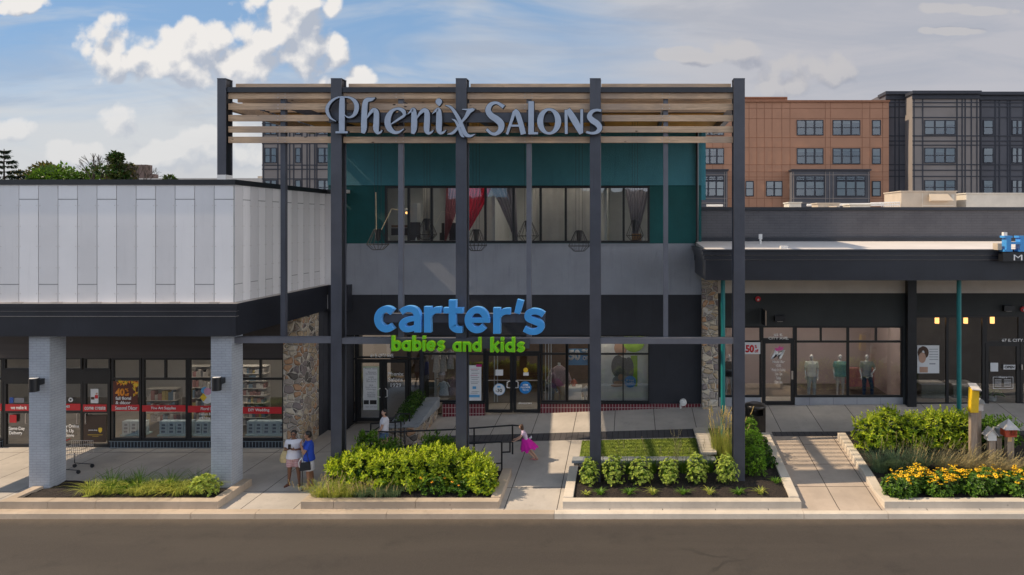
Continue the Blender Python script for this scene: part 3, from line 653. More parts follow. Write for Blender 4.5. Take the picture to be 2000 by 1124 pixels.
# ---------------------------------------------------------------- main two-storey building
YM = 25.9
def Mx(u): return X_(u, YM)
def Mz(v): return Z_(v, YM)
MBD = thing('salon_building', 'two-storey building, teal upper wall over grey and charcoal stucco, behind the steel frame', 'building', (-4, 26, .8))
XL, XR = -11.44, 2.72
z575, z475, z362, ztop = Mz(576), Mz(476), Mz(362.5), 11.62
Wx0, Wx1, Wz0, Wz1 = Mx(752), Mx(1269), z475 + .0, z362
hole_up = (Wx0, Wx1, Wz0 + .02, Wz1 - .02)
S1, S2 = (Mx(822), Mx(1268)), (Mx(677), Mx(822))
mb = MB(); wall_holes(mb, XL, XR, .1, z575, YM, YM + .3, [(S2[0], S1[1], -1, Mz(655))]); mb.build('lower_wall', M['stucco_char'], MBD)
mb = MB(); mb.box(XL, XR, YM - .012, YM + .3, z575, z475 - .002); mb.build('middle_wall', M['stucco_grey'], MBD)
mb = MB(); wall_holes(mb, XL, XR, z475, z362, YM, YM + .3, [hole_up]); mb.build('upper_wall', M['teal_dk'], MBD)
mb = MB(); mb.box(XL, XR, YM - .06, YM + .3, z362, ztop); mb.build('top_band', M['teal_top'], MBD)
mb = MB(M['teal_top'], M['stucco_grey']); mb.box(XR - .3, XR - .001, YM + .3, 36, 7.2, ztop); mb.box(XR - .3, XR - .001, YM + .3, 36, .1, 7.2, 1); mb.box(XL, XL + .3, YM + .3, 36, 4, ztop); mb.box(XL, XR, 36, 36.3, .1, ztop, 1); mb.box(XR, XR + .22, YM + .5, YM + .75, Mz(390), ztop)
mb.build('side_wall', None, MBD)
mb = MB(); mb.box(Wx0 - .05, Wx1 + .05, YM - .05, YM + .02, z475 - .04, z475 + .0); mb.build('sill', M['stucco_grey'], MBD)
us = [798, 843, 895, 948, 1003, 1056, 1105, 1157, 1218]
window(MBD, Wx0 + .0, Wx1 - .0, Wz0 + .02, Wz1 - .02, YM + .03, [(Mx(u), Wz0 + .03, Wz1 - .03, .085) for u in us], [], fw=.085, glass=GLASS2)
# roof deck and overhang
mb = MB(M['black'], M['ply']); mb.box(-11.85, 3.18, 22.62, 36.5, 11.66, 12.05); mb.box(-11.8, 3.12, 22.66, 25.8, 11.645, 11.658, 1); mb.build('roof', None, MBD)
# upper rooms
mb = MB(M['offwhite'], M['lintgrey'], M['inter_dk']); z0 = Wz0 - .3
mb.box(XL + .3, XR - .3, YM + .3, 30, z0 - .2, z0, 0); mb.box(XL + .3, XR - .3, YM + .3, 30, 9.9, 10.0, 0); mb.box(XL + .3, XR - .3, 29.5, 29.6, z0, 9.9, 1)
for x in (Mx(865), Mx(960), Mx(1182)): mb.box(x - .05, x + .05, YM + .4, 29.5, z0, 9.9, 1)
mb.build('interior', None, MBD)
# ground-floor shopfront (windows, doors)
zh = Mz(655); zb_ = Mz(789); ztr = Mz(692)
mb = MB(); mb.box(Mx(864), Mx(947), YM - .03, YM + .3, .3, zb_); mb.build('brick_base', M['redbrick'], MBD)
mb = MB(); mb.box(Mx(1056), Mx(1371), YM - .03, YM + .3, .3, zb_); mb.build('brick_base', M['redbrick'], MBD)
mb = MB(); mb.box(Mx(864), Mx(947), YM - .05, YM + .1, zb_, zb_ + .05); mb.box(Mx(1056), Mx(1269), YM - .05, YM + .1, zb_, zb_ + .04); mb.build('sill', M['mull'], MBD)
window(MBD, Mx(824), Mx(947), zb_ + .05, zh, YM + .06, [(Mx(898), zb_ + .06, zh - .05, .07)], [ztr], fw=.07)
window(MBD, Mx(1056), Mx(1108), zb_ + .04, zh, YM + .06, [], [ztr], fw=.07)
window(MBD, Mx(1106), Mx(1152), zb_ + .04, zh, YM + .06, [], [ztr], fw=.08)
window(MBD, Mx(1152), Mx(1269), zb_ + .04, zh, YM + .06, [(Mx(1217), zb_ + .05, zh - .05, .045)], [ztr], fw=.06)
window(MBD, Mx(947), Mx(1056), Mz(690), zh, YM + .06, [(Mx(1004), Mz(690) + .05, zh - .05, .05)], [], fw=.06, name='transom')
zd = G(-3.5, YM) + .02
for i, (a, b) in enumerate(((948, 1001.5), (1002.5, 1055))):
    w = window(MBD, Mx(a), Mx(b), zd, Mz(690), YM + .04, [], [], fw=.11, name='door')
    mb = MB(); hx = Mx(b) - .1 if i == 0 else Mx(a) + .1; e = .1 if i == 0 else -.1; zc = Mz(751)
    mb.path([(hx + .02 * e, YM - .02, zc - .13), (hx - e * 1.0, YM - .1, zc - .1), (hx - e * 1.0, YM - .1, zc + .1), (hx + .02 * e, YM - .02, zc + .13)], .018); mb.build('handle', M['white'], w)
    mb = MB(); mb.box(Mx(a) + .1, Mx(b) - .1, YM - .012, YM + .0, Mz(744), Mz(742.6)); mb.build('push_bar', M['trimlit'], w)
# corner entrance (recessed a little)
YE = 26.5
def Ex(u): return X_(u, YE)
def Ez(v): return Z_(v, YE)
mb = MB(M['stucco_char']); mb.box(Mx(677) - .3, Mx(677), YM + .3, YE + .1, .2, zh + .1); mb.box(Mx(822) - .02, Mx(822) + .1, YM, YE + .1, .2, zh); mb.box(Mx(677), Mx(822), YM + .3, YE + .1, zh + .0, zh + .1); mb.build('entrance_reveal', None, MBD)
window(MBD, Ex(679), Ex(697), .3, zh, YE, [], [Ez(701)], fw=.06)
window(MBD, Ex(697), Ex(799), Ez(700), zh, YE, [], [], fw=.07, name='transom')
window(MBD, Ex(799), Ex(823), .3, zh, YE, [], [Ez(701)], fw=.07)
for i, (a, b) in enumerate(((698, 748), (749, 798))):
    w = window(MBD, Ex(a), Ex(b), .34, Ez(702), YE, [], [], fw=.13, name='door')
    mb = MB(); hx = Ex(b) - .09 if i == 0 else Ex(a) + .09; e = .1 if i == 0 else -.1; zc = Ez(767)
    mb.path([(hx, YE - .05, zc - .17), (hx - e, YE - .13, zc - .12), (hx - e, YE - .13, zc + .12), (hx, YE - .05, zc + .17)], .018); mb.build('handle', M['white'], w)
mb = MB(M['floor'], M['offwhite'], M['inter_br'], M['inter_dk'])
mb.box(Mx(838) + .1, XR - .3, YM + .31, 32, .2, .72, 0); mb.box(XL + .3, Mx(838), YE + .12, 32, .2, .33, 0); mb.box(XL + .3, XR - .3, 31.8, 32, .7, 4.6, 2); mb.box(XL + .3, XR - .3, YM + .3, 32, 4.6, 4.7, 1); mb.box(Mx(838) , Mx(838) + .1, YM + .7, 32, .7, 4.6, 1)
mb.box(Mx(1270), Mx(1270) + .1, YM + .3, 32, .7, 4.6, 1)
mb.build('interior', None, MBD)
mb = MB(M['white']); mb.box(Mx(1153), Mx(1268), YM + .36, YM + .39, zb_, zh); mb.build('window_backing', None, MBD)
mb = MB(M['lintgrey'])
for u in (962, 968, 1063, 1069, 1074): mb.box(Mx(u), Mx(u) + .035, YM + .25, YM + .29, zb_, zh)
mb.build('inner_frame', None, MBD)
# stone pier right
mb = MB(); mb.box(Mx(1370) + .0, Mx(1401), YM - .25, YM + .3, .5, 6.6); mb.build('stone_pier', M['stone'], MBD, bevel=.03)
# downspout
mb = MB(M['black']); xd, yd = Mx(1361), YM - .14
mb.tube((xd, yd, 11.5), (xd, yd, Mz(470)), .055, n=10); mb.path([(xd, yd, Mz(470)), (xd - .05, yd - .05, Mz(478)), (xd + .1, yd, Mz(484)), (xd - .05, yd, Mz(492)), (xd - .05, yd, Mz(508)), (xd + .12, yd, Mz(516))], .06, n=10)
tag(mb.build('downspout', None, None, (xd, yd, 7)), 'black drainpipe with a kinked elbow at the right edge of the teal wall', 'drainpipe')
mb = MB(M['white']); mb.tube((Mx(1334), YM - .14, Mz(785)), (Mx(1334), YM, Mz(785)), .13, n=16); mb.tube((Mx(1334), YM - .2, Mz(785)), (Mx(1334), YM - .14, Mz(785)), .07, n=12); mb.tube((Mx(1329), YM - .12, Mz(788)), (Mx(1329), YM - .1, Mz(797)), .03, n=8)
tag(mb.build('standpipe', None, None, (Mx(1334), YM, Mz(785))), 'small round white fire hose connection low on the charcoal wall', 'standpipe')
# ---------------------------------------------------------------- right shops
RS = thing('right_shop_building', 'single-storey shop row with a dark flat canopy, grey brick parapet and black framed windows', 'building', (9, 26, 1))
YR = 25.9
XE = 22
mb = MB(); mb.box(XR + .02, XE, 26.25, 26.6, 7.2, Z_(411, 26.25)); mb.build('parapet', M['parapet'], RS)
mb = MB(); mb.box(XR + .02, XE, 26.17, 26.7, Z_(411, 26.25), Z_(405, 26.25)); mb.build('coping', M['fascia'], RS)
mb = MB(); mb.box(XR + .02, XE, 26.15, 26.249, 7.2, Z_(464, 26.2)); mb.build('flashing', M['fascia'], RS)
mb = MB(); mb.box(XR + .02, XE, 26.7, 60, 7.9, 8.1); mb.build('roof', M['roofw'], RS)
YF = 22.2; xf0 = X_(1378, YF)
mb = MB(); mb.add([(xf0 + .02, YF + .02, 7.165), (XE, YF + .02, 7.165), (XE, 26.2, 7.32), (xf0 + .02, 26.2, 7.32), (xf0 + .02, YF + .02, 7.0), (XE, YF + .02, 7.0), (XE, 26.2, 7.0), (xf0 + .02, 26.2, 7.0)], [(0, 1, 2, 3), (7, 6, 5, 4), (0, 4, 5, 1), (1, 5, 6, 2), (2, 6, 7, 3), (3, 7, 4, 0)]); mb.build('canopy_roof', M['roofw'], RS)
mb = MB(M['fascia'], M['trimlit'])
for z0_, z1_, p in ((6.15, 6.82, 0.0), (6.825, 6.97, .05), (6.975, 7.10, .09), (7.105, 7.16, .13)): mb.box(xf0 - p, XE, YF - p, 26.1, z0_, z1_)
mb.box(xf0 - .06, XE, YF - .06, YF, 6.968, 6.977, 1); mb.box(xf0 - .02, XE, YF - .02, YF + .01, 6.817, 6.827, 1); mb.build('canopy_fascia', None, RS)
zB = Z_(573, YR)
mb = MB(); mb.box(Mx(1401), XE, YR, YR + .3, zB, 7.0); mb.build('beige_wall', M['beige'], RS)
# two bays of storefront wall
def Rx(u): return X_(u, YR)
def Rz(v): return Z_(v, YR)
zt1, zt2 = Rz(637), Rz(616)
mb = MB(); wall_holes(mb, Rx(1401), Rx(1768), .5, zB, YR, YR + .3, [(Rx(1404), Rx(1764), 0, zt1)]); wall_holes(mb, Rx(1785), XE, .5, zB, YR + .001, YR + .3, [(Rx(1786), XE + 1, 0, zt2)]); mb.build('sign_band_wall', M['greenblk'], RS)
mb = MB(); mb.box(Rx(1768), Rx(1785), YR - .25, YR + .3, .6, 6.15); mb.build('pilaster', M['black'], RS)
zs, zq = Rz(777), Rz(668)
mb = MB(); mb.box(Rx(1404), Rx(1487), YR + .02, YR + .25, .6, zs); mb.box(Rx(1553), Rx(1765), YR + .02, YR + .25, .6, zs); mb.build('tile_base', M['greytile'], RS)
window(RS, Rx(1404), Rx(1488), zs, zt1, YR + .08, [], [zq], fw=.08)
window(RS, Rx(1553), Rx(1765), zs, zt1, YR + .08, [(Rx(1604), zq, zt1 - .05, .07), (Rx(1657), zs + .05, zt1 - .05, .09), (Rx(1712), zq, zt1 - .05, .07)], [zq], fw=.08)
window(RS, Rx(1488), Rx(1553), Rz(665), zt1, YR + .08, [], [], fw=.07, name='transom')
w = window(RS, Rx(1489), Rx(1552), G(5.3, YR) + .01, Rz(665), YR + .08, [], [], fw=.13, name='door')
mb = MB(); mb.box(Rx(1547) - .03, Rx(1547) + .03, YR - .05, YR + .0, Rz(741), Rz(725)); mb.build('handle', M['trimlit'], w)
z3 = Rz(793)
window(RS, Rx(1786), Rx(1925), z3, zt2, YR + .08, [(Rx(1851.5), z3, zt2, .1)], [], fw=.1)
window(RS, Rx(1925), Rx(1994), Rz(671), zt2, YR + .08, [], [], fw=.07, name='transom')
w = window(RS, Rx(1926), Rx(1993), z3 - .05, Rz(671), YR + .08, [], [], fw=.12, name='door')
window(RS, Rx(1994), XE, z3, zt2, YR + .08, [Rx(2050), Rx(2120), Rx(2200)], [Rz(671)], fw=.1)
mb = MB(); mb.box(Rx(1995) - .02, Rx(1995) + .02, YR - .05, YR, Rz(722), Rz(712)); mb.build('handle', M['trimlit'], w)
mb = MB(M['floor'], M['pink'], M['inter_dk'], M['offwhite'])
mb.box(Rx(1404), XE, YR + .3, 31, .6, 1.08, 0); mb.box(Rx(1404), Rx(1768), 29.5, 29.7, 1.05, 4.5, 1); mb.box(Rx(1785), XE, 29.0, 29.2, 1.05, 5, 2); mb.box(Rx(1404), XE, YR + .3, 31, 4.75, 4.85, 3)
mb.box(Rx(1404) - .1, Rx(1404) - .01, YR + .3, 31, .8, 4.7, 1); mb.box(Rx(1766), Rx(1786), YR + .3, 31, .8, 4.75, 1); mb.box(XE, XE + .2, YR + .3, 31, .8, 4.75, 2)
mb.build('interior', None, RS)
for u in (1412, 1873, 2330):
    mb = MB(); x = X_(u, 22.9); mb.tube((x, 22.9, .6), (x, 22.9, 6.2), .075, n=14); mb.build('canopy_post', M['teal_pole'], RS)
# ---------------------------------------------------------------- steel frame with timber slats
FR = thing('steel_frame', 'tall dark steel frame with weathered timber slats along its top, standing before the building', 'frame structure', (-4.4, 20.2, .3))
sF = F / 20.0
def Fx(u): return X_(u, 20.0)
def Fz(v): return Z_(v, 20.0)
posts = [(424, 441), (646, 667), (890, 911), (1152, 1173), (1433, 1455)]
for i, (a, b) in enumerate(posts):
    mb = MB(M['steel']); z0 = 9.27 if i == 0 else .15
    xa, xb = Fx(a), Fx(b)
    zz_ = z0 + (.16 if i == 0 else 0); mb.box(xa, xb, 20.0, 20.03, zz_, 12.24); mb.box(xa, xb, 20.32, 20.35, zz_, 12.24)
    wb = (xa + .035, xb - .035, 20.031, 20.319, zz_, 12.235)
    if i: mb.box(xa - .06, xb + .06, 19.95, 20.4, .12, .36)
    p = mb.build('post', None, FR, bevel=.006)
    mb = MB(); mb.box(*wb); mb.build('web', M['black'], p); mb = MB(); mb.box(xa - .004, xb + .004, 19.998, 20.352, 12.241, 12.26); mb.build('cap', M['steel'], p)  # black on the web stands in for shade between the flanges
    if i == 0: mb = MB(); mb.box(xa - .0, xb, 20.0, 20.35, 9.27, 9.43); mb.build('base_block', M['white'], p)
for u in (546, 778, 1031, 1301):
    mb = MB(); mb.box(Fx(u) - .07, Fx(u) + .07, 20.19, 20.33, Fz(662) if u != 546 else Fz(662), 12.0); mb.build('mullion_post', M['steel2'] if u != 546 else M['steel'], FR)
segs = list(zip([p[1] for p in posts], [p[0] for p in posts[1:]]))
for a, b in segs:
    mb = MB(); mb.box(Fx(a) + .002, Fx(b) - .002, 20.04, 20.3, Fz(180), Fz(170)); mb.build('top_beam', M['fascia'], FR)
    if a > 441: mb = MB(); mb.box(Fx(a) + .002, Fx(b) - .002, 20.02, 20.26, Fz(672.5), Fz(661)); mb.build('lower_beam', M['steel2'], FR)
mb = MB(); mb.box(Fx(457), Fx(646) - .002, 20.02, 20.26, Fz(671), Fz(659.5)); mb.build('lower_beam', M['steel2'], FR)
for a, b in segs:
    mb = MB(); mb.box(Fx(a) + .003, Fx(b) - .003, 20.5, 20.56, 12.02, 12.2); mb.build('slat', M['wood'], FR)
    for vc in (186, 207.5, 230, 252, 272.5):
        mb = MB(); e = random.uniform(-.004, .004); mb.box(Fx(a) + .003, Fx(b) - .003, 20.12, 20.18, Fz(vc + 6) + e, Fz(vc - 6.2) + e); s = mb.build('slat', M['wood'], FR)
        um = {441: 546, 667: 778, 911: 1031, 1173: 1301}[a]
        mb = MB()
        for q in (-7, 7):
            for dz in (-.05, .05): mb.box(Fx(um + q) - .012, Fx(um + q) + .012, 20.105, 20.119, Fz(vc) + dz - .012, Fz(vc) + dz + .012)
        mb.build('bolt', M['trimlit'], s)
# rafters running back to the building
for i, u in enumerate([432, 546, 657, 778, 901, 1031, 1163, 1301, 1444]):
    mb = MB(M['steel'], M['wood']); x = Fx(u); big = i % 2 == 0
    mb.box(x - (.09 if big else .05), x + (.09 if big else .05), 20.36, 25.8, 11.38 if big else 11.45, 11.64, 0 if i not in (0,) else 1); mb.build('rafter', None, FR)
y = 20.62
while y < 22.6:
    mb = MB(); mb.box(-11.85, 3.15, y, y + .05, 11.66, 11.80); mb.build('roof_slat', M['wood'], FR); y += .262

# unseen glowing panels added under the ceilings to brighten the rooms
M['fill_glow'] = mat('fill_light_panel', (1.0, .86, .70), .5, emis=8.0)
def ceil_fill(x, y, z, w, d, lab, grp, parent=None):
    mb = MB(M['fill_glow']); mb.box(x - w / 2, x + w / 2, y - d / 2, y + d / 2, z - .05, z - .01)
    o = mb.build('ceiling_fill', None, parent); return o
for x in (-20.5, -18.5, -16.5, -14.7, -13.0): ceil_fill(x, 24.9, 4.2, 1.6, .5, '', '', LS)
for x in (-6.4, -5.0, -3.4, -1.9, -.9): ceil_fill(x, 26.75, 4.6, .8, .4, '', '', MBD)
ceil_fill(-9.2, 27.6, 4.6, 1.0, .5, '', '', MBD)
ceil_fill(1.0 - 1.2, 28.2, 4.6, 1.0, .4, '', '', MBD)
for x in (-8.2, -6.2, -3.6, -1.9, .2): ceil_fill(x, 27.0, 9.9, 1.0, .7, '', '', MBD)
for x in (4.4, 6.4, 7.7, 9.2): ceil_fill(x, 26.9, 4.75, 1.2, .5, '', '', RS)
ceil_fill(13.0, 27.6, 4.75, .9, .4, '', '', RS)
# ---------------------------------------------------------------- apartments beyond the roofs
M['terra'] = mat('terracotta_panel', (.42, .215, .13), .7, .06, .35, .2, 6)
M['terra_j'] = mat('terracotta_joint', (.28, .13, .075), .8)
M['taupe'] = mat('taupe_panel', (.25, .22, .205), .8, .08, .4)
M['charc'] = mat('charcoal_panel', (.10, .10, .115), .8, .1, .4)
M['batten'] = mat('dark_batten', (.032, .036, .05), .7, .1, .5)
M['blind'] = mat('window_blind', (.30, .36, .36), .8, .1, 1)
M['aptdark'] = mat('dim_room', (.03, .035, .04), .8, .3, .5)
def apt_window(parent, u0, u1, v0, v1, Y, n=1, blind=.45, seed=0):
    x0, x1, z0, z1 = X_(u0, Y), X_(u1, Y), Z_(v1, Y), Z_(v0, Y)
    mb = MB(M['batten'], M['blind'], M['aptdark']); w = (x1 - x0) / n; f = .09; y = Y - .09
    mb.box(x0, x1, y, Y, z0, z0 + f); mb.box(x0, x1, y, Y, z1 - f, z1); mb.box(x0, x0 + f, y, Y, z0 + f, z1 - f)
    for k in range(1, n + 1): mb.box(x0 + k * w - f, x0 + k * w + (f if k < n else 0), y, Y, z0 + f, z1 - f)
    for k in range(n): mb.box(x0 + k * w + f, x0 + (k + 1) * w - f, y + .01, Y, (z0 + z1) / 2 - f / 2, (z0 + z1) / 2 + f / 2)
    rr = random.Random(seed + int(u0))
    mb.box(x0 + .02, x1 - .02, Y - .008, Y - .002, z0 + .02, z1 - .02, 2)
    for k in range(n):
        b = (z1 - z0) * rr.choice([.48, .48, .25, .9, .48]) * (blind / .45)
        if b > .1: mb.box(x0 + k * w + f, x0 + (k + 1) * w - f, Y - .03, Y - .012, z1 - f - min(b, z1 - z0 - 2 * f), z1 - f, 1)
    wd = mb.build('window', None, parent)
    g = MB(); g.quad((x0 + f, Y - .05, z0 + f), (x1 - f, Y - .05, z0 + f), (x1 - f, Y - .05, z1 - f), (x0 + f, Y - .05, z1 - f)); g.build('pane', APTG, wd)
def grid(parent, u0, u1, v0, v1, Y, us, vs, m, w=.1, name='battens', d=.06):
    mb = MB(m)
    for u in us:
        x = X_(u, Y); mb.box(x - w / 2, x + w / 2, Y - d, Y, Z_(v1, Y), Z_(v0, Y))
    for v in vs:
        z = Z_(v, Y); mb.box(X_(u0, Y), X_(u1, Y), Y - d - .004, Y, z - w / 2, z + w / 2)
    return mb.build(name, None, parent)
def block(parent, u0, u1, v0, Y, m, name='wall', dep=14, vb=600):
    mb = MB(); mb.box(X_(u0, Y), X_(u1, Y), Y, Y + dep, max(-.0, Z_(vb, Y)), Z_(v0, Y)); return mb.build(name, m, parent)
YA = 75
A1 = thing('apartment_building', 'salmon terracotta panelled apartment block rising behind the right-hand shop roof', 'building', (20, YA, 0))
block(A1, 1340, 1736, 198, YA, M['terra']); block(A1, 1340, 1538, 190, YA + .5, M['terra'], 'stair_head', 8)
mb = MB(); mb.box(X_(1340, YA), X_(1737, YA), YA - .2, YA + 1, Z_(200, YA), Z_(196.5, YA)); mb.box(X_(1340, YA), X_(1539, YA), YA + .3, YA + 1.2, Z_(191.5, YA), Z_(188.5, YA)); mb.build('cornice', M['terra_j'], A1)
grid(A1, 1340, 1736, 200, 470, YA, [1372, 1392, 1412, 1430, 1448, 1463, 1478, 1493, 1508, 1527, 1543, 1612, 1622, 1684, 1699, 1724], [212, 232, 269, 288, 322, 336, 346, 352, 388], M['terra_j'], .045, 'panel_joints', .02)
for vr in ((235, 265), (290, 321)):
    for (a, b, n) in ((1556, 1608, 3), (1626, 1680, 3), (1703, 1720, 1), (1372, 1414, 3)): apt_window(A1, a, b, *vr, YA, n, .1 if b != 1720 else .3, vr[0])
for (a, b, n) in ((1456, 1472, 1), (1496, 1528, 2), (1703, 1720, 1)): apt_window(A1, a, b, 354, 384, YA, n, .45, 3)
for (a, b) in ((1547, 1699), (1366, 1421)):
    Yb = YA - 1.2
    mb = MB(); mb.box(X_(a, Yb), X_(b, Yb), Yb, YA, 0, Z_(334, Yb)); bay = mb.build('bay', M['charc'], A1)
    mb = MB(); mb.box(X_(a - 2, Yb), X_(b + 2, Yb), Yb - .2, YA, Z_(334, Yb), Z_(331, Yb)); mb.build('bay_cornice', M['batten'], A1)
    grid(A1, a, b, 336, 470, Yb, ([a + 3, 1612, 1620, 1627, b - 3] if b > 1500 else [a + 3, b - 6, b - 2]), [342, 388, 397], M['taupe'], .07)
    for (c, d) in (((1554, 1610), (1633, 1690)) if b > 1500 else ((1368, 1414),)):
        apt_window(A1, c, d, 344, 353, Yb - .01, 3, 0); apt_window(A1, c, d, 354, 384, Yb - .01, 3, .45, 9)
def greyblock(label, u0, u1, vt, Y, wins, bayr=None, vs=(), us=(), m='charc'):
    A = thing('apartment_building', label, 'building', (X_((u0 + u1) / 2, Y), Y, 0))
    block(A, u0, u1, vt, Y, M[m])
    mb = MB(); mb.box(X_(u0 - 3, Y), X_(u1 + 1, Y), Y - .5, Y + 2, Z_(vt + 5, Y), Z_(vt - 1, Y)); mb.box(X_(u0 - 1, Y), X_(u1, Y), Y - .2, Y, Z_(vt + 14, Y), Z_(vt + 5, Y)); mb.build('cornice', M['batten'], A)
    grid(A, u0, u1, vt + 12, 470, Y, us, vs, M['batten'], .11)
    for (a, b, n) in wins:
        for (v0, v1) in rows_(vt): apt_window(A, a, b, v0, v1, Y - .01, n, .45, int(v0))
    return A
def rows_(vt): return ((235, 264), (289, 319), (352, 381), (410, 440))
hv = [201, 209, 230, 266, 276, 284, 322, 333, 345, 384, 396]
greyblock('charcoal apartment wing tucked between the salmon block and the taupe bay', 1730, 1786, 181, 76, [], vs=hv, us=[1734, 1748, 1756, 1770, 1776, 1784])
greyblock('taupe apartment bay with triple windows, nearest to the beige rooftop unit', 1782, 1912, 180, 74, [(1805, 1866, 3)], vs=hv, us=[1785, 1802, 1869, 1879, 1885, 1897, 1908], m='taupe')
A3 = greyblock('dark charcoal apartment wing at the far right edge with taupe panels between battens', 1912, 2130, 182, 75.2, [(1920, 1940, 1), (1976, 1997, 2), (2020, 2060, 2)], vs=hv, us=[1916, 1944, 1952, 1968, 1973, 1999, 2010, 2064, 2090], m='charc')
hv2 = [236, 247, 262, 268, 286, 325, 335, 350]
A4 = greyblock('taupe and charcoal apartment block seen through the left bay of the steel frame', 512, 700, 214, 76, [(517, 541, 2), (577, 588, 1), (621, 648, 2)], vs=(230, 242, 252, 281, 323, 331, 350), us=[515, 543, 550, 556, 566, 574, 590, 600, 605, 615, 619, 650], m='taupe')
# small distant buildings left
M['brownb'] = mat('brown_brick', (.14, .10, .09), .9, .1, .3)
t = thing('distant_building', 'brown brick block half hidden by the loose-crowned trees', 'building', (X_(270, 120), 120, 0))
mb = MB(); mb.box(X_(248, 120), X_(286, 120), 120, 121.5, 0, Z_(322, 120)); mb.build('wall', M['brownb'], t)
mb = MB(); mb.box(X_(286.5, 120), X_(298, 120), 120.2, 121.5, 0, Z_(340, 120)); mb.build('annex', M['brownb'], t)
t = thing('distant_building', 'long low white roof line just above the panelled canopy', 'building', (X_(380, 110), 110, 0))
mb = MB(); mb.box(X_(265, 110), X_(514, 110), 110, 120, 0, Z_(348.5, 110)); mb.build('wall', M['offwhite'], t)
mb = MB(); mb.box(X_(500, 110), X_(512, 110), 110.5, 114, Z_(348.4, 110), Z_(344, 110)); mb.build('rooftop_unit', M['hvac'], t)
t = thing('dark_building', 'tall dark building across the road, seen only as reflections in the upstairs windows', 'building', (-20, -60, 0))
mb = MB(M['charc']); rr = random.Random(5); x = -70
for i in range(9):
    w = rr.uniform(8, 16); mb.box(x, x + w - .2, -70, -60 + rr.uniform(0, .5), 0, rr.uniform(11, 22)); x += w
mb.build('wall', None, t)
# ---------------------------------------------------------------- rooftop plant
YH = 36
def unit(label, u0, u1, v0, m, hood=True, dep=2.4, Y=YH):
    t = thing('rooftop_unit', label, 'rooftop unit', (X_((u0 + u1) / 2, Y), Y, 8.1), 'air conditioning units on the shop roof')
    x0, x1, z1 = X_(u0, Y), X_(u1, Y), Z_(v0, Y)
    mb = MB(); mb.box(x0, x1, Y, Y + dep, 8.1, z1 - .06); mb.build('cabinet', m, t, bevel=.02)
    mb = MB(); mb.box(x0 - .04, x1 + .04, Y - .04, Y + dep + .04, z1 - .06, z1); mb.build('lid', m, t)
    if hood:
        a, b = x0 + (x1 - x0) * .5, x0 + (x1 - x0) * .84; zt_ = z1 - .15
        mb = MB(); mb.add([(a, Y - .003, zt_), (b, Y - .003, zt_), (b + .1, Y - .5, zt_ - .38), (a - .1, Y - .5, zt_ - .38), (a, Y - .003, zt_ - .42), (b, Y - .003, zt_ - .42)], [(0, 3, 2, 1), (0, 4, 3), (1, 2, 5), (3, 4, 5, 2)]); mb.build('intake_hood', m, t)
        mb = MB(); mb.box(a - .3, b + .3, Y - .012, Y - .002, z1 - .8, z1 - .76); mb.box(x0 + (x1 - x0) * .38, x0 + (x1 - x0) * .39, Y - .012, Y - .002, 8.2, z1 - .1); mb.box(b + .2, x1 - .12, Y - .014, Y - .002, z1 - .55, z1 - .2); mb.build('panel_seam', M['hvac2'], t)
unit('large beige rooftop unit with a projecting intake hood', 1760, 1868, 373, M['hvac'])
unit('cream rooftop unit partly cut by the right edge of the photo', 1887, 2030, 377, M['hvac2'], False)
unit('small low beige rooftop unit furthest left on the roof', 1541, 1565, 395, M['hvac2'], False, 1.2)
unit('small beige rooftop unit with a little hood, between the low one and the ladder', 1597, 1640, 396.5, M['hvac'], True, 1.2)
unit('flat cream rooftop box left of the white ladder rails', 1660, 1700, 399, M['hvac2'], False, 1.2)
mb = MB(M['white']); 
for v in (397, 402): mb.tube(px(1700, v, YH), px(1758, v - 1.5, YH), .03)
for k in range(11): mb.tube(px(1722 + k * 3.5, 396, YH), px(1722 + k * 3.5, 410, YH), .02)
tag(mb.build('pipe_rack', None, None, px(1730, 408, YH)), 'white rack of pipes and rungs beside the large beige rooftop unit', 'pipe rack')
mb = MB(M['white']); mb.tube(px(1380, 402, 40), px(1412, 402, 40), .06); mb.tube(px(1576, 401, 40), px(1760, 399, 40), .07)
tag(mb.build('roof_pipe', None, None, px(1500, 402, 40)), 'long white pipe lying low along the shop roof', 'pipe')
mb = MB(M['white']); x, y, z = px(1485, 477, 24.8); mb.tube((x, y, 7.25), (x, y, z + .28), .04, n=10); mb.box(x - .06, x + .06, y - .06, y + .06, z + .18, z + .36)
tag(mb.build('vent_pipe', None, None, (x, y, 7.25)), 'white vent pipe standing on the canopy roof right of the frame', 'vent pipe')
mb = MB(M['white']); x, y, z = px(1531, 490, 22.6); mb.box(x - .12, x + .12, y - .1, y + .1, 7.17, 7.26)
tag(mb.build('roof_box', None, None, (x, y, 7.17)), 'tiny white junction box on the front edge of the canopy roof', 'junction box')
# blue letter sign cut off by the frame edge
YS = 21.75
t = thing('shop_sign', 'blue block letter H on a black panel at the right end of the canopy', 'sign', px(1975, 512, YS))
def rim_prism(mb, poly, y0, y1, mi=0): mb.prism(poly, y0, y1, mi)
mb = MB(M['blueL'], M['blueR'])
def bx(u0, u1, v0, v1, Y, d, mi=0): mb.box(X_(u0, Y), X_(u1, Y), Y, Y + d, Z_(v1, Y), Z_(v0, Y), mi)
bx(1962, 1978, 461, 465, YS, .28); bx(1966, 1975, 465.05, 487.95, YS, .28); bx(1962, 1978, 488, 492, YS, .28); bx(1975.05, 1992.9, 473, 477.5, YS + .002, .276); bx(1993, 2006, 465.05, 487.95, YS, .28); bx(1990, 2009, 461, 465, YS, .28); bx(1990, 2009, 488, 492, YS, .28)
mb.build('letter', None, t)
mb = MB(M['black']); mb.box(X_(1960, YS), X_(2080, YS), YS + .02, YS + .3, Z_(511, YS), Z_(493.5, YS)); mb.build('panel', None, t)
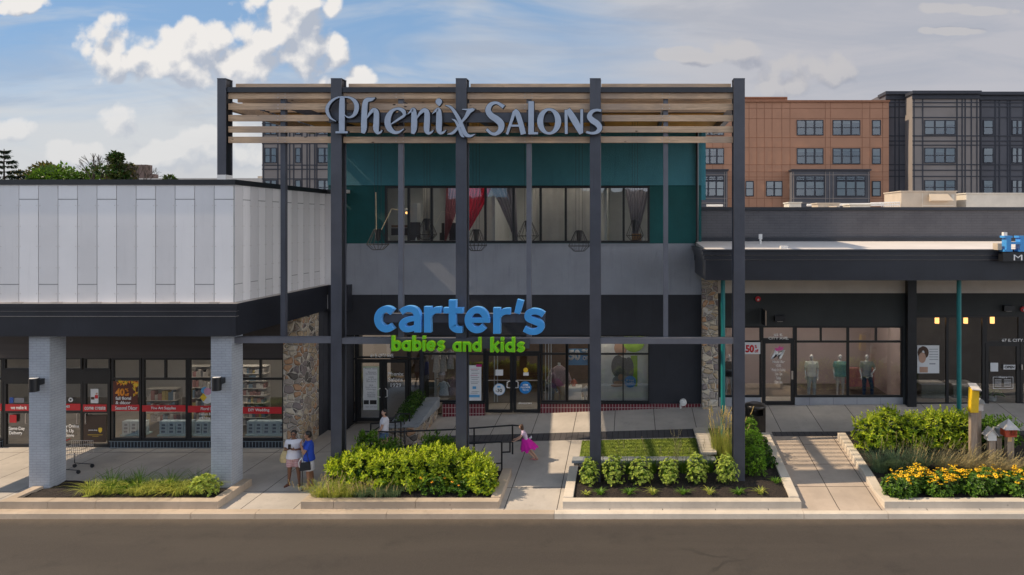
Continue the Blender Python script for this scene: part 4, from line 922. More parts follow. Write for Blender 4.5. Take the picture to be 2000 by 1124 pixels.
text('lettering', 'M', 1980, 1997, 498, 509, YS + .01, M['lettxt'], parent=t)
mb = MB(M['hvac']); mb.box(X_(1952, YS), X_(1960, YS), YS + .1, YS + .4, Z_(489, YS), Z_(476, YS)); mb.build('bracket', None, t)
mb = MB(M['white']); x, y, z = px(1962, 475, 22.9); mb.tube((x, y, 7.2), (x, y, Z_(456, 22.9)), .035); mb.box(x - .06, x + .06, y - .06, y + .06, Z_(461, 22.9), Z_(454, 22.9))
tag(mb.build('vent_pipe', None, None, (x, y, 7.2)), 'white vent pipe rising just behind the blue letter sign', 'vent pipe')
# ---------------------------------------------------------------- big pen-stroke sign
YP = 19.78
k_ = 300 / 2000
def cvA(x, y): return (X_(620 + x * k_, YP), Z_(170 + y * k_, YP))
def cvB(x, y): return (X_(900 + x * k_, YP), Z_(170 + y * k_, YP))
P1 = [
 ('P', [[(322, 140, 58), (318, 250, 72), (316, 400, 74), (316, 595, 72)], [(235, 592, 26), (392, 592, 26)], [(352, 132, 10), (300, 130, 16), (235, 150, 24), (172, 195, 34), (132, 255, 42), (124, 310, 42), (142, 365, 36), (180, 415, 24), (240, 447, 6)], [(290, 132, 10), (400, 136, 22), (462, 165, 40), (500, 215, 54), (510, 270, 58), (496, 330, 52), (465, 375, 38), (415, 398, 22), (375, 385, 14), (352, 360, 6)]]),
 ('h', [[(748, 142, 8), (705, 162, 42), (650, 170, 56), (622, 205, 66), (612, 300, 72), (606, 430, 74), (603, 540, 72), (590, 605, 46)], [(642, 410, 8), (690, 335, 38), (735, 300, 52), (765, 340, 66), (765, 450, 72), (762, 550, 70), (785, 598, 42), (822, 590, 22), (843, 560, 6)]]),
 ('e', [[(952, 490, 12), (1050, 425, 28), (1125, 372, 34), (1118, 318, 50), (1070, 288, 38), (1020, 288, 30), (965, 320, 46), (922, 390, 72), (912, 470, 78), (938, 545, 72), (1000, 592, 46), (1062, 588, 30), (1125, 545, 8)], [(1085, 400, 30), (1158, 356, 8)]]),
 ('n', [[(1172, 358, 6), (1215, 318, 28), (1250, 300, 54), (1258, 400, 74), (1255, 540, 74), (1238, 612, 42)], [(1290, 415, 8), (1335, 345, 36), (1385, 305, 52), (1424, 335, 66), (1425, 450, 74), (1421, 560, 70), (1445, 602, 42), (1485, 590, 22), (1512, 562, 6)]]),
 ('i', [[(1496, 352, 6), (1535, 315, 28), (1575, 300, 54), (1583, 400, 74), (1581, 550, 72), (1602, 600, 42), (1644, 590, 24), (1674, 560, 6)], [(1580, 150, 20), (1580, 172, 72), (1580, 200, 80), (1582, 228, 50), (1584, 248, 8)]]),
 ('x', [[(1664, 240, 6), (1730, 262, 30), (1785, 325, 40), (1840, 420, 50), (1885, 520, 52), (1925, 610, 54), (1985, 640, 36), (2052, 615, 6)], [(2035, 292, 34), (1975, 320, 56), (1935, 385, 42), (1880, 455, 28), (1820, 540, 32), (1760, 600, 34), (1688, 617, 6)], [(1882, 291, 8), (1960, 296, 22), (2053, 290, 6)], [(1748, 418, 6), (1800, 450, 28), (1842, 540, 34), (1878, 630, 34), (1912, 654, 8)]]),
]
P2 = [
 ('S', [[(558, 262, 50), (535, 245, 44), (480, 212, 36), (425, 212, 40), (375, 245, 58), (355, 310, 72), (395, 375, 80), (470, 425, 86), (522, 480, 84), (520, 555, 66), (465, 608, 46), (400, 608, 38), (335, 552, 36)]]),
 ('A', [[(600, 618, 32), (650, 470, 36), (700, 318, 44)], [(700, 300, 40), (735, 345, 66), (775, 460, 68), (815, 618, 70)], [(645, 506, 26), (775, 506, 26)]]),
 ('l', [[(915, 188, 72), (915, 618, 72)], [(885, 604, 32), (1005, 604, 30)]]),
 ('N', [[(1370, 300, 38), (1373, 614, 36)], [(1395, 290, 56), (1440, 370, 80), (1510, 490, 84), (1568, 612, 50)], [(1574, 292, 36), (1574, 600, 36)]]),
 ('S', [[(1830, 312, 34), (1768, 302, 34), (1705, 325, 48), (1675, 385, 66), (1712, 435, 76), (1775, 478, 76), (1808, 535, 66), (1775, 588, 46), (1705, 604, 32), (1632, 588, 30)]]),
]
M['rimblack'] = mat('black_letter_return', (.012, .014, .02), .5)
t = thing('sign', 'large pale blue-grey calligraphic name sign with small capitals across the top of the steel frame', 'sign', (X_(905, YP), YP, Z_(265, YP)))
mb = MB(M['steel']); mb.box(X_(639, YP), X_(1175, YP), 19.9, 19.995, Z_(238, YP), Z_(219, YP)); mb.build('mounting_beam', None, t)
def letterset(t, L, conv, face, rim, Y, gr, dep=.07):
    for nm, strokes in L:
        mb = MB(face)
        for j, s in enumerate(strokes): ribbon(mb, s, Y + .0006 * j, dep, conv)
        o = mb.build('letter', None, t); o['label'] = 'letter ' + nm
        mb = MB(rim)
        for j, s in enumerate(strokes): ribbon(mb, s, Y + .015 + .0006 * j, dep + .03, conv, gr)
        mb.build('letter_return', None, o)
letterset(t, P1, cvA, M['silver'], M['rimblack'], YP, 6); letterset(t, P2, cvB, M['silver'], M['rimblack'], YP, 6)
def oring(conv, cx, cy, rx, ry, ix, iy, Y, dep, m, parent, name, n=48):
    mb = MB(m); vs = []
    for yy in (Y, Y + dep):
        for (a, b) in ((rx, ry), (ix, iy)):
            for i in range(n):
                x, z = conv(cx + a * math.cos(2 * math.pi * i / n), cy + b * math.sin(2 * math.pi * i / n)); vs.append((x, yy, z))
    fs = []
    for i in range(n):
        j = (i + 1) % n; fs += [(i, n + i, n + j, j), (2 * n + i, 2 * n + j, 3 * n + j, 3 * n + i), (i, j, 2 * n + j, 2 * n + i), (n + i, 3 * n + i, 3 * n + j, n + j)]
    mb.add(vs, fs); return mb.build(name, None, parent)
o = oring(cvB, 1150, 450, 156, 172, 78, 140, YP, .07, M['silver'], t, 'letter'); oring(cvB, 1150, 450, 162, 178, 72, 134, YP + .015, .1, M['rimblack'], o, 'letter_return')
# ---------------------------------------------------------------- blue and green children's shop sign
YB = 19.7; kb_ = 390 / 2000
def cvC(x, y): return (X_(700 + x * kb_, YB), Z_(570 + y * kb_, YB))
def arc(cx, cy, rx, ry, a0, a1, w, n=14): return [(cx + rx * math.cos(R(a0 + (a1 - a0) * i / n)), cy + ry * math.sin(R(a0 + (a1 - a0) * i / n)), w) for i in range(n + 1)]
CL = [
 ('c', [arc(276, 277, 86, 98, -48, -312, 72)]),
 ('a', [[(425, 205, 62), (468, 180, 64), (520, 176, 68), (565, 195, 70), (588, 245, 72), (590, 310, 72), (590, 407, 72)], [(600, 272, 52), (530, 274, 54), (462, 295, 60), (434, 335, 64), (462, 375, 62), (515, 378, 58), (560, 360, 50), (590, 320, 40)]]),
 ('r', [[(690, 154, 74), (690, 408, 74)], [(695, 270, 40), (722, 220, 58), (765, 190, 66), (822, 186, 68)]]),
 ('t', [[(940, 88, 76), (940, 315, 76), (950, 358, 74), (985, 382, 68), (1032, 384, 66)], [(853, 191, 60), (1040, 191, 60)]]),
 ('e', [arc(1186, 285, 90, 100, 4, -318, 70), [(1120, 288, 52), (1310, 288, 52)]]),
 ('r', [[(1384, 166, 74), (1384, 420, 74)], [(1388, 282, 40), (1415, 232, 58), (1460, 202, 66), (1517, 198, 68)]]),
 ('apostrophe', [[(1622, 88, 66), (1588, 218, 58)]]),
 ('s', [[(1850, 232, 64), (1810, 208, 62), (1750, 200, 64), (1700, 222, 68), (1702, 268, 70), (1760, 296, 72), (1818, 322, 72), (1822, 370, 70), (1780, 400, 66), (1722, 402, 64), (1662, 376, 62)]]),
]
t = thing('sign', 'fat sky blue lowercase shop name sign with raised letters hung low on the steel frame', 'sign', (X_(900, YB), YB, Z_(655, YB)))
CL = [(k, [[(x, y, w * .86) for x, y, w in s] for s in ss]) for k, ss in CL]
letterset(t, CL, cvC, M['blueL'], M['blueR'], YB, 3.5, .16)
mb = MB(M['steel']); mb.box(X_(745, YB), X_(1063, YB), YB + .17, YB + .28, Z_(632, YB), Z_(615, YB)); mb.build('mounting_beam', None, t)
mb = MB(M['trimlit']); mb.box(X_(745, YB), X_(1063, YB), YB + .168, YB + .28, Z_(614.9, YB), Z_(614, YB)); mb.build('beam_flashing', None, t)
t2 = thing('sign', 'bright lime green words babies and kids beneath the blue sign', 'sign', (X_(895, YB), YB, Z_(688, YB)))
GW = .25
def glyph(ch):
    w = GW; A = lambda a0, a1, cx=.46, rx=.34: [(cx + rx * math.cos(R(a0 + (a1 - a0) * i / 16)), .5 + .37 * math.sin(R(a0 + (a1 - a0) * i / 16)), w) for i in range(17)]
    if ch == 'a': return 1.0, [A(0, 360), [(.80, 1.0, w), (.80, 0, w)]]
    if ch == 'b': return 1.0, [A(0, 360, .52), [(.17, 1.5, w), (.17, 0, w)]]
    if ch == 'd': return 1.0, [A(0, 360), [(.80, 1.5, w), (.80, 0, w)]]
    if ch == 'i': return .36, [[(.17, 1.0, w), (.17, 0, w)], [(.17, 1.48, w), (.17, 1.22, w)]]
    if ch == 'e': return .98, [A(5, 318), [(.18, .5, w * .8), (.86, .5, w * .8)]]
    if ch == 'n': return .98, [[(.17, 1.0, w), (.17, 0, w)], [(.2, .62, w * .6), (.32, .84, w * .8), (.52, .88, w), (.74, .76, w), (.80, .5, w), (.80, 0, w)]]
    if ch == 'k': return .92, [[(.17, 1.5, w), (.17, 0, w)], [(.80, 1.0, w), (.25, .5, w * .8)], [(.30, .62, w * .8), (.80, 0, w * 1.05)]]
    if ch == 's': return .84, [[(.70, .78, w), (.55, .87, w), (.34, .87, w), (.20, .72, w), (.36, .55, w), (.56, .45, w), (.66, .28, w), (.50, .13, w), (.30, .13, w), (.12, .24, w)]]
for wd, a, b, v0, v1 in (('babies', 764, 868, 657, 686), ('and', 884, 940, 660, 687), ('kids', 957, 1025, 660, 688)):
    gl_ = [(ch, *glyph(ch)) for ch in wd]; tot = sum(g[1] for g in gl_) + .10 * (len(wd) - 1); x = 0; hh = 1.5
    for ch, adv, st_ in gl_:
        def cv(px_, py_, x=x): return (X_(a + (x + px_) / tot * (b - a), YB), Z_(v1 - py_ / hh * (v1 - v0), YB))
        mb = MB(M['greenL']); [ribbon(mb, s, YB + .0006 * j, .1, cv) for j, s in enumerate(st_)]; o = mb.build('letter', None, t2); o['label'] = 'green letter ' + ch
        mb = MB(M['greenR']); [ribbon(mb, s, YB + .012 + .0006 * j, .12, cv, .035) for j, s in enumerate(st_)]; mb.build('letter_rim', None, o)
        x += adv + .10
for wd, a, b, v0, v1 in ():
    text('letters', wd, a, b, v0, v1, YB, M['greenL'], parent=t2, depth=.1, bold=.02, backing=M['greenR'], grow=.014)
mb = MB(M['steel']); mb.box(X_(758, YB), X_(1032, YB), YB + .15, YB + .24, Z_(683, YB), Z_(665, YB)); mb.build('mounting_beam', None, t2)
# ---------------------------------------------------------------- glass lettering and posters
def put(name, label, cat, u0, u1, v0, v1, Y, m, group=None, th=.006):
    mb = MB(m); mb.box(X_(u0, Y), X_(u1, Y), Y, Y + th, Z_(v1, Y), Z_(v0, Y))
    return tag(mb.build(name, None, None, (X_((u0 + u1) / 2, Y), Y, Z_(v1, Y))), label, cat, group)
YLg = YL - .0
def rt(s, u0, u1, v0, v1, parent, Y, m=None, bold=.02, name='lettering', **k): return text(name, s, u0, u1, v0, v1, Y, m or M['lettxt'], parent=parent, bold=bold, depth=.003, **k)
for (a, b, v0, v1, s, ta, tb, lab) in ((0.5, 3, 789, 803, '', 0, 0, 'red window band with no words at the left edge of the photo'), (10.5, 56, 790, 803, 'we make it', 21, 52, 'red window band on the door with the blue wheelchair sticker'), (121.5, 157, 789, 802, 'appen', 121, 136, 'red door band ending in appen'), (162, 208, 790.5, 804, 'come create', 165, 206, 'red door band right above the brown door notice'), (218, 272, 791, 803.5, 'Seasonal Décor', 225, 268, 'red window band reading Seasonal Decor'), (277.5, 362, 792, 804.5, 'Fine Art Supplies', 295.5, 343.5, 'red window band reading Fine Art Supplies'), (367, 460, 793, 806, 'Floral Supplies', 392, 435, 'red window band reading Floral, half behind the brick column'), (470, 550, 795.5, 808.5, 'DIY Wedding', 485, 526, 'red window band reading DIY Wedding')):
    o = put('window_band', lab, 'window band', a, b, v0, v1, YL + .02, M['red'], 'red bands across the shop windows')
    if s: rt(s, ta, tb, (v0 + v1) / 2 - 3.6, (v0 + v1) / 2 + 3.6, o, YL + .012, bold=.02)
def words(label, s, u0, u1, v0, v1, Y, m=None, bold=.015, cat='lettering', group=None, **k): return text('lettering', s, u0, u1, v0, v1, Y, m or M['lettxt'], label, cat, None, .003, bold, group, **k)
words('white words Same-Day Delivery low on the first shop door', 'Same-Day\nDelivery', 17.5, 48.5, 834, 851, YL + .01)
words('white words Buy Online Pick Up In Store low on the middle door', 'Buy Online\nPick Up\nIn Store', 121, 154, 829.5, 854, YL + .01)
words('small white words Helium balloons are here under the floral band', 'Helium balloons\nare here', 389, 428, 806.5, 819, YL + .01)
words('white street number 61 E. CITY AVE. above the corner doors', '61 E. CITY AVE.', 723.5, 769, 691.5, 698.5, YE - .07, bold=.02)
words('white serif words naming the salon with 1929 on the corner door', 'Phenix\nSalons\n1929', 757.5, 788, 727, 756.5, YE - .07, bold=.008, align='CENTER')
words('white street number 65 E. CITY AVE. above the boutique door', '65 E.\nCITY AVE.', 1501, 1540, 652, 663.5, YR - .0, bold=.02, align='CENTER')
words('white street number 67 E. CITY AVE. above the right edge door', '67 E. CITY AVE.', 1957, 2018, 662, 668, YR - .0, bold=.03)
M['navy'] = mat('navy_sticker', (.02, .08, .35), .5)
M['brown'] = mat('brown_vinyl', (.05, .028, .018), .6)
M['choc'] = mat('poster_dark_red', (.10, .02, .012), .6)
M['orange'] = mat('poster_orange', (.80, .28, .02), .6)
M['yellow'] = mat('poster_yellow', (.75, .50, .03), .6)
M['skin_l'] = mat('poster_skin', (.45, .27, .19), .6)
M['skyb'] = mat('sky_blue_vinyl', (.10, .34, .62), .5)
M['dkblue'] = mat('bright_blue_vinyl', (.02, .20, .52), .5)
M['lime'] = mat('lime_vinyl', (.30, .48, .05), .5)
M['paper'] = mat('paper_white', (.66, .67, .68), .7, .03)
M['greytx'] = mat('grey_print', (.20, .21, .24), .7)
M['palegr'] = mat('pale_print', (.42, .50, .36), .7)
M['magenta'] = mat('magenta_print', (.45, .02, .16), .6)
M['hairbr'] = mat('printed_brown_hair', (.07, .035, .02), .7)
M['knit'] = mat('printed_grey_knit', (.13, .135, .145), .8, .2, 30)
put('sticker', 'small blue wheelchair access sticker on the first door', 'sticker', 18.5, 26, 777, 788, YL + .01, M['navy'])
put('sticker', 'pale opening hours sticker beside the wheelchair sticker', 'sticker', 28, 47, 777.5, 787, YL + .01, M['greytx'])
put('sticker', 'square red delivery sticker above Same-Day Delivery', 'sticker', 18.5, 32, 811, 826, YL + .01, M['red'])
mb = MB(M['paper'], M['ltdark']); disc(mb, Lx(137.5), Lz(781.5), .08, YL + .01, .004); disc(mb, Lx(137.5), Lz(781.5), .035, YL + .007, .003, 1)
tag(mb.build('sticker', None, None, (Lx(137.5), YL, Lz(781))), 'round white sticker with a dark mark on the middle door', 'sticker')
o = put('poster', 'small poster of a person in red on the door right of the round sticker', 'poster', 177, 192, 760, 788, YL + .01, M['paper'])
mb = MB(M['skin_l'], M['hairbr'], M['red']); mb.box(Lx(185), Lx(191), YL + .006, YL + .009, Lz(779), Lz(772), 2); mb.ball((Lx(188.5), YL + .008, Lz(769.5)), .035, 0, ry=.003); mb.box(Lx(177.5), Lx(184), YL + .006, YL + .009, Lz(781), Lz(776), 1); mb.build('printed_figure', None, o)
o = put('notice', 'brown parcel notice with a small gold shield on the lower door', 'notice', 163, 207, 812, 864, YL + .012, M['brown'])
mb = MB(M['yellow']); cx, cz = Lx(195.5), Lz(841); mb.prism([(cx - .065, cz + .08), (cx - .065, cz - .03), (cx, cz - .09), (cx + .065, cz - .03), (cx + .065, cz + .08), (cx, cz + .095)], YL + .005, YL + .011); mb.box(Lx(171), Lx(200), YL + .008, YL + .011, Lz(850.3), Lz(849.6)); mb.box(Lx(180), Lx(192), YL + .008, YL + .011, Lz(853), Lz(852.5)); mb.build('shield', None, o)
rt('parcel drop', 173, 190, 839, 842.5, o, YL + .008)
o = put('poster', 'autumn sale poster reading 40% off fall floral & decor with yellow leaves', 'poster', 221, 269, 744.5, 790.5, YL + .015, M['choc'])
rt('40', 225, 243.5, 759, 774, o, YL + .01, M['orange'], .05); rt('%', 244, 251, 759, 765.5, o, YL + .01, M['orange'], .04); rt('off', 244, 252, 768, 774, o, YL + .01, M['orange'], .04)
rt('fall floral\n& décor', 225.5, 256, 775, 790, o, YL + .01, bold=.03)
mb = MB(M['yellow'], M['orange']); rr = random.Random(2)
for i in range(34):
    u, v = (rr.uniform(222, 268), rr.uniform(745, 751)) if i < 20 else (rr.uniform(261, 268), rr.uniform(751, 773)); a = rr.uniform(0, 3.1); r = .07; cx, cz = Lx(u), Lz(v); f = .006 + i * .0001
    mb.prism([(cx + r * math.cos(a + q) * (1 if j % 2 == 0 else .35), cz + r * math.sin(a + q) * (1 if j % 2 == 0 else .35)) for j, q in enumerate([k * 1.047 for k in range(6)])], YL + .013 - f, YL + .0145 - f, rr.randint(0, 1))
mb.build('printed_leaves', None, o)
# balloons decal
mb = MB(M['skyb'], mat('pink_vinyl', (.6, .3, .42), .6), M['yellow'], M['paper']); disc(mb, Lx(399), Lz(763), .12, YL + .012, .003, 0); disc(mb, Lx(405), Lz(765), .13, YL + .008, .003, 1); cx, cz = Lx(397), Lz(777); mb.prism([(cx - .12, cz), (cx, cz - .14), (cx + .12, cz), (cx, cz + .15)], YL + .004, YL + .007, 2); disc(mb, Lx(404), Lz(778), .2, YL + .016, .003, 3)
tag(mb.build('balloon_decal', None, None, (Lx(400), YL, Lz(785))), 'blue and pink balloon decal half behind the second brick column', 'window decal')
# packages standing inside the craft shop windows
M['pack'] = mat('pale_blue_package', (.40, .50, .56), .6, .08, 4); M['jar'] = mat('blue_grey_print', (.09, .13, .20), .6, .3, 8); M['shelfblue'] = mat('pale_shelf', (.42, .56, .58), .6)
pk = None; kk = 0
for (a, b, n) in ((224, 270, 3), (298, 362, 4), (368, 411, 3), (471, 549, 5)):
    w = (b - a) / n
    mb = MB(M['shelfblue']); mb.box(Lx(a - 1), Lx(b + 1), YL + .25, YL + .7, Lz(857), Lz(854.5)); tag(mb.build('display_shelf', None, None, (Lx(a), YL, Lz(856))), 'pale low window shelf under the ' + {3: 'three', 4: 'four', 5: 'five'}[n] + ' jar packages ' + {224: 'below the autumn poster', 298: 'below Fine Art Supplies', 368: 'left of the second brick column', 471: 'below DIY Wedding'}[a], 'shelf')
    for i in range(n):
        loc = (Lx(a + i * w + w / 2), YL + .45, Lz(854.5))
        if pk is None:
            pk = thing('package', 'pale blue package printed with jars in the craft shop window', 'package', loc, 'packages of jars in the craft shop windows'); hw = .125
            mb = MB(M['pack']); mb.box(loc[0] - hw, loc[0] + hw, YL + .33, YL + .57, loc[2], loc[2] + .46); mb.build('carton', None, pk)
            mb = MB(M['jar']); 
            for q, zz in enumerate((.06, .18, .30)): mb.box(loc[0] - .06 + .01 * q, loc[0] + .065, YL + .322, YL + .328, loc[2] + zz, loc[2] + zz + .07)
            mb.build('print', None, pk)
        else: copy_tree(pk, loc=loc, scale=(w / 15.6 * 1.03, 1, 1))
# shelves of goods further inside
def goods(label, u0, u1, v0, v1, Y, rows, seed, pal):
    t = thing('shelf_unit', label, 'shelves', (X_((u0 + u1) / 2, Y), Y, Z_(v1, Y)))
    x0, x1, z0, z1 = X_(u0, Y), X_(u1, Y), Z_(v1, Y), Z_(v0, Y)
    mb = MB(M['offwhite']); mb.box(x0, x1, Y + .3, Y + .34, z0, z1)
    for r in range(rows + 1): z = z0 + (z1 - z0) * r / rows; mb.box(x0, x1, Y, Y + .3, z - .02, z)
    mb.build('frame', None, t)
    rr = random.Random(seed); mb = MB(*pal)
    for r in range(rows):
        x = x0 + .03; z = z0 + (z1 - z0) * r / rows; mh = (z1 - z0) / rows - .05
        while x < x1 - .1:
            w = rr.uniform(.06, .16); mb.box(x, x + w - .012, Y + .02, Y + .24, z, z + mh * rr.uniform(.45, .95), rr.randrange(len(pal))); x += w
    o = mb.build('goods', None, t); o['kind'] = 'stuff'
gp = [mat('goods_a', (.35, .33, .32), .7), mat('goods_b', (.12, .12, .14), .7), mat('goods_c', (.25, .12, .12), .7), mat('goods_d', (.33, .26, .1), .7), mat('goods_e', (.1, .17, .24), .7), mat('goods_f', (.46, .45, .44), .7)]
goods('crowded shelves of small wares behind the DIY Wedding window', 455, 519, 716, 830, 25.6, 8, 1, gp)
goods('shelves of frames behind the floral window', 366, 408, 716, 840, 26.2, 6, 2, gp)
goods('low shelves of craft goods behind the fine art window', 285, 345, 760, 850, 27.0, 4, 3, gp)
# ---------------------------------------------------------------- children's shop contents
YI = YM + .3
o = put('poster', 'tall salon price list with a green border on the corner door', 'poster', 709, 740.5, 716, 801.5, YE - .075, M['palegr'])
mb = MB(M['paper']); mb.box(X_(711, YE), X_(738.5, YE), YE - .08, YE - .076, Z_(800, YE), Z_(718, YE)); mb.build('sheet', None, o)
mb = MB(M['ltdark']); mb.box(X_(712, YE), X_(722, YE), YE - .084, YE - .0805, Z_(789, YE), Z_(781, YE)); mb.box(X_(724, YE), X_(737, YE), YE - .084, YE - .0805, Z_(789, YE), Z_(781, YE)); mb.build('printed_pictures', None, o)
for s, a, b, v in (('Phenix Salons', 713, 737, 720), ('Elevator', 719, 735, 727), ('To 2nd floor', 714, 736, 730.5), ('HAIR', 720, 730, 737), ('Color & Cuts', 715, 735, 741), ('Barbers', 716, 734, 745), ('SPA', 721, 729, 753), ('Facials Waxing', 714, 735, 757), ('Massage', 716, 734, 761), ('NAILS', 718, 731, 767), ('Manicure', 717, 733, 771), ('Pedicure', 718, 732, 774.5), ('Open seven days', 714, 736, 795)):
    text('print', s, a, b, v - 1.5, v + 1.8, YE - .082, M['greytx'], parent=o, depth=.001)
o = put('poster', 'pale store rewards poster with a blue foot, left of the shop doors', 'poster', 915, 940, 714, 783, YM + .0, M['paper'])
mb = MB(M['skyb'], M['magenta'], M['greytx']); mb.box(Mx(915.5), Mx(937), YM - .004, YM - .001, Mz(776.5), Mz(771.5)); mb.box(Mx(923), Mx(930), YM - .004, YM - .001, Mz(760), Mz(755)); mb.box(Mx(930), Mx(941), YM - .006, YM - .002, Mz(717), Mz(712), 1)
for i, v in enumerate((721, 724, 729, 733, 737, 741, 746, 749, 765, 768)): mb.box(Mx(919 + i % 3), Mx(936 - i % 2 * 3), YM - .004, YM - .001, Mz(v + .8), Mz(v), 2 if i not in (0, 3) else 1)
mb.build('print', None, o)
def rnd_sticker(label, u, v, r, m, lines, Y, ring=None):
    mb = MB(ring or m); cx, cz = X_(u, Y), Z_(v, Y); disc(mb, cx, cz, r, Y, .004)
    o = tag(mb.build('sticker', None, None, (cx, Y, cz)), label, 'sticker')
    mb = MB(m); disc(mb, cx, cz, r * .93, Y - .003, .002); mb.build('face', None, o)
    for s, a, b, v0, v1, mm in lines: text('print', s, a, b, v0, v1, Y - .006, mm, parent=o, depth=.002, bold=.02)
    return o
rnd_sticker('round white sticker with 30 on the left shop door', 975, 761, .225, M['paper'], [('-30', 968, 980.5, 760, 766.5, M['ltdark'])], YM - .03, M['skyb'])
mb = MB(M['skyb']); mb.box(Mx(971.5), Mx(978), YM - .04, YM - .036, Mz(757), Mz(753.5)); tag(mb.build('sticker', None, None, px(975, 757, YM)), 'tiny blue mark above the 30 on the round white sticker', 'sticker')
rnd_sticker('round bright blue sticker reading KIDS PRESCHOOL TO 14 on the right shop door', 1026, 757.5, .235, M['dkblue'], [('SIZES', 1021, 1031.5, 751, 754, M['lettxt']), ('PRESCHOOL', 1017, 1036, 755.5, 758.8, M['lettxt']), ('TO 14', 1020.5, 1032, 760.5, 763.8, M['lettxt'])], YM - .03)
words('small white web tag low on the right shop door', '#lovecarters', 1012.5, 1038.5, 786, 790, YM - .02, bold=.02)
put('notice', 'small framed white notice on the left shop door', 'notice', 967.5, 982.5, 722.5, 734, YM - .03, M['paper'])
o = put('notice', 'small yellow and purple award sticker on the right shop door', 'notice', 1022, 1032.5, 728, 734, YM - .03, M['paper']); mb = MB(M['yellow']); disc(mb, Mx(1027), Mz(723), .09, YM - .034, .003); mb.build('print', None, o)
o = put('poster', 'blue hanging banner reading 50% OFF in the shop window', 'poster', 1109.5, 1153, 681.5, 713.5, YI - .12, M['skyb'])
rt('50', 1110.5, 1133.5, 683.5, 704, o, YI - .126, bold=.05); rt('%', 1136, 1151, 682.5, 692.5, o, YI - .126, bold=.05); rt('OFF', 1138, 1153, 696, 704, o, YI - .126, bold=.05)
Yp = YM + .33
o = put('poster', 'large child portrait poster with a lime green offer circle in the right window', 'poster', 1196, 1245.5, 655.5, 760, Yp, M['paper'])
for uq in (1170, 1190, 1210, 1230, 1250):
    mb = MB(M['fill_glow']); mb.box(X_(uq, Yp) - .13, X_(uq, Yp) + .13, YM + .14, YM + .24, zh - .05, zh - .02); mb.build('window_fill', None, MBD)  # glowing strips added behind the window header to brighten the poster
mb = MB(M['lime'], M['skin_l'], M['hairbr'], M['knit'], M['dkblue'], M['greytx'])
def PB(u0, u1, v0, v1, mi, lay): mb.box(X_(u0, Yp), X_(u1, Yp), Yp - .004 - .003 * lay, Yp - .002 - .003 * lay, Z_(v1, Yp), Z_(v0, Yp), mi)
def PE(u, v, ru, rv, mi, lay): disc(mb, X_(u, Yp), Z_(v, Yp), ru * Yp / F, Yp - .004 - .003 * lay, .002, mi, 26, rv * Yp / F)
PB(1232, 1245, 695, 755, 0, 0); PE(1210, 667, 12, 10, 2, 1); PE(1212, 680, 12.5, 15, 1, 2); PB(1197, 1222, 655.6, 658, 2, 0)
PE(1207, 716, 13, 22, 3, 3); PE(1216, 722, 18, 24, 3, 4); PE(1228, 722, 10, 24, 3, 3.5); PE(1222, 744, 20, 10, 5, 5); PE(1205, 744, 9, 9, 5, 4.5); PE(1208, 748, 10, 4, 1, 6); PE(1205, 753, 12, 3, 1, 6.5); PE(1212, 737, 5, 6, 1, 7)
mb.build('printed_child', None, o)
mb = MB(M['lime']); disc(mb, X_(1238, Yp), Z_(667, Yp), 21 * Yp / F, Yp - .05, .004, 0, 32); mb.build('offer_circle', None, o)
text('print', '$5', 1223.5, 1244, 657.5, 670, Yp - .056, M['paper'], parent=o, depth=.003, bold=.06)
mb = MB(M['dkblue']); disc(mb, X_(1231, Yp), Z_(745.5, Yp), 11.5 * Yp / F, Yp - .04, .004, 0, 32); mb.build('blue_circle', None, o)
text('print', '#1 brand', 1223, 1238, 741, 745.5, Yp - .045, M['paper'], parent=o, depth=.003, bold=.03); text('print', 'in baby\nclothing', 1222, 1240, 746.5, 751.5, Yp - .045, M['paper'], parent=o, depth=.003, bold=.01)
M['cube'] = mat('display_white', (.55, .57, .58), .6, .04, 2)
mb = MB(M['cube']); mb.box(Mx(1109), Mx(1134), YI, YI + .5, zb_ + .02, Mz(761)); mb.box(Mx(1109), Mx(1152), YI - .1, YI + .6, zb_ - .1, zb_ + .02)
tag(mb.build('plinth', None, None, px(1120, 785, YI)), 'white cube plinth under the coral baby outfit', 'plinth')
def outfit(label, u, v0, v1, Y, top, bottom, skin=None, kid=1.0, legs=True):
    """headless child dress form"""
    z1, z0 = Z_(v0, Y), Z_(v1, Y); h = z1 - z0; x = X_(u, Y)
    t = thing('dress_form', label, 'dress form', (x, Y, z0))
    mb = MB(top); w = h * .17
    mb.loft([(x, Y, z0 + h * .42, w, w * .6), (x, Y, z0 + h * .55, w * 1.02, w * .65), (x, Y, z0 + h * .78, w * 1.1, w * .62), (x, Y, z0 + h * .88, w * .85, w * .5), (x, Y, z0 + h * .93, w * .4, w * .35)])
    for s in (-1, 1): mb.tube((x + s * w * .9, Y, z0 + h * .84), (x + s * w * 1.75, Y - .03, z0 + h * .52), w * .36, w * .26, 10)
    mb.build('top', None, t)
    mb = MB(bottom)
    if legs:
        for s in (-1, 1): mb.tube((x + s * w * .48, Y, z0 + h * .44), (x + s * w * .5, Y, z0 + .02), w * .42, w * .3, 10)
    else: mb.loft([(x, Y, z0, w * 1.25, w), (x, Y, z0 + h * .44, w * .8, w * .6)])
    mb.build('bottom', None, t)
    mb = MB(M['cube']); mb.tube((x, Y, z0 + h * .92), (x, Y, z0 + h), w * .22, w * .2, 8)
    for s in (-1, 1): mb.ball((x + s * w * 1.8, Y - .035, z0 + h * .5), w * .22, n=8, m=6)
    mb.build('form', None, t); return t
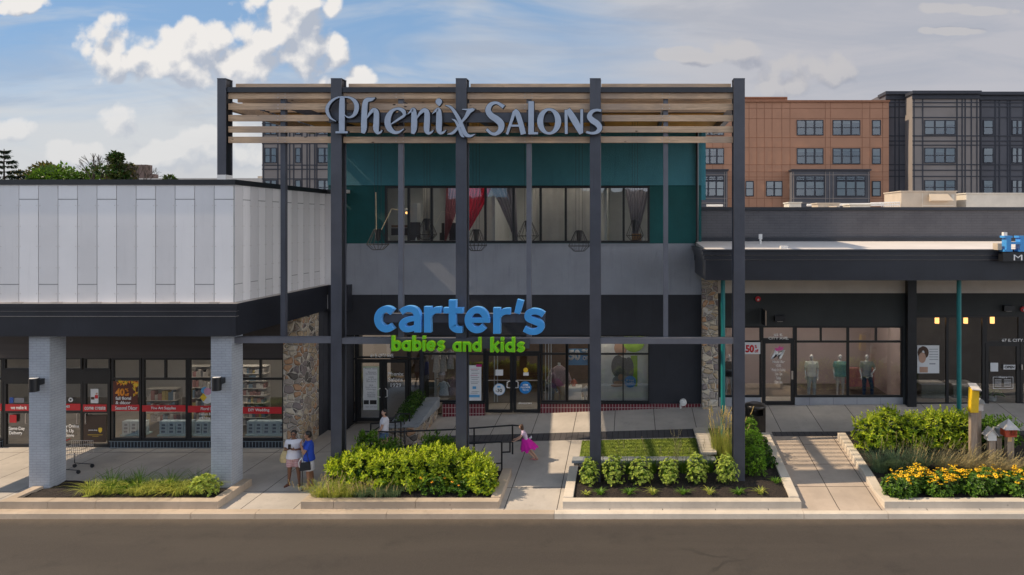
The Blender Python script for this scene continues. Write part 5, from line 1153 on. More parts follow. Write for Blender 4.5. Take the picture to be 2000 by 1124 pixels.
coral = mat('coral_cloth', (.42, .10, .06), .8, .1, 20); navyc = mat('navy_cloth', (.02, .05, .08), .8, .2, 20); mauve = mat('mauve_fur', (.30, .22, .24), .9, .2, 30, .8, 60); khaki = mat('khaki_cloth', (.38, .30, .16), .8, .1, 20); palec = mat('pale_blue_cloth', (.45, .5, .55), .8, .2, 30); charc_c = mat('dark_green_cloth', (.045, .05, .045), .8, .2, 20)
outfit('small coral babysuit form sitting on the white cube plinth', 1121, 740, 761, YI + .2, coral, coral)
outfit('navy toddler jacket form with dark trousers beside the shop doors', 1076, 745, 786, YI + .1, navyc, charc_c)
outfit('tall form in a mauve fleece coat and khaki trousers behind the navy jacket', 1092, 709, 785, YI + .4, mauve, khaki)
outfit('small pale blue patterned outfit right of the white cube', 1145, 753, 785, YI + .15, palec, palec)
# hanging clothes left of the column
gc = [mat('cream_garment', (.50, .47, .44), .85, .15, 18), mat('grey_garment', (.36, .35, .37), .85, .2, 18), palec, mauve]
def garment(x, z, h, w, Y, m, label):
    mb = MB(m); r = random.random()
    mb.loft([(x, Y, z - h, w, .06), (x + .01, Y, z - h * .5, w * .8, .055), (x, Y, z - h * .12, w * .72, .05), (x, Y, z, w * .2, .03)], n=16)
    for s in (-1, 1): mb.tube((x + s * w * .6, Y, z - h * .1), (x + s * w * 1.15, Y, z - h * .42), .045, .035, 8)
    o = mb.build('garment', None, None, (x, Y, z)); return tag(o, label, 'garment', 'hanging children\'s clothes in the left shop window')
labs = ['long cream sleepsuit hanging highest left beside the window edge', 'cream striped sleepsuit hanging second from the window edge', 'grey sleepsuit hanging third, nearest the steel post', 'blue checked shirt hanging low in the left shop window', 'mauve patterned dress hanging low behind the checked shirt', 'folded grey garment hanging at the middle rail']
for i, (u, v, h, w, mi) in enumerate(((846, 688, .85, .14, 0), (858, 690, .8, .15, 0), (871, 689, .75, .15, 1), (857, 753, .55, .2, 2), (873, 746, .7, .18, 3), (851, 727, .3, .14, 1))): garment(Mx(u), Mz(v), h, w, YI + .12 + .09 * i, gc[mi], labs[i])
mb = MB(M['postwood']); mb.box(Mx(846), Mx(880), YI + .05, YI + .1, Mz(745), Mz(743)); mb.box(Mx(840), Mx(890), YI + .7, YI + .8, Mz(790), Mz(655)); tag(mb.build('clothes_rail', None, None, px(860, 745, YI)), 'wooden rail and panel behind the hanging children\'s clothes', 'clothes rail')
M['amber'] = mat('amber_lamp', (1.0, .5, .16), .5, emis=2.4)
for i, u in enumerate((1830, 1886, 1938)):
    x, y, z = px(u, 625, YR + .6); mb = MB(M['amber']); mb.tube((x, y, z - .14), (x, y, z + .16), .08, n=14)
    o = tag(mb.build('pendant_lamp', None, None, (x, y, z)), ['lit amber pendant lamp left of the teal post in the far right shop', 'lit amber pendant lamp just right of the teal post', 'lit amber pendant lamp above the far right door'][i], 'pendant lamp', 'amber lamps in the far right shop')
    mb = MB(M['wire']); mb.tube((x, y, z + .16), (x, y, 4.74), .01, n=6); mb.build('cord', None, o)
# right shop posters etc
o = put('poster', 'window poster of a person with curly brown hair', 'poster', 1791.5, 1834.5, 675, 729.5, YR + .0, M['paper'])
mb = MB(M['hairbr'], M['skin_l'], M['greytx'])
for i in range(26):
    a = random.uniform(0, 6.28); disc(mb, Rx(1803) + .13 * math.cos(a), Rz(689) + .16 * math.sin(a), .085, YR - .003 - i * .0002, .001, 0, 10)
disc(mb, Rx(1801), Rz(699), .14, YR - .012, .001, 1, 20, .2); mb.box(Rx(1815), Rx(1827), YR - .004, YR - .001, Rz(712), Rz(710), 2); mb.box(Rx(1796), Rx(1812), YR - .006, YR - .003, Rz(728), Rz(717), 1)
for k in range(5): mb.box(Rx(1815), Rx(1832), YR - .004, YR - .001, Rz(683 + k * 5), Rz(682 + k * 5), 2)
mb.build('printed_face', None, o)
o = put('sign', 'white OPEN sign hanging on the far right door', 'sign', 1960, 1983, 713, 722, YR + .0, M['paper']); rt('OPEN', 1962, 1981.5, 714.8, 720.2, o, YR - .006, M['ltdark'], .05)
put('notice', 'small white paper notice left of the OPEN sign', 'notice', 1934.5, 1949.5, 709, 726, YR + .0, M['paper'])
mb = MB(M['lettxt'])
for (a, b, c, d) in ((1939.5, 1979, 736.5, 737.2), (1939.5, 1979, 758.8, 759.5), (1939.5, 1940.2, 737.2, 758.8), (1978.3, 1979, 737.2, 758.8)): mb.box(Rx(a), Rx(b), YR, YR + .003, Rz(d), Rz(c))
for k in range(6): mb.box(Rx(1943), Rx(1956), YR, YR + .003, Rz(742.4 + k * 2.6), Rz(741.8 + k * 2.6)); mb.box(Rx(1961), Rx(1975), YR, YR + .003, Rz(742.4 + k * 2.6), Rz(741.8 + k * 2.6))
o = tag(mb.build('lettering', None, None, px(1960, 759, YR)), 'white outlined opening hours list low on the far right door', 'lettering'); rt('Hours', 1951, 1967, 735, 739, o, YR - .004)
o = put('poster', 'white sale poster with red 50 in the boutique window beside the teal post', 'poster', 1450, 1485, 669, 692, YR + .0, M['paper']); rt('50', 1456, 1473, 674, 689, o, YR - .006, M['red'], .05); rt('%\noff', 1474, 1481.5, 674, 689, o, YR - .006, M['red'], .03)
rt('M', 1505, 1534, 684, 702, words('white script boutique name and opening hours on the boutique door', 'Moda Bar', 1508, 1533, 704.5, 709.5, YR - .06, shear=.3), YR - .06, bold=.03, shear=.4)
words('lines of white opening hours below the boutique name', 'HOURS\nMonday thru Saturday\n11am - 7pm\nSunday\n12pm - 5pm', 1507.5, 1534, 712, 751, YR - .06, bold=.0, align='CENTER')
mb = MB(mat('pink_vinyl_crown', (.6, .08, .3), .5)); cx, cz = Rx(1521), Rz(682); mb.prism([(cx - .12, cz - .07), (cx + .13, cz - .02), (cx + .18, cz + .1), (cx + .07, cz + .06), (cx + .02, cz + .14), (cx - .04, cz + .04), (cx - .17, cz + .05)], YR - .065, YR - .06)
tag(mb.build('decal', None, None, (cx, YR, cz)), 'pink crown decal above the script M on the boutique door', 'decal')
# wall fittings right
def strobe(u, v, lab):
    mb = MB(M['red'], M['white']); x, y, z = px(u, v, YR); mb.tube((x, YR - .08, z), (x, YR, z), .1, n=18); mb.ball((x, YR - .09, z - .03), .04, 1, 8, 6); tag(mb.build('fire_alarm', None, None, (x, y, z)), lab, 'fire alarm')
strobe(1480, 584, 'round red fire alarm on the dark wall above the boutique'); strobe(1997, 604, 'round red fire alarm at the right edge above the last shop')
for (u, v, lab) in ((1522, 622, 'black wall light above the boutique door'), (1967, 602, 'black wall light beside the right edge fire alarm')):
    mb = MB(M['black']); x, y, z = px(u, v, YR); mb.box(x - .19, x + .19, YR - .16, YR, z - .1, z + .1); o = tag(mb.build('wall_light', None, None, (x, y, z)), lab, 'wall light'); mb = MB(M['trimlit']); mb.box(x - .1, x + .1, YR - .15, YR - .01, z - .112, z - .102); mb.build('lens', None, o)
t = thing('blade_sign', 'small wooden blade sign projecting from the wall left of the boutique door', 'sign', px(1487, 616, YR))
x = Rx(1488); mb = MB(M['black']); mb.box(x - .035, x - .015, YR - .75, YR - .05, Rz(632), Rz(602)); mb.build('frame', None, t); mb = MB(M['wood']); mb.box(x - .014, x + .03, YR - .72, YR - .08, Rz(631), Rz(603)); mb.build('board', None, t)
for s, (u, v) in enumerate(((63, 753), (421, 751))):
    xw = X_(u, 19.6); z = Z_(v, 19.6); t = thing('wall_lamp', ['black cylinder wall lamp on the first brick column', 'black cylinder wall lamp on the second brick column'][s], 'wall lamp', (xw, 19.6, z), 'cylinder lamps on the brick columns')
    mb = MB(M['black']); mb.tube((xw, 19.66, z - .19), (xw, 19.66, z + .19), .125, n=20); mb.build('shade', None, t)
    mb = MB(M['black']); mb.box(xw - .05, xw + .12, 19.7, 19.88, z - .02, z + .14); mb.build('bracket', None, t)
    mb = MB(M['white']); mb.tube((xw, 19.66, z + .191), (xw, 19.66, z + .196), .11, n=20); mb.build('lens', None, t)
# trash can
t = thing('trash_can', 'round dark bronze litter bin with a side opening beside the right post of the frame', 'trash can', (X_(1475, 23.5), 23.5, G(4.3, 23.5)))
xc, yc = X_(1475, 23.4), 23.4; z0 = G(4.3, 23.4); M['bronze'] = mat('bronze_metal', (.045, .042, .04), .3, .2, 2, metal=.6)
mb = MB(M['bronze'])
for i in range(44):
    a = 2 * math.pi * i / 44
    if -2.35 < (a if a < math.pi else a - 2 * math.pi) < -.8: top = .72
    else: top = .95
    mb.box(xc + .33 * math.cos(a) - .019, xc + .33 * math.cos(a) + .019, yc + .33 * math.sin(a) - .019, yc + .33 * math.sin(a) + .019, z0 + .05, z0 + top)
mb.tube((xc, yc, z0), (xc, yc, z0 + .06), .34, n=28); mb.build('slatted_body', None, t)
mb = MB(M['bronze']); mb.tube((xc, yc, z0 + .06), (xc, yc, z0 + .72), .3, n=28); mb.build('liner', None, t)
mb = MB(M['bronze']); mb.loft([(xc, yc, z0 + .95, .36, .36), (xc, yc, z0 + 1.0, .37, .37), (xc, yc, z0 + 1.05, .34, .34), (xc, yc, z0 + 1.10, .2, .2)], n=28); mb.build('lid', None, t)
# door mat oval shadow-like drain cover is only shade in the photo: none built
# shopping cart behind first column
t = thing('shopping_cart', 'empty wire shopping cart standing behind the first brick column', 'shopping cart', (X_(147, 21.6), 21.6, .15))
mb = MB(M['trimlit']); x0, x1, y0, y1 = X_(122, 21.6), X_(165, 21.6), 21.4, 21.95
for k in range(12):
    a = k / 11; xx = x0 + (x1 - x0) * a; mb.tube((xx, y0, .62), (xx, y0, 1.02), .006); mb.tube((xx, y1, .62), (xx, y1, 1.02), .006)
for zz in (.62, .75, .88, 1.02):
    mb.path([(x0, y0, zz), (x1, y0, zz), (x1, y1, zz), (x0, y1, zz), (x0, y0, zz)], .008)
for k in range(6): yy = y0 + (y1 - y0) * k / 5; mb.tube((x0, yy, .62), (x1, yy, .62), .006)
mb.build('basket', None, t)
mb = MB(M['black']); mb.path([(x0 + .1, y0, .62), (x0 + .1, y0, .3), (x1, y0, .26)], .014); mb.path([(x0 + .1, y1, .62), (x0 + .1, y1, .3), (x1, y1, .26)], .014); mb.build('chassis', None, t)
for xx in (x0 + .1, x1 - .03):
    for yy in (y0, y1): mb = MB(M['black']); mb.tube((xx, yy - .015, .21), (xx, yy + .015, .21), .06, n=14); mb.build('wheel', None, t)
mb = MB(M['red']); mb.tube((x0 - .05, y0, 1.07), (x0 - .05, y1, 1.07), .018); mb.tube((x0 - .05, y0, 1.07), (x0, y0, .95), .01); mb.build('handle', None, t)
# curtains upstairs
M['curt'] = mat('sheer_curtain', (.50, .49, .47), .9, .06, 2, trans=.3); M['curtr'] = mat('red_curtain', (.55, .02, .05), .9, .1, 2, trans=.3); M['curtg'] = mat('grey_lilac_curtain', (.30, .28, .32), .9, .08, 2, trans=.3)
def curtain(label, u0, u1, Y, m, tie=None, v0=366, v1=472, n=90):
    mb = MB(m); vs = []; rr = random.Random(int(u0)); ph = rr.uniform(0, 6); rows = 14
    for j in range(rows + 1):
        t = j / rows
        for i in range(n + 1):
            s = i / n; a, b = u0, u1
            if tie is not None: a = u0 + (tie - u0) * (t ** .8) * .9; b = u1 + (tie - u1) * (t ** 1.2) * .93
            u = a + (b - a) * s
            vs.append((X_(u, Y), Y + .05 * math.sin(s * n * .42 + ph + .6 * math.sin(s * 9)) * (1 if tie is None else .7), Z_(v0 + (v1 - v0) * t, Y)))
    mb.add(vs, [(j * (n + 1) + i, (j + 1) * (n + 1) + i, (j + 1) * (n + 1) + i + 1, j * (n + 1) + i + 1) for j in range(rows) for i in range(n)], 0, True)
    tag(mb.build('curtain', None, None, px(u0, v1, Y)), label, 'curtain', 'curtains in the upstairs windows')
curtain('white sheer curtain filling the window panes left of the fourth steel post', 1040, 1158, YM + .3, M['curt'])
curtain('faded rose curtain draped behind the panes left of the third steel post', 872, 905, YM + .3, mat('rose_curtain', (.42, .17, .19), .9, .1, 2, trans=.3), 868)
curtain('red curtain swept aside just right of the third steel post', 905, 960, YM + .32, M['curtr'], 900)
curtain('grey curtain gathered beside the red one', 955, 1008, YM + .36, M['curtg'], 1012)
curtain('lilac grey curtain tied back in the rightmost upstairs pane', 1219, 1268, YM + .3, M['curtg'], 1240)
curtain('narrow white curtain in the second upstairs bay', 826, 846, YM + .4, M['curt'])
def simple(name, label, cat, boxes, Y, mats):
    t = thing(name, label, cat, px(boxes[0][0], boxes[0][3], Y))
    for i, (a, b, c, d, dep, mi, pn) in enumerate(boxes):
        mb = MB(mats[mi]); mb.box(X_(a, Y), X_(b, Y), Y + .01 * i, Y + dep + .01 * i, Z_(d, Y), Z_(c, Y)); mb.build(pn, None, t, bevel=.01)
simple('wicker_box', 'orange wicker box on the sill of the rightmost upstairs pane', 'box', [(1234, 1253, 457, 473, .3, 0, 'body'), (1240, 1246, 465, 469, .02, 1, 'clasp')], YM + .22, [mat('wicker', (.38, .2, .08), .8, .3, 30, .8, 80), M['white']])
simple('cabinet', 'white wall cabinet with a dark lower half in the second upstairs bay', 'cabinet', [(801, 815, 398, 434, .4, 0, 'cupboard'), (801, 815, 434.5, 470, .4, 1, 'base')], YM + .8, [M['lintgrey'], M['inter_dk']])
simple('salon_chair', 'dark salon chair with a raised hood dryer behind the third upstairs bay', 'chair', [(868, 886, 397, 411, .4, 0, 'hood'), (876, 880, 411, 436, .1, 0, 'stem'), (862, 890, 436, 455, .5, 0, 'backrest'), (858, 892, 455, 470, .6, 0, 'seat')], YM + .7, [M['inter_dk']])
simple('desk', 'dark desk and shelf inside the first upstairs pane', 'desk', [(764, 798, 446, 460, .6, 0, 'drawers'), (764, 798, 440, 445, .7, 1, 'top')], YM + .9, [M['inter_dk'], M['inter_br']])
for i, (u, lab) in enumerate(((759, 'small white bottle at the left end of the upstairs sill'), (794, 'small pale green bottle on the sill near the first mullion'), (813, 'small white tub on the upstairs sill below the cabinet'), (1257, 'small white candle right of the wicker box'), (1265, 'white candle at the right end of the upstairs sill'))):
    mb = MB(M['white']); x, y, z = px(u, 472, YM + .15); mb.loft([(x, y, z, .035, .035), (x, y, z + .1, .035, .035), (x, y, z + .13, .015, .015), (x, y, z + .17, .015, .015)], n=10); tag(mb.build('bottle', None, None, (x, y, z)), lab, 'bottle')
# furniture behind right glass
simple('counter', 'pale reception counter behind the far right shop glass', 'counter', [(1800, 1846, 752, 788, .6, 0, 'body'), (1798, 1848, 750, 752, .7, 1, 'top')], YR + .9, [mat('sage_laminate', (.22, .23, .19), .6), M['lintgrey']])
simple('counter', 'second pale counter right of the teal post behind the glass', 'counter', [(1862, 1902, 752, 788, .6, 0, 'body'), (1860, 1904, 750, 752, .7, 1, 'top')], YR + .9, [M['sage_laminate'] if 'sage_laminate' in M else MATS['sage_laminate'], M['lintgrey']])
simple('sofa', 'pink sofa at the back of the boutique window', 'sofa', [(1660, 1708, 738, 756, .8, 0, 'seat'), (1660, 1708, 720, 738, .25, 0, 'backrest')], YR + 1.6, [mat('pink_velvet', (.34, .14, .15), .8, .1, 4)])
# cage pendants under the roof
def pendant(u, v0, v1, Y, lab, w=21):
    x, _, zt_ = px(u, v0, Y); zb2 = Z_(v1, Y); W_ = w * Y / F; zm = zb2 + (zt_ - zb2) * .26
    t = thing('cage_pendant', lab, 'pendant lamp', (x, Y, zb2), 'wire cage pendants hanging under the roof')
    mb = MB(M['wire']); n = 16
    for i in range(n):
        a = 2 * math.pi * i / n; c, s = math.cos(a), math.sin(a)
        mb.path([(x + .36 * W_ * c, Y + .36 * W_ * s, zt_), (x + W_ * c, Y + W_ * s, zm), (x + .5 * W_ * c, Y + .5 * W_ * s, zb2)], .006, 5)
    for r, z in ((.36, zt_), (1, zm), (.5, zb2)):
        for i in range(n): a, b = 2 * math.pi * i / n, 2 * math.pi * (i + 1) / n; mb.tube((x + r * W_ * math.cos(a), Y + r * W_ * math.sin(a), z), (x + r * W_ * math.cos(b), Y + r * W_ * math.sin(b), z), .008, n=5)
    mb.build('cage', None, t)
    mb = MB(M['black']); mb.tube((x, Y, zt_ + .03), (x, Y, zt_ - (zt_ - zb2) * .55), .30 * W_, .18 * W_, 14); mb.build('lamp_holder', None, t)
    mb = MB(M['wire'])
    for q in (-.3, 0, .3): mb.tube((x + q * W_, Y, zt_), (x + q * W_, Y, 11.64), .005, n=5)
    mb.build('cord', None, t)
    return t
t = pendant(738, 449, 488, 23.0, 'wire cage pendant with gold cords, furthest left under the roof')
mb = MB(mat('gold_cord', (.55, .42, .25), .5)); Yq = 22.9
for (a, b, c, d) in ((735, 449, 734, 376), (745, 449, 765, 408), (765, 408, 790, 413)): mb.tube(px(a, b, Yq), px(c, d, Yq), .014, n=6)
mb.build('gold_cord', None, t)
pendant(834, 429, 469, 24.4, 'wire cage pendant hanging between the first mullion and the third post', 19)
pendant(930, 450, 490, 23.0, 'wire cage pendant half hidden behind the third steel post', 21)
pendant(1031, 433, 471, 24.4, 'wire cage pendant behind the thin upright in front of the white curtain', 21)
pendant(1131, 452, 491, 23.0, 'wire cage pendant immediately left of the fourth steel post', 21)
pendant(1240, 432, 470, 24.4, 'wire cage pendant in front of the lilac grey curtain', 17)
mb = MB(M['amber']); x, y, z = px(794, 416, YM + .6); mb.ball((x, y, z), .05); o = tag(mb.build('bulb_lamp', None, None, (x, y, z)), 'small lit amber bulb inside the first upstairs pane', 'lamp'); mb = MB(M['white']); mb.ball((x, y, z + .1), .07); mb.build('shade', None, o)
# ---------------------------------------------------------------- foliage
def leafmat(name, c, isl=.35, tr=.35, rough=.45):
    return mat(name, c, rough, .15, 6, island=isl, trans=tr, spec=.4)
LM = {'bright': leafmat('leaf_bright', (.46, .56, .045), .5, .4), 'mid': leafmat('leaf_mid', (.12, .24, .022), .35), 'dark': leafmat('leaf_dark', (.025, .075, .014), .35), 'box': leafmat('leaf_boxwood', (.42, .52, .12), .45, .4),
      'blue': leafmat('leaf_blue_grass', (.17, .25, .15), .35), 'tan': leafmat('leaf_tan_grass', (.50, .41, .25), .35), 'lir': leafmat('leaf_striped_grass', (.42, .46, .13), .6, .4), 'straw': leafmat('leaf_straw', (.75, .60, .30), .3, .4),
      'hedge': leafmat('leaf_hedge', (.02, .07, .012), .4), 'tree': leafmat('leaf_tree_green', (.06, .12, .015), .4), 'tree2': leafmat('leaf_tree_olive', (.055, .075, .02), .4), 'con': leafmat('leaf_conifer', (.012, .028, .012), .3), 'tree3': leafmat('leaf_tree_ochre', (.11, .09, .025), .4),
      'rud': leafmat('leaf_flower_green', (.12, .24, .03), .4), 'fern': leafmat('leaf_feathery', (.22, .42, .04), .35, .4)}
M['stem'] = mat('green_stem', (.07, .09, .03), .8); M['bark'] = mat('bark', (.06, .045, .035), .9, .3, 6, .8, 20)
M['petal'] = mat('yellow_petal', (.95, .60, .012), .6, .1, 5, island=.2, trans=.25); M['cone'] = mat('dark_cone', (.05, .025, .01), .8); M['petalo'] = mat('orange_petal', (.92, .42, .01), .6, .1, 5, island=.2)
def leaf(mb, p, d, up, L, w, mi=0, droop=.25):
    s = d.cross(up)
    if s.length < 1e-4: s = Vector((1, 0, 0))
    s.normalize(); m = p + d * L * .45 + up * L * .05; t = p + d * L - up * L * droop
    mb.add([p, m + s * w / 2, t, m - s * w / 2], [(0, 1, 2, 3)] if abs(droop) < .01 else [(0, 1, 2), (0, 2, 3)], mi)
def rv3(rr): 
    while True:
        v = Vector((rr.uniform(-1, 1), rr.uniform(-1, 1), rr.uniform(-1, 1)))
        if .05 < v.length < 1: return v.normalized()
def shrub(name, label, x, y, z, rx, ry, h, nros, L, mats, seed, cat='shrub', group=None, per=7, low=.0, wob=.3, wd=.42, sprig=0.0):
    rr = random.Random(seed); t = thing(name, label, cat, (x, y, z), group)
    st = MB(); fo = MB(*[LM[m] for m in mats]); c = Vector((x, y, z + h * .48)); nsv = Vector((seed * 1.7, 0, 0))
    for i in range(nros):
        v = rv3(rr)
        if v.z < low - .75: v.z = -v.z
        k = 1 + wob * noise.noise(v * 2.2 + nsv) + .12 * noise.noise(v * 6 + nsv)
        rad = k * (rr.uniform(.82, 1.0) if rr.random() < .72 else rr.uniform(.35, .8))
        p = c + Vector((v.x * rx * rad, v.y * ry * rad, v.z * h * .54 * rad))
        if p.z < z + .03: continue
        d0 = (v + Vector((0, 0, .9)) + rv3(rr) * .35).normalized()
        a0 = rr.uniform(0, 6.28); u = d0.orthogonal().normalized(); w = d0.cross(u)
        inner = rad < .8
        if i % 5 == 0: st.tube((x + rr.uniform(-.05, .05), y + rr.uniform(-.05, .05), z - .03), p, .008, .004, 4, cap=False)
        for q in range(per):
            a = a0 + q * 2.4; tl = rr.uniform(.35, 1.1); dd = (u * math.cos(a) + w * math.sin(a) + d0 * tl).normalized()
            mi = (len(mats) - 1 if inner and len(mats) > 1 and rr.random() < .6 else (0 if rr.random() < .8 or len(mats) < 2 else 1))  # inner leaves mostly take the last, darker tone: inside shade put into colour
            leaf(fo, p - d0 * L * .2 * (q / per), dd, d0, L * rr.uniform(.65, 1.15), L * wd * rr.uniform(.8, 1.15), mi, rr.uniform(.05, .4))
    for i in range(int(nros * sprig)):
        a = rr.uniform(0, 6.28); q = math.sqrt(rr.random()) * .9; p = Vector((x + q * rx * math.cos(a), y + q * ry * math.sin(a), z + h * (.48 + .5 * math.sqrt(max(0, 1 - q * q))))); d = (Vector((math.cos(a) * q * .5, math.sin(a) * q * .5, 1)) + rv3(rr) * .25).normalized(); Ls = L * rr.uniform(1.0, 2.2); st.tube(p - d * L, p + d * Ls, .006, .003, 4, cap=False); u = d.orthogonal().normalized(); w = d.cross(u)
        for k in range(11):
            f = k / 10; b_ = k * 2.4; leaf(fo, p + d * Ls * f, ((u * math.cos(b_) + w * math.sin(b_)) * (1.1 - f * .7) + d * (.35 + f)).normalized(), d, L * (1.05 - .45 * f), L * .34, 0, .15)
    if st.v: st.build('stems', M['stem'], t)
    fo.build('foliage', None, t); return t
def grassclump(name, label, x, y, z, r, h, n, mat_, seed, lean=(0, 0), spread=.6, w=.012, cat='grass clump', group=None, plume=None, np_=0, segs=4, ph=1.25, pw=.009):
    rr = random.Random(seed); t = thing(name, label, cat, (x, y, z), group); mb = MB(LM[mat_])
    def blade(mb, h, w, sp, mi=0, k=segs, thick=False):
        a = rr.uniform(0, 6.28); q = r * math.sqrt(rr.random()) * .5; p = Vector((x + q * math.cos(a), y + q * math.sin(a), z - .02)); a += rr.uniform(-.6, .6)
        d = Vector((math.cos(a), math.sin(a), 0)); s = Vector((-d.y, d.x, 0)); vs = []; hh = h * rr.uniform(.6, 1.1); o = sp * rr.uniform(.2, 1.15) * hh
        for i in range(k + 1):
            f = i / k; c = p + d * o * f ** 1.8 + Vector((lean[0] * f * f * hh, lean[1] * f * f * hh, hh * (f - .42 * sp * f * f * f)))
            ww = w * (1 - f) ** .6 if not thick else w
            vs += [c - s * ww / 2, c + s * ww / 2]
        mb.add(vs, [(2 * i, 2 * i + 1, 2 * i + 3, 2 * i + 2) for i in range(k)], mi); return c, d
    for i in range(n): blade(mb, h, w, spread)
    mb.build('blades', None, t)
    if np_:
        pm = MB(LM[plume])
        for i in range(np_):
            c, d = blade(pm, h * ph, .006, spread * .7)
            ax = (d * .3 + Vector((lean[0], lean[1], .9))).normalized()
            for q in range(26):
                f = q / 26; leaf(pm, c + ax * (f - .5) * .24 * h ** .3, (ax + rv3(rr) * .4).normalized(), rv3(rr), .045, pw, 0, 0)
        pm.build('plumes', None, t)
    return t
# middle planter mass
G_ = 'bright leafy shrubs in the middle planter'
sp_ = [(-8.35, 19.95, .46, .72, 'loose low shrub at the left tip of the leafy mass, beside the woman in blue'), (-7.75, 19.85, .52, 1.02, 'tall lime green shrub in front of the second steel post'), (-7.1, 19.75, .52, .92, 'lime green shrub in front of the woman in denim shorts'), (-6.4, 19.8, .52, .98, 'lime green shrub directly below the letters babies'), (-5.75, 19.85, .52, 1.08, 'lime green shrub just left of the third steel post'), (-5.1, 19.85, .50, 1.0, 'lime green shrub hiding the foot of the third steel post'), (-4.5, 19.8, .48, .86, 'lime green shrub above the orange flowers, right of the third steel post'), (-4.2, 19.5, .38, .62, 'low lime green shrub at the right end of the middle planter')]
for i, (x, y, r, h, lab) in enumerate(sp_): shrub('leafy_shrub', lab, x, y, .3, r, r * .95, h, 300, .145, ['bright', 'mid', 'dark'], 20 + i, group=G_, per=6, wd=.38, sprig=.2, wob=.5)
for i, (x, y, h, lab) in enumerate(((-7.9, 20.55, 1.3, 'darker shaded shrub behind the left half of the leafy mass'), (-7.25, 20.6, 1.05, 'low dark shaded shrub in front of the stair handrail'), (-5.95, 20.55, 1.2, 'darker shaded shrub whose tips rise above the long ramp railing'), (-5.4, 20.5, 1.1, 'shaded shrub left of the foot of the third steel post'))): shrub('leafy_shrub', lab, x, y, .3, .42, .35, h, 150, .13, ['mid', 'dark'], 40 + i, group=G_, sprig=.2)  # back row in darker leaf colours, its shade painted into the leaves
for i, (x, y, lab) in enumerate(((-8.75, 19.25, 'feathery green grass tuft at the left front corner of the middle planter'), (-8.35, 19.2, 'feathery grass tuft second from the left corner of the middle planter'), (-7.95, 19.25, 'tan tipped grass tuft in the front left of the middle planter'), (-7.55, 19.25, 'tan tipped grass tuft below the lime shrub'), (-7.1, 19.25, 'grey green grass tuft near the middle of the planter front'), (-6.7, 19.3, 'grey green grass tuft left of the orange flowers'))):
    grassclump('grass_tuft', lab, x, y, .3, .42, .66 if i < 3 else .56, 300, 'blue' if i > 2 else 'lir', 60 + i, (.12, -.08), 1.0, .010, plume='tan', np_=26 if i in (1, 2, 3, 4) else 8, group='grass tufts in the middle planter', ph=1.1)
def flower(mb_p, mb_c, c, r, rr, n=9):
    up = (Vector((0, -.25, 1)) + rv3(rr) * .4).normalized(); u = up.orthogonal().normalized(); w = up.cross(u)
    for k in range(n):
        a = 2 * math.pi * k / n; d = (u * math.cos(a) + w * math.sin(a)); s = up.cross(d)
        mb_p.add([c + s * r * .1, c + d * r * .6 + s * r * .24 + up * .004, c + d * r - up * r * .15, c + d * r * .6 - s * r * .24 + up * .004], [(0, 1, 2, 3)])
    mb_c.ball(c + up * .008, r * .27, n=6, m=4)
def blossom_proto(name, m, r, seed):
    rr = random.Random(seed); p = MB(m); flower(p, MB(), Vector((0, 0, 0)), r, rr); o = p.build(name, None, None, (0, 0, 0))
    q = MB(M['cone']); q.ball((0, 0, .008), r * .27, n=6, m=4); e = q.build('flower_cone', None, o); return o, e
def flowerplant(label, x, y, z, rx, ry, h, n, seed, nf, m='petal', group=None, fm=('rud', 'dark'), r=.065, nl=330):
    t = shrub('flowering_plant', label, x, y, z, rx, ry, h, nl, .10, list(fm), seed, 'flowers', group, 5)
    rr = random.Random(seed + 5); pt = None
    for i in range(nf):
        a = rr.uniform(0, 6.28); q = math.sqrt(rr.random()); p = Vector((x + q * rx * .95 * math.cos(a), y + q * ry * .95 * math.sin(a) - ry * .1, z + h * rr.uniform(.78, 1.18)))
        if pt is None:
            ob = MB(M[m], M['cone'], M['stem']); fp = MB(); fc = MB(); flower(fp, fc, p, r, rr); ob.add(fp.v, fp.f, 0); ob.add(fc.v, fc.f, 1); ob.tube(p, p - Vector((0, 0, h * .4)), .004, n=4, mi=2, cap=False); pt = ob.build('blossom', None, t); p0 = p
        else:
            c = pt.copy(); COL.objects.link(c); c.parent = t; d = p - p0
            # turn about its own bloom so copies differ
            ang = rr.uniform(0, 6.28); org = ORG[t.name]; piv = p0 - org; sc = rr.uniform(.8, 1.2); Rm = Matrix.Rotation(ang, 3, 'Z'); c.rotation_euler = (0, 0, ang); c.scale = (sc,) * 3
            c.location = p - org - (Rm @ (piv * sc)); ORG[c.name] = org
    return t
flowerplant('small plant with scattered orange flowers at the front of the middle planter', -5.55, 19.35, .3, .42, .25, .5, 0, 71, 11, 'petalo', fm=('mid', 'dark'), r=.038, nl=150)
flowerplant('few orange flowers near the right end of the middle planter', -4.85, 19.3, .3, .3, .22, .4, 0, 72, 4, 'petalo', fm=('mid', 'dark'), r=.038, nl=90)
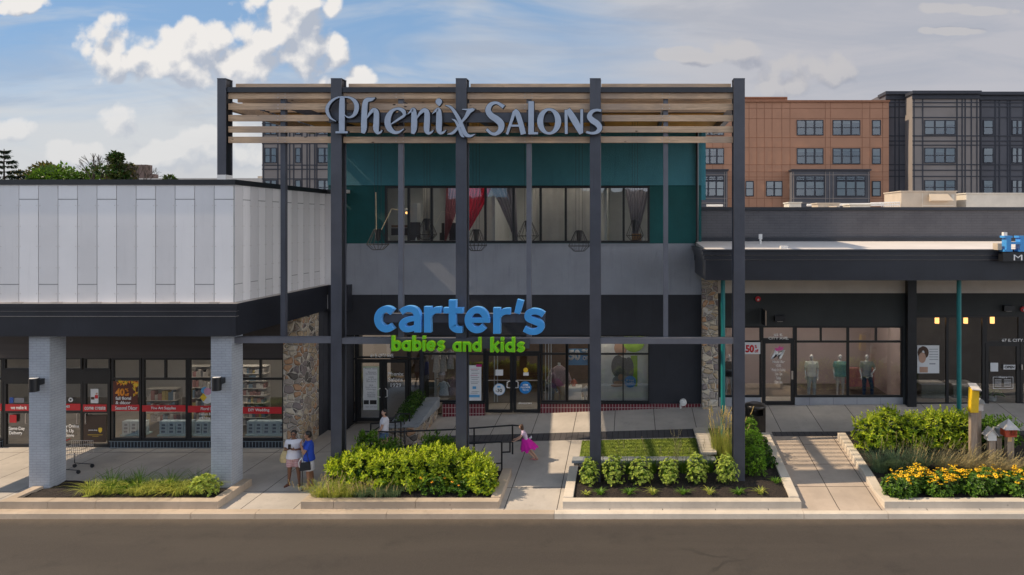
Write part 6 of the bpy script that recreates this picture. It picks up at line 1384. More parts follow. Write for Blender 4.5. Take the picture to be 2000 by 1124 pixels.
# left planter clumps
gl = ['first striped grass clump, at the left end of the column planter', 'second striped grass clump from the left in the column planter', 'third striped grass clump from the left, a dark green one', 'fourth striped grass clump from the left in the column planter', 'striped grass clump at the middle of the column planter', 'striped grass clump just right of the middle of the column planter', 'seventh striped grass clump from the left in the column planter', 'eighth striped grass clump, next to the small variegated shrub']
for i, lab in enumerate(gl): grassclump('grass_clump', lab, -15.35 + i * .42 + .05 * (i % 2), 19.45 + .08 * (i % 3), .3, .34, .60, 150, 'lir' if i not in (2,) else 'mid', 80 + i, (0, 0), 1.35, .022, group='striped grass clumps in the column planter')
for i in range(4): grassclump('grass_clump', ['dark arching grass behind the left striped clumps', 'dark arching grass behind the third and fourth striped clumps', 'dark arching grass behind the middle striped clumps', 'dark arching grass beside the second brick column'][i], -15.1 + i * .85, 19.85, .3, .4, .74, 130, 'mid', 90 + i, (0, 0), .9, .012, group='dark grass behind the striped clumps')
shrub('small_shrub', 'small variegated shrub at the foot of the second brick column', -12.05, 19.35, .3, .42, .32, .55, 200, .09, ['box', 'lir'], 95)
mb = MB(LM['palegreen'] if 'palegreen' in LM else LM['box']); leaf(mb, Vector((-15.4, 19.15, .34)), Vector((1, .1, 0)).normalized(), Vector((0, 0, 1)), .25, .12, 0, 0); tag(mb.build('fallen_leaf', None, None, (-15.4, 19.15, .34)), 'single pale fallen leaf on the mulch of the column planter', 'leaf')
# third planter
Rl = ['round shrub in front of the fourth steel post, leftmost of its row', 'second round shrub from the left, right of the fourth steel post', 'third round shrub from the left in the row', 'fourth round shrub from the left in the row', 'fifth round shrub from the left in the row', 'sixth round shrub, immediately left of the right end post']
for i, (u, v) in enumerate(((1150, 937), (1199, 935), (1251, 932), (1307, 933), (1360, 933), (1420, 930))):
    yy = 19.85; zz = MR(X_(u, yy), yy); rb = .31 + .03 * ((i * 7) % 3 - 1)
    shrub('round_shrub', Rl[i], X_(u, yy), yy, zz, rb, rb, .80 + .06 * ((i * 5) % 3 - 1), 300, .07, ['box', 'box', 'mid'], 110 + i, group='row of round shrubs before the steel frame', per=6, wob=.32, wd=.5)
Dl = ['small leafy perennial beneath the leftmost round shrub', 'tiny perennial at the left corner of the frame planter', 'small perennial between the second and third round shrubs', 'small perennial in front of the third round shrub', 'small perennial in front of the fourth round shrub', 'small perennial in front of the fifth round shrub', 'small perennial in front of the sixth round shrub', 'wide bladed perennial right of the foot of the end post', 'small round perennial near the right corner of the frame planter']
for i, (u, v) in enumerate(((1172, 965), (1146, 968), (1229, 958), (1275, 960), (1334, 962), (1387, 965), (1442, 966), (1485, 962), (1516, 947))):
    yy = 19.3 if i != 8 else 19.9; grassclump('perennial', Dl[i], X_(u, yy), yy, MR(X_(u, yy), yy), .12, .27 if i != 1 else .16, 46, 'lir' if i % 2 else 'rud', 130 + i, (0, 0), 1.2, .034, 'perennial', 'small perennials along the front of the frame planter', segs=3)
for i, (u, yy, h) in enumerate(((1228, 20.55, .6), (1275, 20.6, .62), (1300, 20.5, .5), (1335, 20.6, .62), (1385, 20.6, .6), (1180, 20.6, .45))):
    grassclump('grass_tuft', ['thin grass tuft behind the gap of the second and third round shrubs', 'thin grass tuft behind the third round shrub', 'short grass tuft behind the fourth round shrub', 'thin grass tuft right of the fourth round shrub', 'thin grass tuft left of the sixth round shrub', 'short grass tuft against the left part of the seat wall'][i], X_(u, yy), yy, MR(X_(u, yy), yy), .25, h, 170, 'mid', 150 + i, (0, 0), .5, .009, group='thin grass tufts before the seat wall', plume='tan', np_=5, ph=1.5)
grassclump('reed_grass', 'tall feather reed grass with golden plumes left of the right end post', X_(1405, 21.7), 21.7, .6, .5, 1.25, 260, 'lir', 160, (.05, 0), .35, .013, plume='straw', np_=40, ph=1.3, pw=.022)
grassclump('reed_grass', 'reed grass with golden plumes touching the right end post', X_(1428, 21.2), 21.2, .5, .4, 1.25, 200, 'lir', 161, (.03, 0), .35, .013, plume='straw', np_=30, ph=1.35, pw=.022)
grassclump('reed_grass', 'single thin seed stalk tuft standing before the lawn', X_(1318, 21.4), 20.8, .5, .12, .9, 24, 'tan', 162, (0, 0), .2, .007, plume='tan', np_=12, ph=1.3)
for i, (yy, r, h, lab) in enumerate(((20.35, .36, .85, 'feathery green plant nearest the kerb, right of the end post'), (21.0, .40, 1.05, 'feathery green plant in the middle of the strip right of the end post'), (21.8, .36, 1.15, 'feathery green plant at the back of the strip, below the litter bin'))):
    shrub('feathery_plant', lab, 3.72 + .05 * i, yy, MR(3.8, yy) - .02, r, r, h, 420, .075, ['fern', 'mid', 'dark'], 170 + i, 'plant', 'feathery plants right of the end post', 7, wd=.22)
for i, (yy, lab) in enumerate(((20.9, 'dark little ground plant against the right kerb, front one'), (21.6, 'dark little ground plant against the right kerb, middle one'), (22.3, 'dark little ground plant against the right kerb, back one'))): shrub('ground_plant', lab, 4.3, yy, MR(4.2, yy), .2, .3, .3, 70, .08, ['dark', 'mid'], 180 + i, 'plant')
# right planter
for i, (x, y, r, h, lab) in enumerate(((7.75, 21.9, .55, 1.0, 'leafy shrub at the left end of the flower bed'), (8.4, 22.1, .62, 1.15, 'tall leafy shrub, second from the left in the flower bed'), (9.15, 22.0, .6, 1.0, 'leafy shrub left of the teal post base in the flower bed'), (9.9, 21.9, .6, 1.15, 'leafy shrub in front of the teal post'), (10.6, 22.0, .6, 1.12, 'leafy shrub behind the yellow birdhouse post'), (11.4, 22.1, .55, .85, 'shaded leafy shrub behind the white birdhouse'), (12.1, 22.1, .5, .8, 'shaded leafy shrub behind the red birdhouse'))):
    shrub('leafy_shrub', lab, x, y, MF(x, y), r, r * .9, h, 320, .14, ['bright', 'mid', 'dark'] if i < 5 else ['mid', 'dark'], 200 + i, group='leafy shrubs at the back of the flower bed', per=6, wd=.36, sprig=.1)  # shaded shrubs drop the bright leaf tone, shade carried by leaf colour
for i, (x, y, h, m_, ln, lab) in enumerate(((7.55, 20.75, .75, 'blue', .0, 'blue green fine grass spilling over the left kerb of the flower bed'), (8.1, 20.8, .8, 'blue', .05, 'blue green fine grass second from the left kerb'), (8.75, 20.8, .8, 'blue', .15, 'grey green grass with tan tips in the flower bed'), (9.5, 20.7, .78, 'tan', .35, 'tan grass leaning right below the teal post'), (10.2, 20.6, .75, 'tan', .3, 'tan flowing grass just left of the yellow birdhouse post'), (10.95, 20.6, .52, 'tan', .3, 'tan flowing grass between the yellow and white birdhouses'), (11.6, 20.6, .5, 'tan', .35, 'tan flowing grass below the red birdhouse'), (12.3, 20.6, .5, 'tan', .3, 'tan flowing grass at the right edge of the photo'))):
    grassclump('flowing_grass', lab, x, y - .1, MF(x, y), .5, h * 1.15, 420, m_, 220 + i, (ln * 1.5, -.15), .95, .008, group='flowing grasses in the flower bed', plume='tan', np_=54 if i > 1 else 10, ph=1.2, segs=5)
for i, (x, y, nf, lab) in enumerate(((7.55, 19.3, 8, 'low flowering plant filling the left front corner of the flower bed'), (7.85, 19.45, 12, 'yellow flowering plant just right of the left front corner plant'), (8.35, 19.75, 22, 'yellow flowering plant second from the left, densely in bloom'), (8.75, 19.4, 20, 'yellow flowering plant third from the left, densely in bloom'), (9.3, 19.75, 18, 'yellow flowering plant under the teal post'), (9.8, 19.45, 7, 'yellow flowering plant with few blooms below the drooping tan grass'), (10.35, 19.7, 14, 'yellow flowering plant left of the yellow birdhouse post'), (10.9, 19.45, 8, 'low green plant with few yellow blooms under the birdhouses'), (11.45, 19.7, 18, 'yellow flowering plant below the white birdhouse'), (12.0, 19.45, 9, 'yellow flowering plant near the right edge of the photo'), (12.5, 19.7, 14, 'yellow flowering plant at the right edge of the photo'))):
    flowerplant(lab, x, y, MF(x, y) - .02, .40, .46, .58, 0, 240 + i, int(nf * 2.4), group='yellow flowering plants in the flower bed')
for i, yy in enumerate((23.85, 24.35, 24.85, 25.35)): shrub('hedge_shrub', ['hedge shrub at the front of the sloped stone planter', 'second hedge shrub up the sloped stone planter', 'third hedge shrub up the sloped stone planter', 'hedge shrub at the top of the sloped stone planter'][i], -7.9, yy, 1.0 + i * .1, .32, .34, .5, 300, .05, ['hedge', 'mid'], 270 + i, group='hedge shrubs in the sloped stone planter', wd=.5)
# birdhouses
Yw = 20.9
def post(label, u0, u1, v0, house=None, Y=Yw, dp=.17):
    x0, x1 = X_(u0, Y), X_(u1, Y); zb3 = MF(x0, Y); t = thing('birdhouse', label, 'birdhouse', ((x0 + x1) / 2, Y, zb3), 'birdhouses on wooden posts')
    mb = MB(); mb.box(x0, x1, Y, Y + dp, zb3, Z_(v0, Y)); mb.build('post', M['postwood'], t, bevel=.006); return t
M['ywood'] = mat('yellow_paint', (.72, .46, .01), .6, .1, 3, dirt=.15); M['rwood'] = mat('red_orange_paint', (.42, .065, .03), .6, .1, 4); M['gwood'] = mat('olive_paint', (.14, .15, .04), .7, .1, 4); M['shing'] = woodmat('white_shingle', (.50, .46, .42), (.62, .58, .54), (4, 4, 4))
def Bx(u): return X_(u, Yw)
def Bz(v): return Z_(v, Yw)
t = post('tall birdhouse with a leaning yellow tin wrapped body on the highest post', 1896.5, 1909, 806)
mb = MB(); mb.add([(Bx(1894.5), Yw - .05, Bz(806)), (Bx(1910), Yw - .05, Bz(806)), (Bx(1911.5), Yw - .05, Bz(761)), (Bx(1897), Yw - .05, Bz(761)), (Bx(1895.5), Yw + .2, Bz(806)), (Bx(1911), Yw + .2, Bz(806)), (Bx(1912.5), Yw + .2, Bz(759)), (Bx(1898), Yw + .2, Bz(759))], [(0, 1, 2, 3), (7, 6, 5, 4), (4, 5, 1, 0), (5, 6, 2, 1), (6, 7, 3, 2), (7, 4, 0, 3)]); mb.build('box', M['ywood'], t, bevel=.01)
mb = MB(); mb.add([(Bx(1895.5), Yw - .12, Bz(760)), (Bx(1914), Yw - .12, Bz(761.5)), (Bx(1914.5), Yw + .25, Bz(752.5)), (Bx(1897.5), Yw + .25, Bz(752))], [(0, 1, 2, 3)]); mb.add([(Bx(1895.5), Yw - .12, Bz(760.8)), (Bx(1914), Yw - .12, Bz(762.3)), (Bx(1914.5), Yw + .25, Bz(753.3)), (Bx(1897.5), Yw + .25, Bz(752.8))], [(3, 2, 1, 0)]); mb.build('roof', M['shing'], t)
t = post('small grey birdhouse peeking out behind the tall yellow one', 1908, 1917, 803, Y=Yw + .35)
Y2 = Yw + .35; mb = MB(); mb.box(X_(1909, Y2), X_(1921, Y2), Y2, Y2 + .2, Z_(803, Y2), Z_(788, Y2)); mb.build('box', M['shing'], t); mb = MB()
mb.prism([(X_(1907, Y2), Z_(788, Y2)), (X_(1924, Y2), Z_(789, Y2)), (X_(1920, Y2), Z_(782, Y2)), (X_(1914, Y2), Z_(778, Y2))], Y2 - .05, Y2 + .24); mb.build('roof', M['cap'], t)
t = post('white birdhouse with a shingled gable roof on a low post', 1932.5, 1945, 860)
mb = MB(); mb.box(Bx(1929), Bx(1946), Yw - .02, Yw + .22, Bz(861), Bz(850)); mb.prism([(Bx(1929), Bz(849.9)), (Bx(1946), Bz(849.9)), (Bx(1937.5), Bz(838))], Yw - .02, Yw + .22); mb.build('box', M['white'], t)
mb = MB()
for k in range(4):
    f = k / 4; g2 = (k + 1) / 4
    a = (Bx(1925.5 + 12 * f), Bz(852 - 15 * f)); b = (Bx(1925.5 + 12 * g2 + .6), Bz(852 - 15 * g2 - .2)); mb.add([(a[0], Yw - .06, a[1] + .012), (b[0], Yw - .06, b[1]), (b[0], Yw + .26, b[1]), (a[0], Yw + .26, a[1] + .012), (a[0], Yw - .06, a[1] - .01), (b[0], Yw - .06, b[1] - .03), (b[0], Yw + .26, b[1] - .03), (a[0], Yw + .26, a[1] - .01)], [(0, 3, 2, 1), (4, 5, 6, 7), (0, 1, 5, 4), (3, 7, 6, 2), (0, 4, 7, 3), (1, 2, 6, 5)])
    a = (Bx(1949.5 - 12 * f), Bz(852 - 15 * f)); b = (Bx(1949.5 - 12 * g2), Bz(852 - 15 * g2)); mb.add([(a[0], Yw - .06, a[1] + .012), (b[0], Yw - .06, b[1]), (b[0], Yw + .26, b[1]), (a[0], Yw + .26, a[1] + .012), (a[0], Yw - .06, a[1] - .01), (b[0], Yw - .06, b[1] - .03), (b[0], Yw + .26, b[1] - .03), (a[0], Yw + .26, a[1] - .01)], [(0, 1, 2, 3), (4, 7, 6, 5), (0, 4, 5, 1), (3, 2, 6, 7), (0, 3, 7, 4), (1, 5, 6, 2)])
mb.build('roof', M['shing'], t)
t = post('grey roofed birdhouse with an olive base just behind the white one', 1946.5, 1957, 852, Y=Yw + .45)
Y2 = Yw + .45; mb = MB(M['gwood']); mb.box(X_(1946, Y2), X_(1958, Y2), Y2 - .02, Y2 + .2, Z_(856, Y2), Z_(850, Y2)); mb.build('box', None, t); mb = MB(M['cap']); mb.prism([(X_(1944, Y2), Z_(850.5, Y2)), (X_(1960, Y2), Z_(850.5, Y2)), (X_(1957, Y2), Z_(838, Y2)), (X_(1947, Y2), Z_(838, Y2))], Y2 - .06, Y2 + .24); mb.build('roof', None, t)
t = post('red slatted birdhouse under a pale pyramid roof on the rightmost post', 1967.5, 1981, 853)
mb = MB(M['rwood']); mb.box(Bx(1962.5), Bx(1984), Yw - .06, Yw + .26, Bz(853), Bz(850)); mb.box(Bx(1962.5), Bx(1984), Yw - .06, Yw + .26, Bz(840), Bz(838)); mb.box(Bx(1962.5), Bx(1970), Yw - .06, Yw + .26, Bz(850), Bz(840))
for k in range(5): uu = 1972 + k * 3; mb.box(Bx(uu), Bx(uu + 1), Yw - .05, Yw - .02, Bz(850), Bz(840)); mb.box(Bx(1983), Bx(1984), Yw - .05 + k * .06, Yw - .03 + k * .06, Bz(850), Bz(840))
mb.build('box', None, t)
mb = MB(M['shing']); ax, ay = Bx(1973), Yw + .1; q = [(Bx(1958.5), Yw - .14, Bz(838)), (Bx(1988), Yw - .14, Bz(838)), (Bx(1988), Yw + .34, Bz(838)), (Bx(1958.5), Yw + .34, Bz(838)), (ax, ay, Bz(819.5))]; mb.add(q, [(0, 1, 4), (1, 2, 4), (2, 3, 4), (3, 0, 4), (3, 2, 1, 0)]); mb.build('roof', None, t)
mb = MB(mat('fresh_wood', (.60, .38, .18), .7)); mb.box(Bx(1968), Bx(1976), Yw - .01, Yw - .002, Bz(863), Bz(853.3)); mb.build('plate', None, t)
# ---------------------------------------------------------------- distant trees
def tree(name, label, u, vt, Y, w, mats, seed, n=900, leafs=.45, trunk=.25, shape=1.0, sparse=False, lobes=9):
    rr = random.Random(seed); x = X_(u, Y); zt_ = Z_(vt, Y); t = thing(name, label, 'tree', (x, Y, 0), 'trees beyond the panelled canopy')
    mb = MB(M['bark']); mb.tube((x, Y, 0), (x, Y, zt_ * .8), trunk, trunk * .35, 8); cr = MB(*[LM[m] for m in mats]); W_ = w * Y / F
    for i in range(lobes):
        a = rr.uniform(0, 6.28); f = rr.uniform(.45, .98) if i % 3 == 0 else rr.uniform(.84, 1.0); q = W_ * rr.uniform(.0, 1) * shape * (.85 if i % 3 else .6)
        c = Vector((x + q * math.cos(a), Y + q * math.sin(a) * .8, zt_ * f * .97)); rad = W_ * rr.uniform(.26, .42) * (.7 if sparse else 1)
        c.z = min(c.z, zt_ - rad * .7 - (zt_ - 11.5) * .85 * (q / W_) ** 2) if i % 3 else c.z * .75
        mb.tube((x, Y, c.z * .62), c, trunk * .35, trunk * .1, 6)
        for k in range(n // lobes):
            v = rv3(rr); rd = rad * (1 + .35 * noise.noise(v * 2.5 + c)) * rr.uniform(.5, 1.02); p = c + Vector((v.x, v.y, v.z * .72)) * rd
            d = (v + rv3(rr) * .8).normalized(); leaf(cr, p, d, rv3(rr), leafs * rr.uniform(.6, 1.2), leafs * .6, 0 if rr.random() < .7 or len(mats) < 2 else 1, .1)
    mb.build('trunk', None, t); cr.build('crown', None, t)
tree('round_tree', 'dense bright green round-topped tree in the middle of the distant group', 138, 311, 70, 76, ['tree', 'mid'], 300, 6000, .38, .3, 1.0, False, 16)
tree('broad_tree', 'lower ochre tinted tree left of the round green tree', 86, 317, 72, 60, ['tree3', 'tree2'], 301, 3600, .38, .25, 1.0, False, 12)
tree('loose_tree', 'tall loose-crowned dark tree right of the round green tree', 226, 296, 66, 44, ['tree2', 'dark'], 302, 2600, .34, .22, 1.0, True, 16)
tree('loose_tree', 'low spreading olive tree beside the brown distant building', 252, 313, 68, 50, ['tree2', 'tree3'], 303, 2200, .34, .2, 1.0, True, 12)
tree('broad_tree', 'green tree filling the gap between the round and the loose-crowned trees', 192, 314, 71, 58, ['tree', 'tree2'], 304, 2600, .36, .2, 1.0, False, 10)
tree('small_tree', 'tiny treetop showing right of the brown distant building', 330, 337, 80, 26, ['tree2', 'tree'], 305, 900, .34, .2, .8, False, 5)
tree('small_tree', 'low bush line between the conifer and the ochre tree', 52, 341, 74, 26, ['tree2', 'tree3'], 306, 1200, .34, .15, 1.0, True, 8)
# conifer
t = thing('conifer', 'dark spruce with drooping tiers at the far left edge', 'tree', (X_(8, 68), 68, 0), 'trees beyond the panelled canopy'); x, Y = X_(8, 68), 68; zt_ = Z_(291, Y); rr = random.Random(9)
mb = MB(M['bark']); mb.tube((x, Y, 0), (x, Y, zt_), .3, .03, 8); cr = MB(LM['con']); z = zt_ - .25; L = .35
while z > 7:
    for k in range(9):
        a = rr.uniform(0, 6.28); ll = L * rr.uniform(.75, 1.15); d = Vector((math.cos(a), math.sin(a), 0)); e = Vector((x, Y, z)) + d * ll + Vector((0, 0, .12 * ll)); mb.tube((x, Y, z), e, .04, .015, 5)
        for q in range(26):
            f = rr.uniform(.15, 1); p = Vector((x, Y, z)).lerp(e, f); leaf(cr, p, (d * .6 + rv3(rr) * .6 - Vector((0, 0, .45))).normalized(), rv3(rr), .38 * rr.uniform(.6, 1.2), .10, 0, .1)
    z -= .52; L += .28
mb.build('trunk', None, t); cr.build('crown', None, t)
# bare twigs
t = thing('bare_tree', 'leafless twiggy treetop left of the loose-crowned tree', 'tree', (X_(185, 66), 66, 0), 'trees beyond the panelled canopy'); mb = MB(M['bark']); rr = random.Random(12)
def twig(p, d, L, r, k):
    e = p + d * L; mb.tube(p, e, r, r * .6, 5, cap=False)
    if k: 
        for _ in range(3): twig(e, (d + rv3(rr) * .55).normalized(), L * .68, r * .6, k - 1)
for uu in (178, 193, 272): x = X_(uu, 66); twig(Vector((x, 66, 8)), Vector((0, 0, 1)), 2.6 if uu < 200 else 2.2, .12, 4)
mb.build('trunk', None, t)
# ---------------------------------------------------------------- people
def remeshed(mb, name, m, parent, vox, smooth_it=4):
    me = bpy.data.meshes.new('tmp'); me.from_pydata(mb.v, [], mb.f); o = bpy.data.objects.new('tmp', me); COL.objects.link(o)
    md = o.modifiers.new('r', 'REMESH'); md.mode = 'VOXEL'; md.voxel_size = vox; md.use_smooth_shade = True
    s = o.modifiers.new('s', 'SMOOTH'); s.iterations = smooth_it; s.factor = .5
    dg = bpy.context.evaluated_depsgraph_get(); m2 = bpy.data.meshes.new_from_object(o.evaluated_get(dg)); m2.name = name; bpy.data.objects.remove(o); bpy.data.meshes.remove(me)
    for p in m2.polygons: p.use_smooth = True
    m2.materials.clear(); m2.materials.append(m); r = bpy.data.objects.new(name, m2); COL.objects.link(r); r.parent = parent; ORG[r.name] = Vector(); return r
def cap2(mb, a, b, ra, rb): mb.tube(a, b, ra, rb, 12); mb.ball(a, ra * .99, n=12, m=8); mb.ball(b, rb * .99, n=12, m=8)
BASE = dict(hl=(.052, 0, .515), hr=(-.052, 0, .515), kl=(.06, -.01, .285), kr=(-.06, -.01, .285), al=(.062, .01, .05), ar=(-.062, .01, .05), fl=-.25, fr=.25,
            sl=(.108, 0, .80), sr=(-.108, 0, .80), el=(.14, .02, .63), er=(-.14, .02, .63), wl=(.13, -.04, .50), wr=(-.13, -.04, .50), hdl=(0, -.3, -1), hdr=(0, -.3, -1), lean=(0, 0), yaw=0, wide=1.0, footdrop=(0, 0), legw=1.0)
def figure(name, label, cat, loc, h, rz, J, skin, hairf=None, group=None, face=True, bodyname='body', vox=.0062):
    J = {**BASE, **J}; t = thing(name, label, cat, loc, group, rz); ORG[t.name] = Vector(); S = h; V = lambda p: Vector(p) * S; lw = J['legw']
    lx, ly = J['lean']
    def T(z): return (lx * (z - .52) * S, ly * (z - .52) * S)
    W_ = J['wide']; mb = MB()
    rings = [(.46, .080, .058), (.50, .095, .068), (.54, .094, .068), (.60, .080, .058), (.66, .080, .058), (.72, .088, .062), (.78, .098, .058), (.815, .090, .048), (.84, .050, .038), (.855, .030, .030)]
    RG = [(T(z)[0], T(z)[1], z * S, rx * S * W_, ry * S * W_) for z, rx, ry in rings]; mb.loft(RG, n=18)
    o = Vector((lx * .33 * S, ly * .33 * S, 0)); hp = Vector((lx * .41 * S, ly * .41 * S - .012 * S, .93 * S))
    cap2(mb, Vector((o.x, o.y + .0, .83 * S)), hp - Vector((0, -.008 * S, .03 * S)), .030 * S, .029 * S)
    Ry = Matrix.Rotation(J['yaw'], 3, 'Z')
    def hb(c, r, ry=None, rz_=None): mb.ball(hp + Ry @ (Vector(c) * S), r * S, n=14, m=10, ry=(ry or r) * S, rz=(rz_ or r) * S)
    hb((0, .004, .008), .043, .052, .056); hb((0, -.012, -.024), .034, .036, .036); hb((0, -.024, -.046), .018, .018, .016); hb((0, -.052, -.006), .0075, .011, .014); hb((.043, .004, -.004), .006, .011, .015); hb((-.043, .004, -.004), .006, .011, .015)
    for s, hpn, kn, an, ft, fd in ((1, 'hl', 'kl', 'al', 'fl', 0), (-1, 'hr', 'kr', 'ar', 'fr', 1)):
        a, b, c = V(J[hpn]), V(J[kn]), V(J[an]); cap2(mb, a, b, .056 * S * lw, .035 * S * lw); m_ = b.lerp(c, .32) + Vector((0, .008 * S, 0)); cap2(mb, b, m_, .034 * S * lw, .032 * S * lw); cap2(mb, m_, c, .032 * S * lw, .019 * S * lw)
        d = Vector((-math.sin(J[ft]) * -1, -math.cos(J[ft]), 0)); dz_ = J['footdrop'][fd]; tp = c + d * .095 * S + Vector((0, 0, -.032 * S - dz_ * S)); cap2(mb, c + Vector((0, 0, -.022 * S)), tp, .022 * S, .014 * S); cap2(mb, c + d * -.02 * S + Vector((0, 0, -.026 * S)), tp, .017 * S, .013 * S)
    for s, sn, en, wn, hn in ((1, 'sl', 'el', 'wl', 'hdl'), (-1, 'sr', 'er', 'wr', 'hdr')):
        a, b, c = V(J[sn]) + o * .85, V(J[en]) + o * .6, V(J[wn]) + o * .6; cap2(mb, a, b, .031 * S, .024 * S); cap2(mb, b, c, .024 * S, .015 * S)
        d = Vector(J[hn]).normalized(); pr = d.cross(Vector((s, .2, .3))).normalized(); sd = d.cross(pr).normalized(); pc = c + d * .026 * S
        cap2(mb, c, pc + d * .012 * S, .014 * S, .016 * S); mb.ball(pc, .019 * S, n=10, m=8)
        for f, (off, L) in enumerate(((-.018, .034), (-.006, .042), (.006, .040), (.017, .032))):
            r0 = pc + d * .016 * S + sd * off * S * .85; k1 = r0 + (d + pr * .15).normalized() * L * .5 * S; k2 = k1 + (d + pr * .8).normalized() * L * .45 * S
            cap2(mb, r0, k1, .0058 * S, .0054 * S); cap2(mb, k1, k2, .0053 * S, .0046 * S)
        th = pc - sd * .016 * S; cap2(mb, th, th + (-sd * .8 + d * .7 + pr * .3).normalized() * .032 * S, .0068 * S, .0056 * S)
    body = remeshed(mb, bodyname, skin, t, vox * S * .62 if S > 1.4 else vox * S)
    if face:
        e = MB(mat('eye_white', (.6, .6, .6), .3)); e2 = MB(mat('eye_dark', (.02, .012, .01), .2)); mo = MB(mat('lips', (.30, .08, .07), .5))
        for s in (-1, 1):
            e.ball(hp + Ry @ (Vector((s * .017, -.0445, .004)) * S), .0075 * S, n=8, m=6, rz=.005 * S); e2.ball(hp + Ry @ (Vector((s * .017, -.0505, .004)) * S), .0036 * S, n=8, m=6)
        mo.ball(hp + Ry @ (Vector((0, -.046, -.034)) * S), .014 * S, n=8, m=6, ry=.004 * S, rz=.0035 * S)
        for q, nm in ((e, 'eyes'), (e2, 'pupils'), (mo, 'lips')):
            ob = q.build(nm, None, t)
    def garment_top(m, hem=.50, sleeve=.55, name='shirt', fat=1.14, drop=0.0):
        g = MB(); rr_ = [(z, rx * fat, ry * fat * 1.05) for z, rx, ry in rings if hem < z < .84]; z0, rx0, ry0 = rr_[0]; rr_ = [(hem, max(rx0, .1) * 1.03, max(ry0, .073) * 1.05)] + rr_[:-1] + [(.825, .084, .05), (.842, .052, .042)]
        g.loft([(T(z)[0], T(z)[1], z * S, rx * S * W_, ry * S * W_) for z, rx, ry in rr_], n=22)
        for s, sn, en in ((1, 'sl', 'el'), (-1, 'sr', 'er')):
            a, b = V(J[sn]) + o * .85, V(J[en]) + o * .6; g.tube(a - (b - a) * .12, a.lerp(b, sleeve), .040 * S, .040 * S, 14); g.ball(a, .039 * S, n=12, m=8)
        return remeshed(g, name, m, t, .0068 * S, 3)
    def garment_bottom(m, length=.6, waist=.555, name='shorts', fat=1.0):
        g = MB(); g.loft([(T(z)[0], T(z)[1], z * S, rx * S * W_ * 1.09, ry * S * W_ * 1.12) for z, rx, ry in rings if z < waist + .02][::1] + [(T(waist + .03)[0], T(waist + .03)[1], (waist + .03) * S, .088 * S * W_, .064 * S * W_)], n=20)
        for hpn, kn in (('hl', 'kl'), ('hr', 'kr')): a, b = V(J[hpn]), V(J[kn]); g.tube(a + Vector((0, 0, .02 * S)), a.lerp(b, length), .062 * S * fat * lw, .060 * S * fat * lw, 16)
        return remeshed(g, name, m, t, .0068 * S, 2)
    def hair(m, kind='short', name='hair'):
        g = MB()
        def q(c, r, ry=None, rz_=None): g.ball(hp + Ry @ (Vector(c) * S), r * S, n=16, m=12, ry=(ry or r) * S, rz=(rz_ or r) * S)
        q((0, .014, .020), .050, .054, .054)
        if kind == 'short': q((0, .026, -.004), .046, .044, .05); q((.028, .005, .026), .026); q((-.028, .005, .026), .026)
        if kind == 'long': q((0, .036, -.03), .044, .036, .08); q((0, .045, -.09), .036, .025, .07); q((.036, .01, -.02), .014, .026, .05); q((-.036, .01, -.02), .014, .026, .05)
        if kind == 'bun': q((0, .03, -.01), .044, .04, .05); q((0, .06, -.03), .02, .02, .05)
        return remeshed(g, name, m, t, .006 * S, 3)
    return t, dict(S=S, hp=hp, Ry=Ry, V=V, top=garment_top, bottom=garment_bottom, hair=hair, T=T, o=o, J=J)
def shoes(t, ctx, m, name='sandal'):
    S = ctx['S']; J = ctx['J']
    for an, ft, fd in (('al', 'fl', 0), ('ar', 'fr', 1)):
        c = Vector(J[an]) * S; d = Vector((math.sin(J[ft]), -math.cos(J[ft]), 0)); zt2 = max(.012 * S, c.z - .042 * S); mb = MB(m); r = Matrix.Rotation(math.atan2(d.x, -d.y), 3, 'Z')
        for (f, w, l) in ((.035, .026, .075),):
            vs = MB(); vs.loft([(0, 0, 0, w * S, l * S), (0, 0, .010 * S, w * S, l * S)], n=18)
            tilt = Matrix.Rotation(-J['footdrop'][fd] * 6, 3, 'X') if J['footdrop'][fd] else Matrix.Identity(3)
            mb.add([r @ (tilt @ Vector(v)) + c + d * f * S + Vector((0, 0, -(c.z - zt2) - .0105 * S)) for v in vs.v], vs.f)
        if name == 'sandal':
            p = c + d * .06 * S; sd = Vector((-d.y, d.x, 0)); mb.path([p + sd * .024 * S + Vector((0, 0, zt2 - c.z)), p + Vector((0, 0, zt2 - c.z + .030 * S)), p - sd * .024 * S + Vector((0, 0, zt2 - c.z))], .006 * S)
        mb.build(name, None, t)
SK1 = mat('skin_brown', (.20, .095, .055), .55, .06, 3); SK2 = mat('skin_tan', (.30, .155, .095), .55, .06, 3); SK3 = mat('skin_fair', (.48, .28, .20), .55, .06, 3)
HB = mat('hair_black', (.012, .009, .008), .5, .3, 30); HBR = mat('hair_brown', (.065, .03, .015), .5, .3, 30)
def clothmat(name, c, bump=.4): return mat(name, c, .85, .08, 5, bump, 12)
CW = clothmat('white_cotton', (.66, .66, .72)); CB = clothmat('royal_blue_cotton', (.012, .055, .40)); CD = clothmat('denim', (.08, .14, .24)); CM = clothmat('magenta_tulle', (.62, .01, .34))
m, n, b = newmat('plaid_cotton'); co = n.n('ShaderNodeTexCoord').outputs['Object']; s3 = n.n('ShaderNodeSeparateXYZ', {0: co}).outputs
def stripes(v, per, w): return n.ss(n.m('ABSOLUTE', n.m('SUBTRACT', n.m('FRACT', n.m('DIVIDE', n.m('ADD', v, 50), per)), .5)), w, w + .06)
pl = n.m('MAXIMUM', stripes(s3[0], .05, .34), stripes(s3[2], .05, .34)); n.t.links.new(n.mix(pl, (.62, .46, .46, 1), (.40, .16, .18, 1)), b.inputs['Base Color']); b.inputs['Roughness'].default_value = .9; PL = m
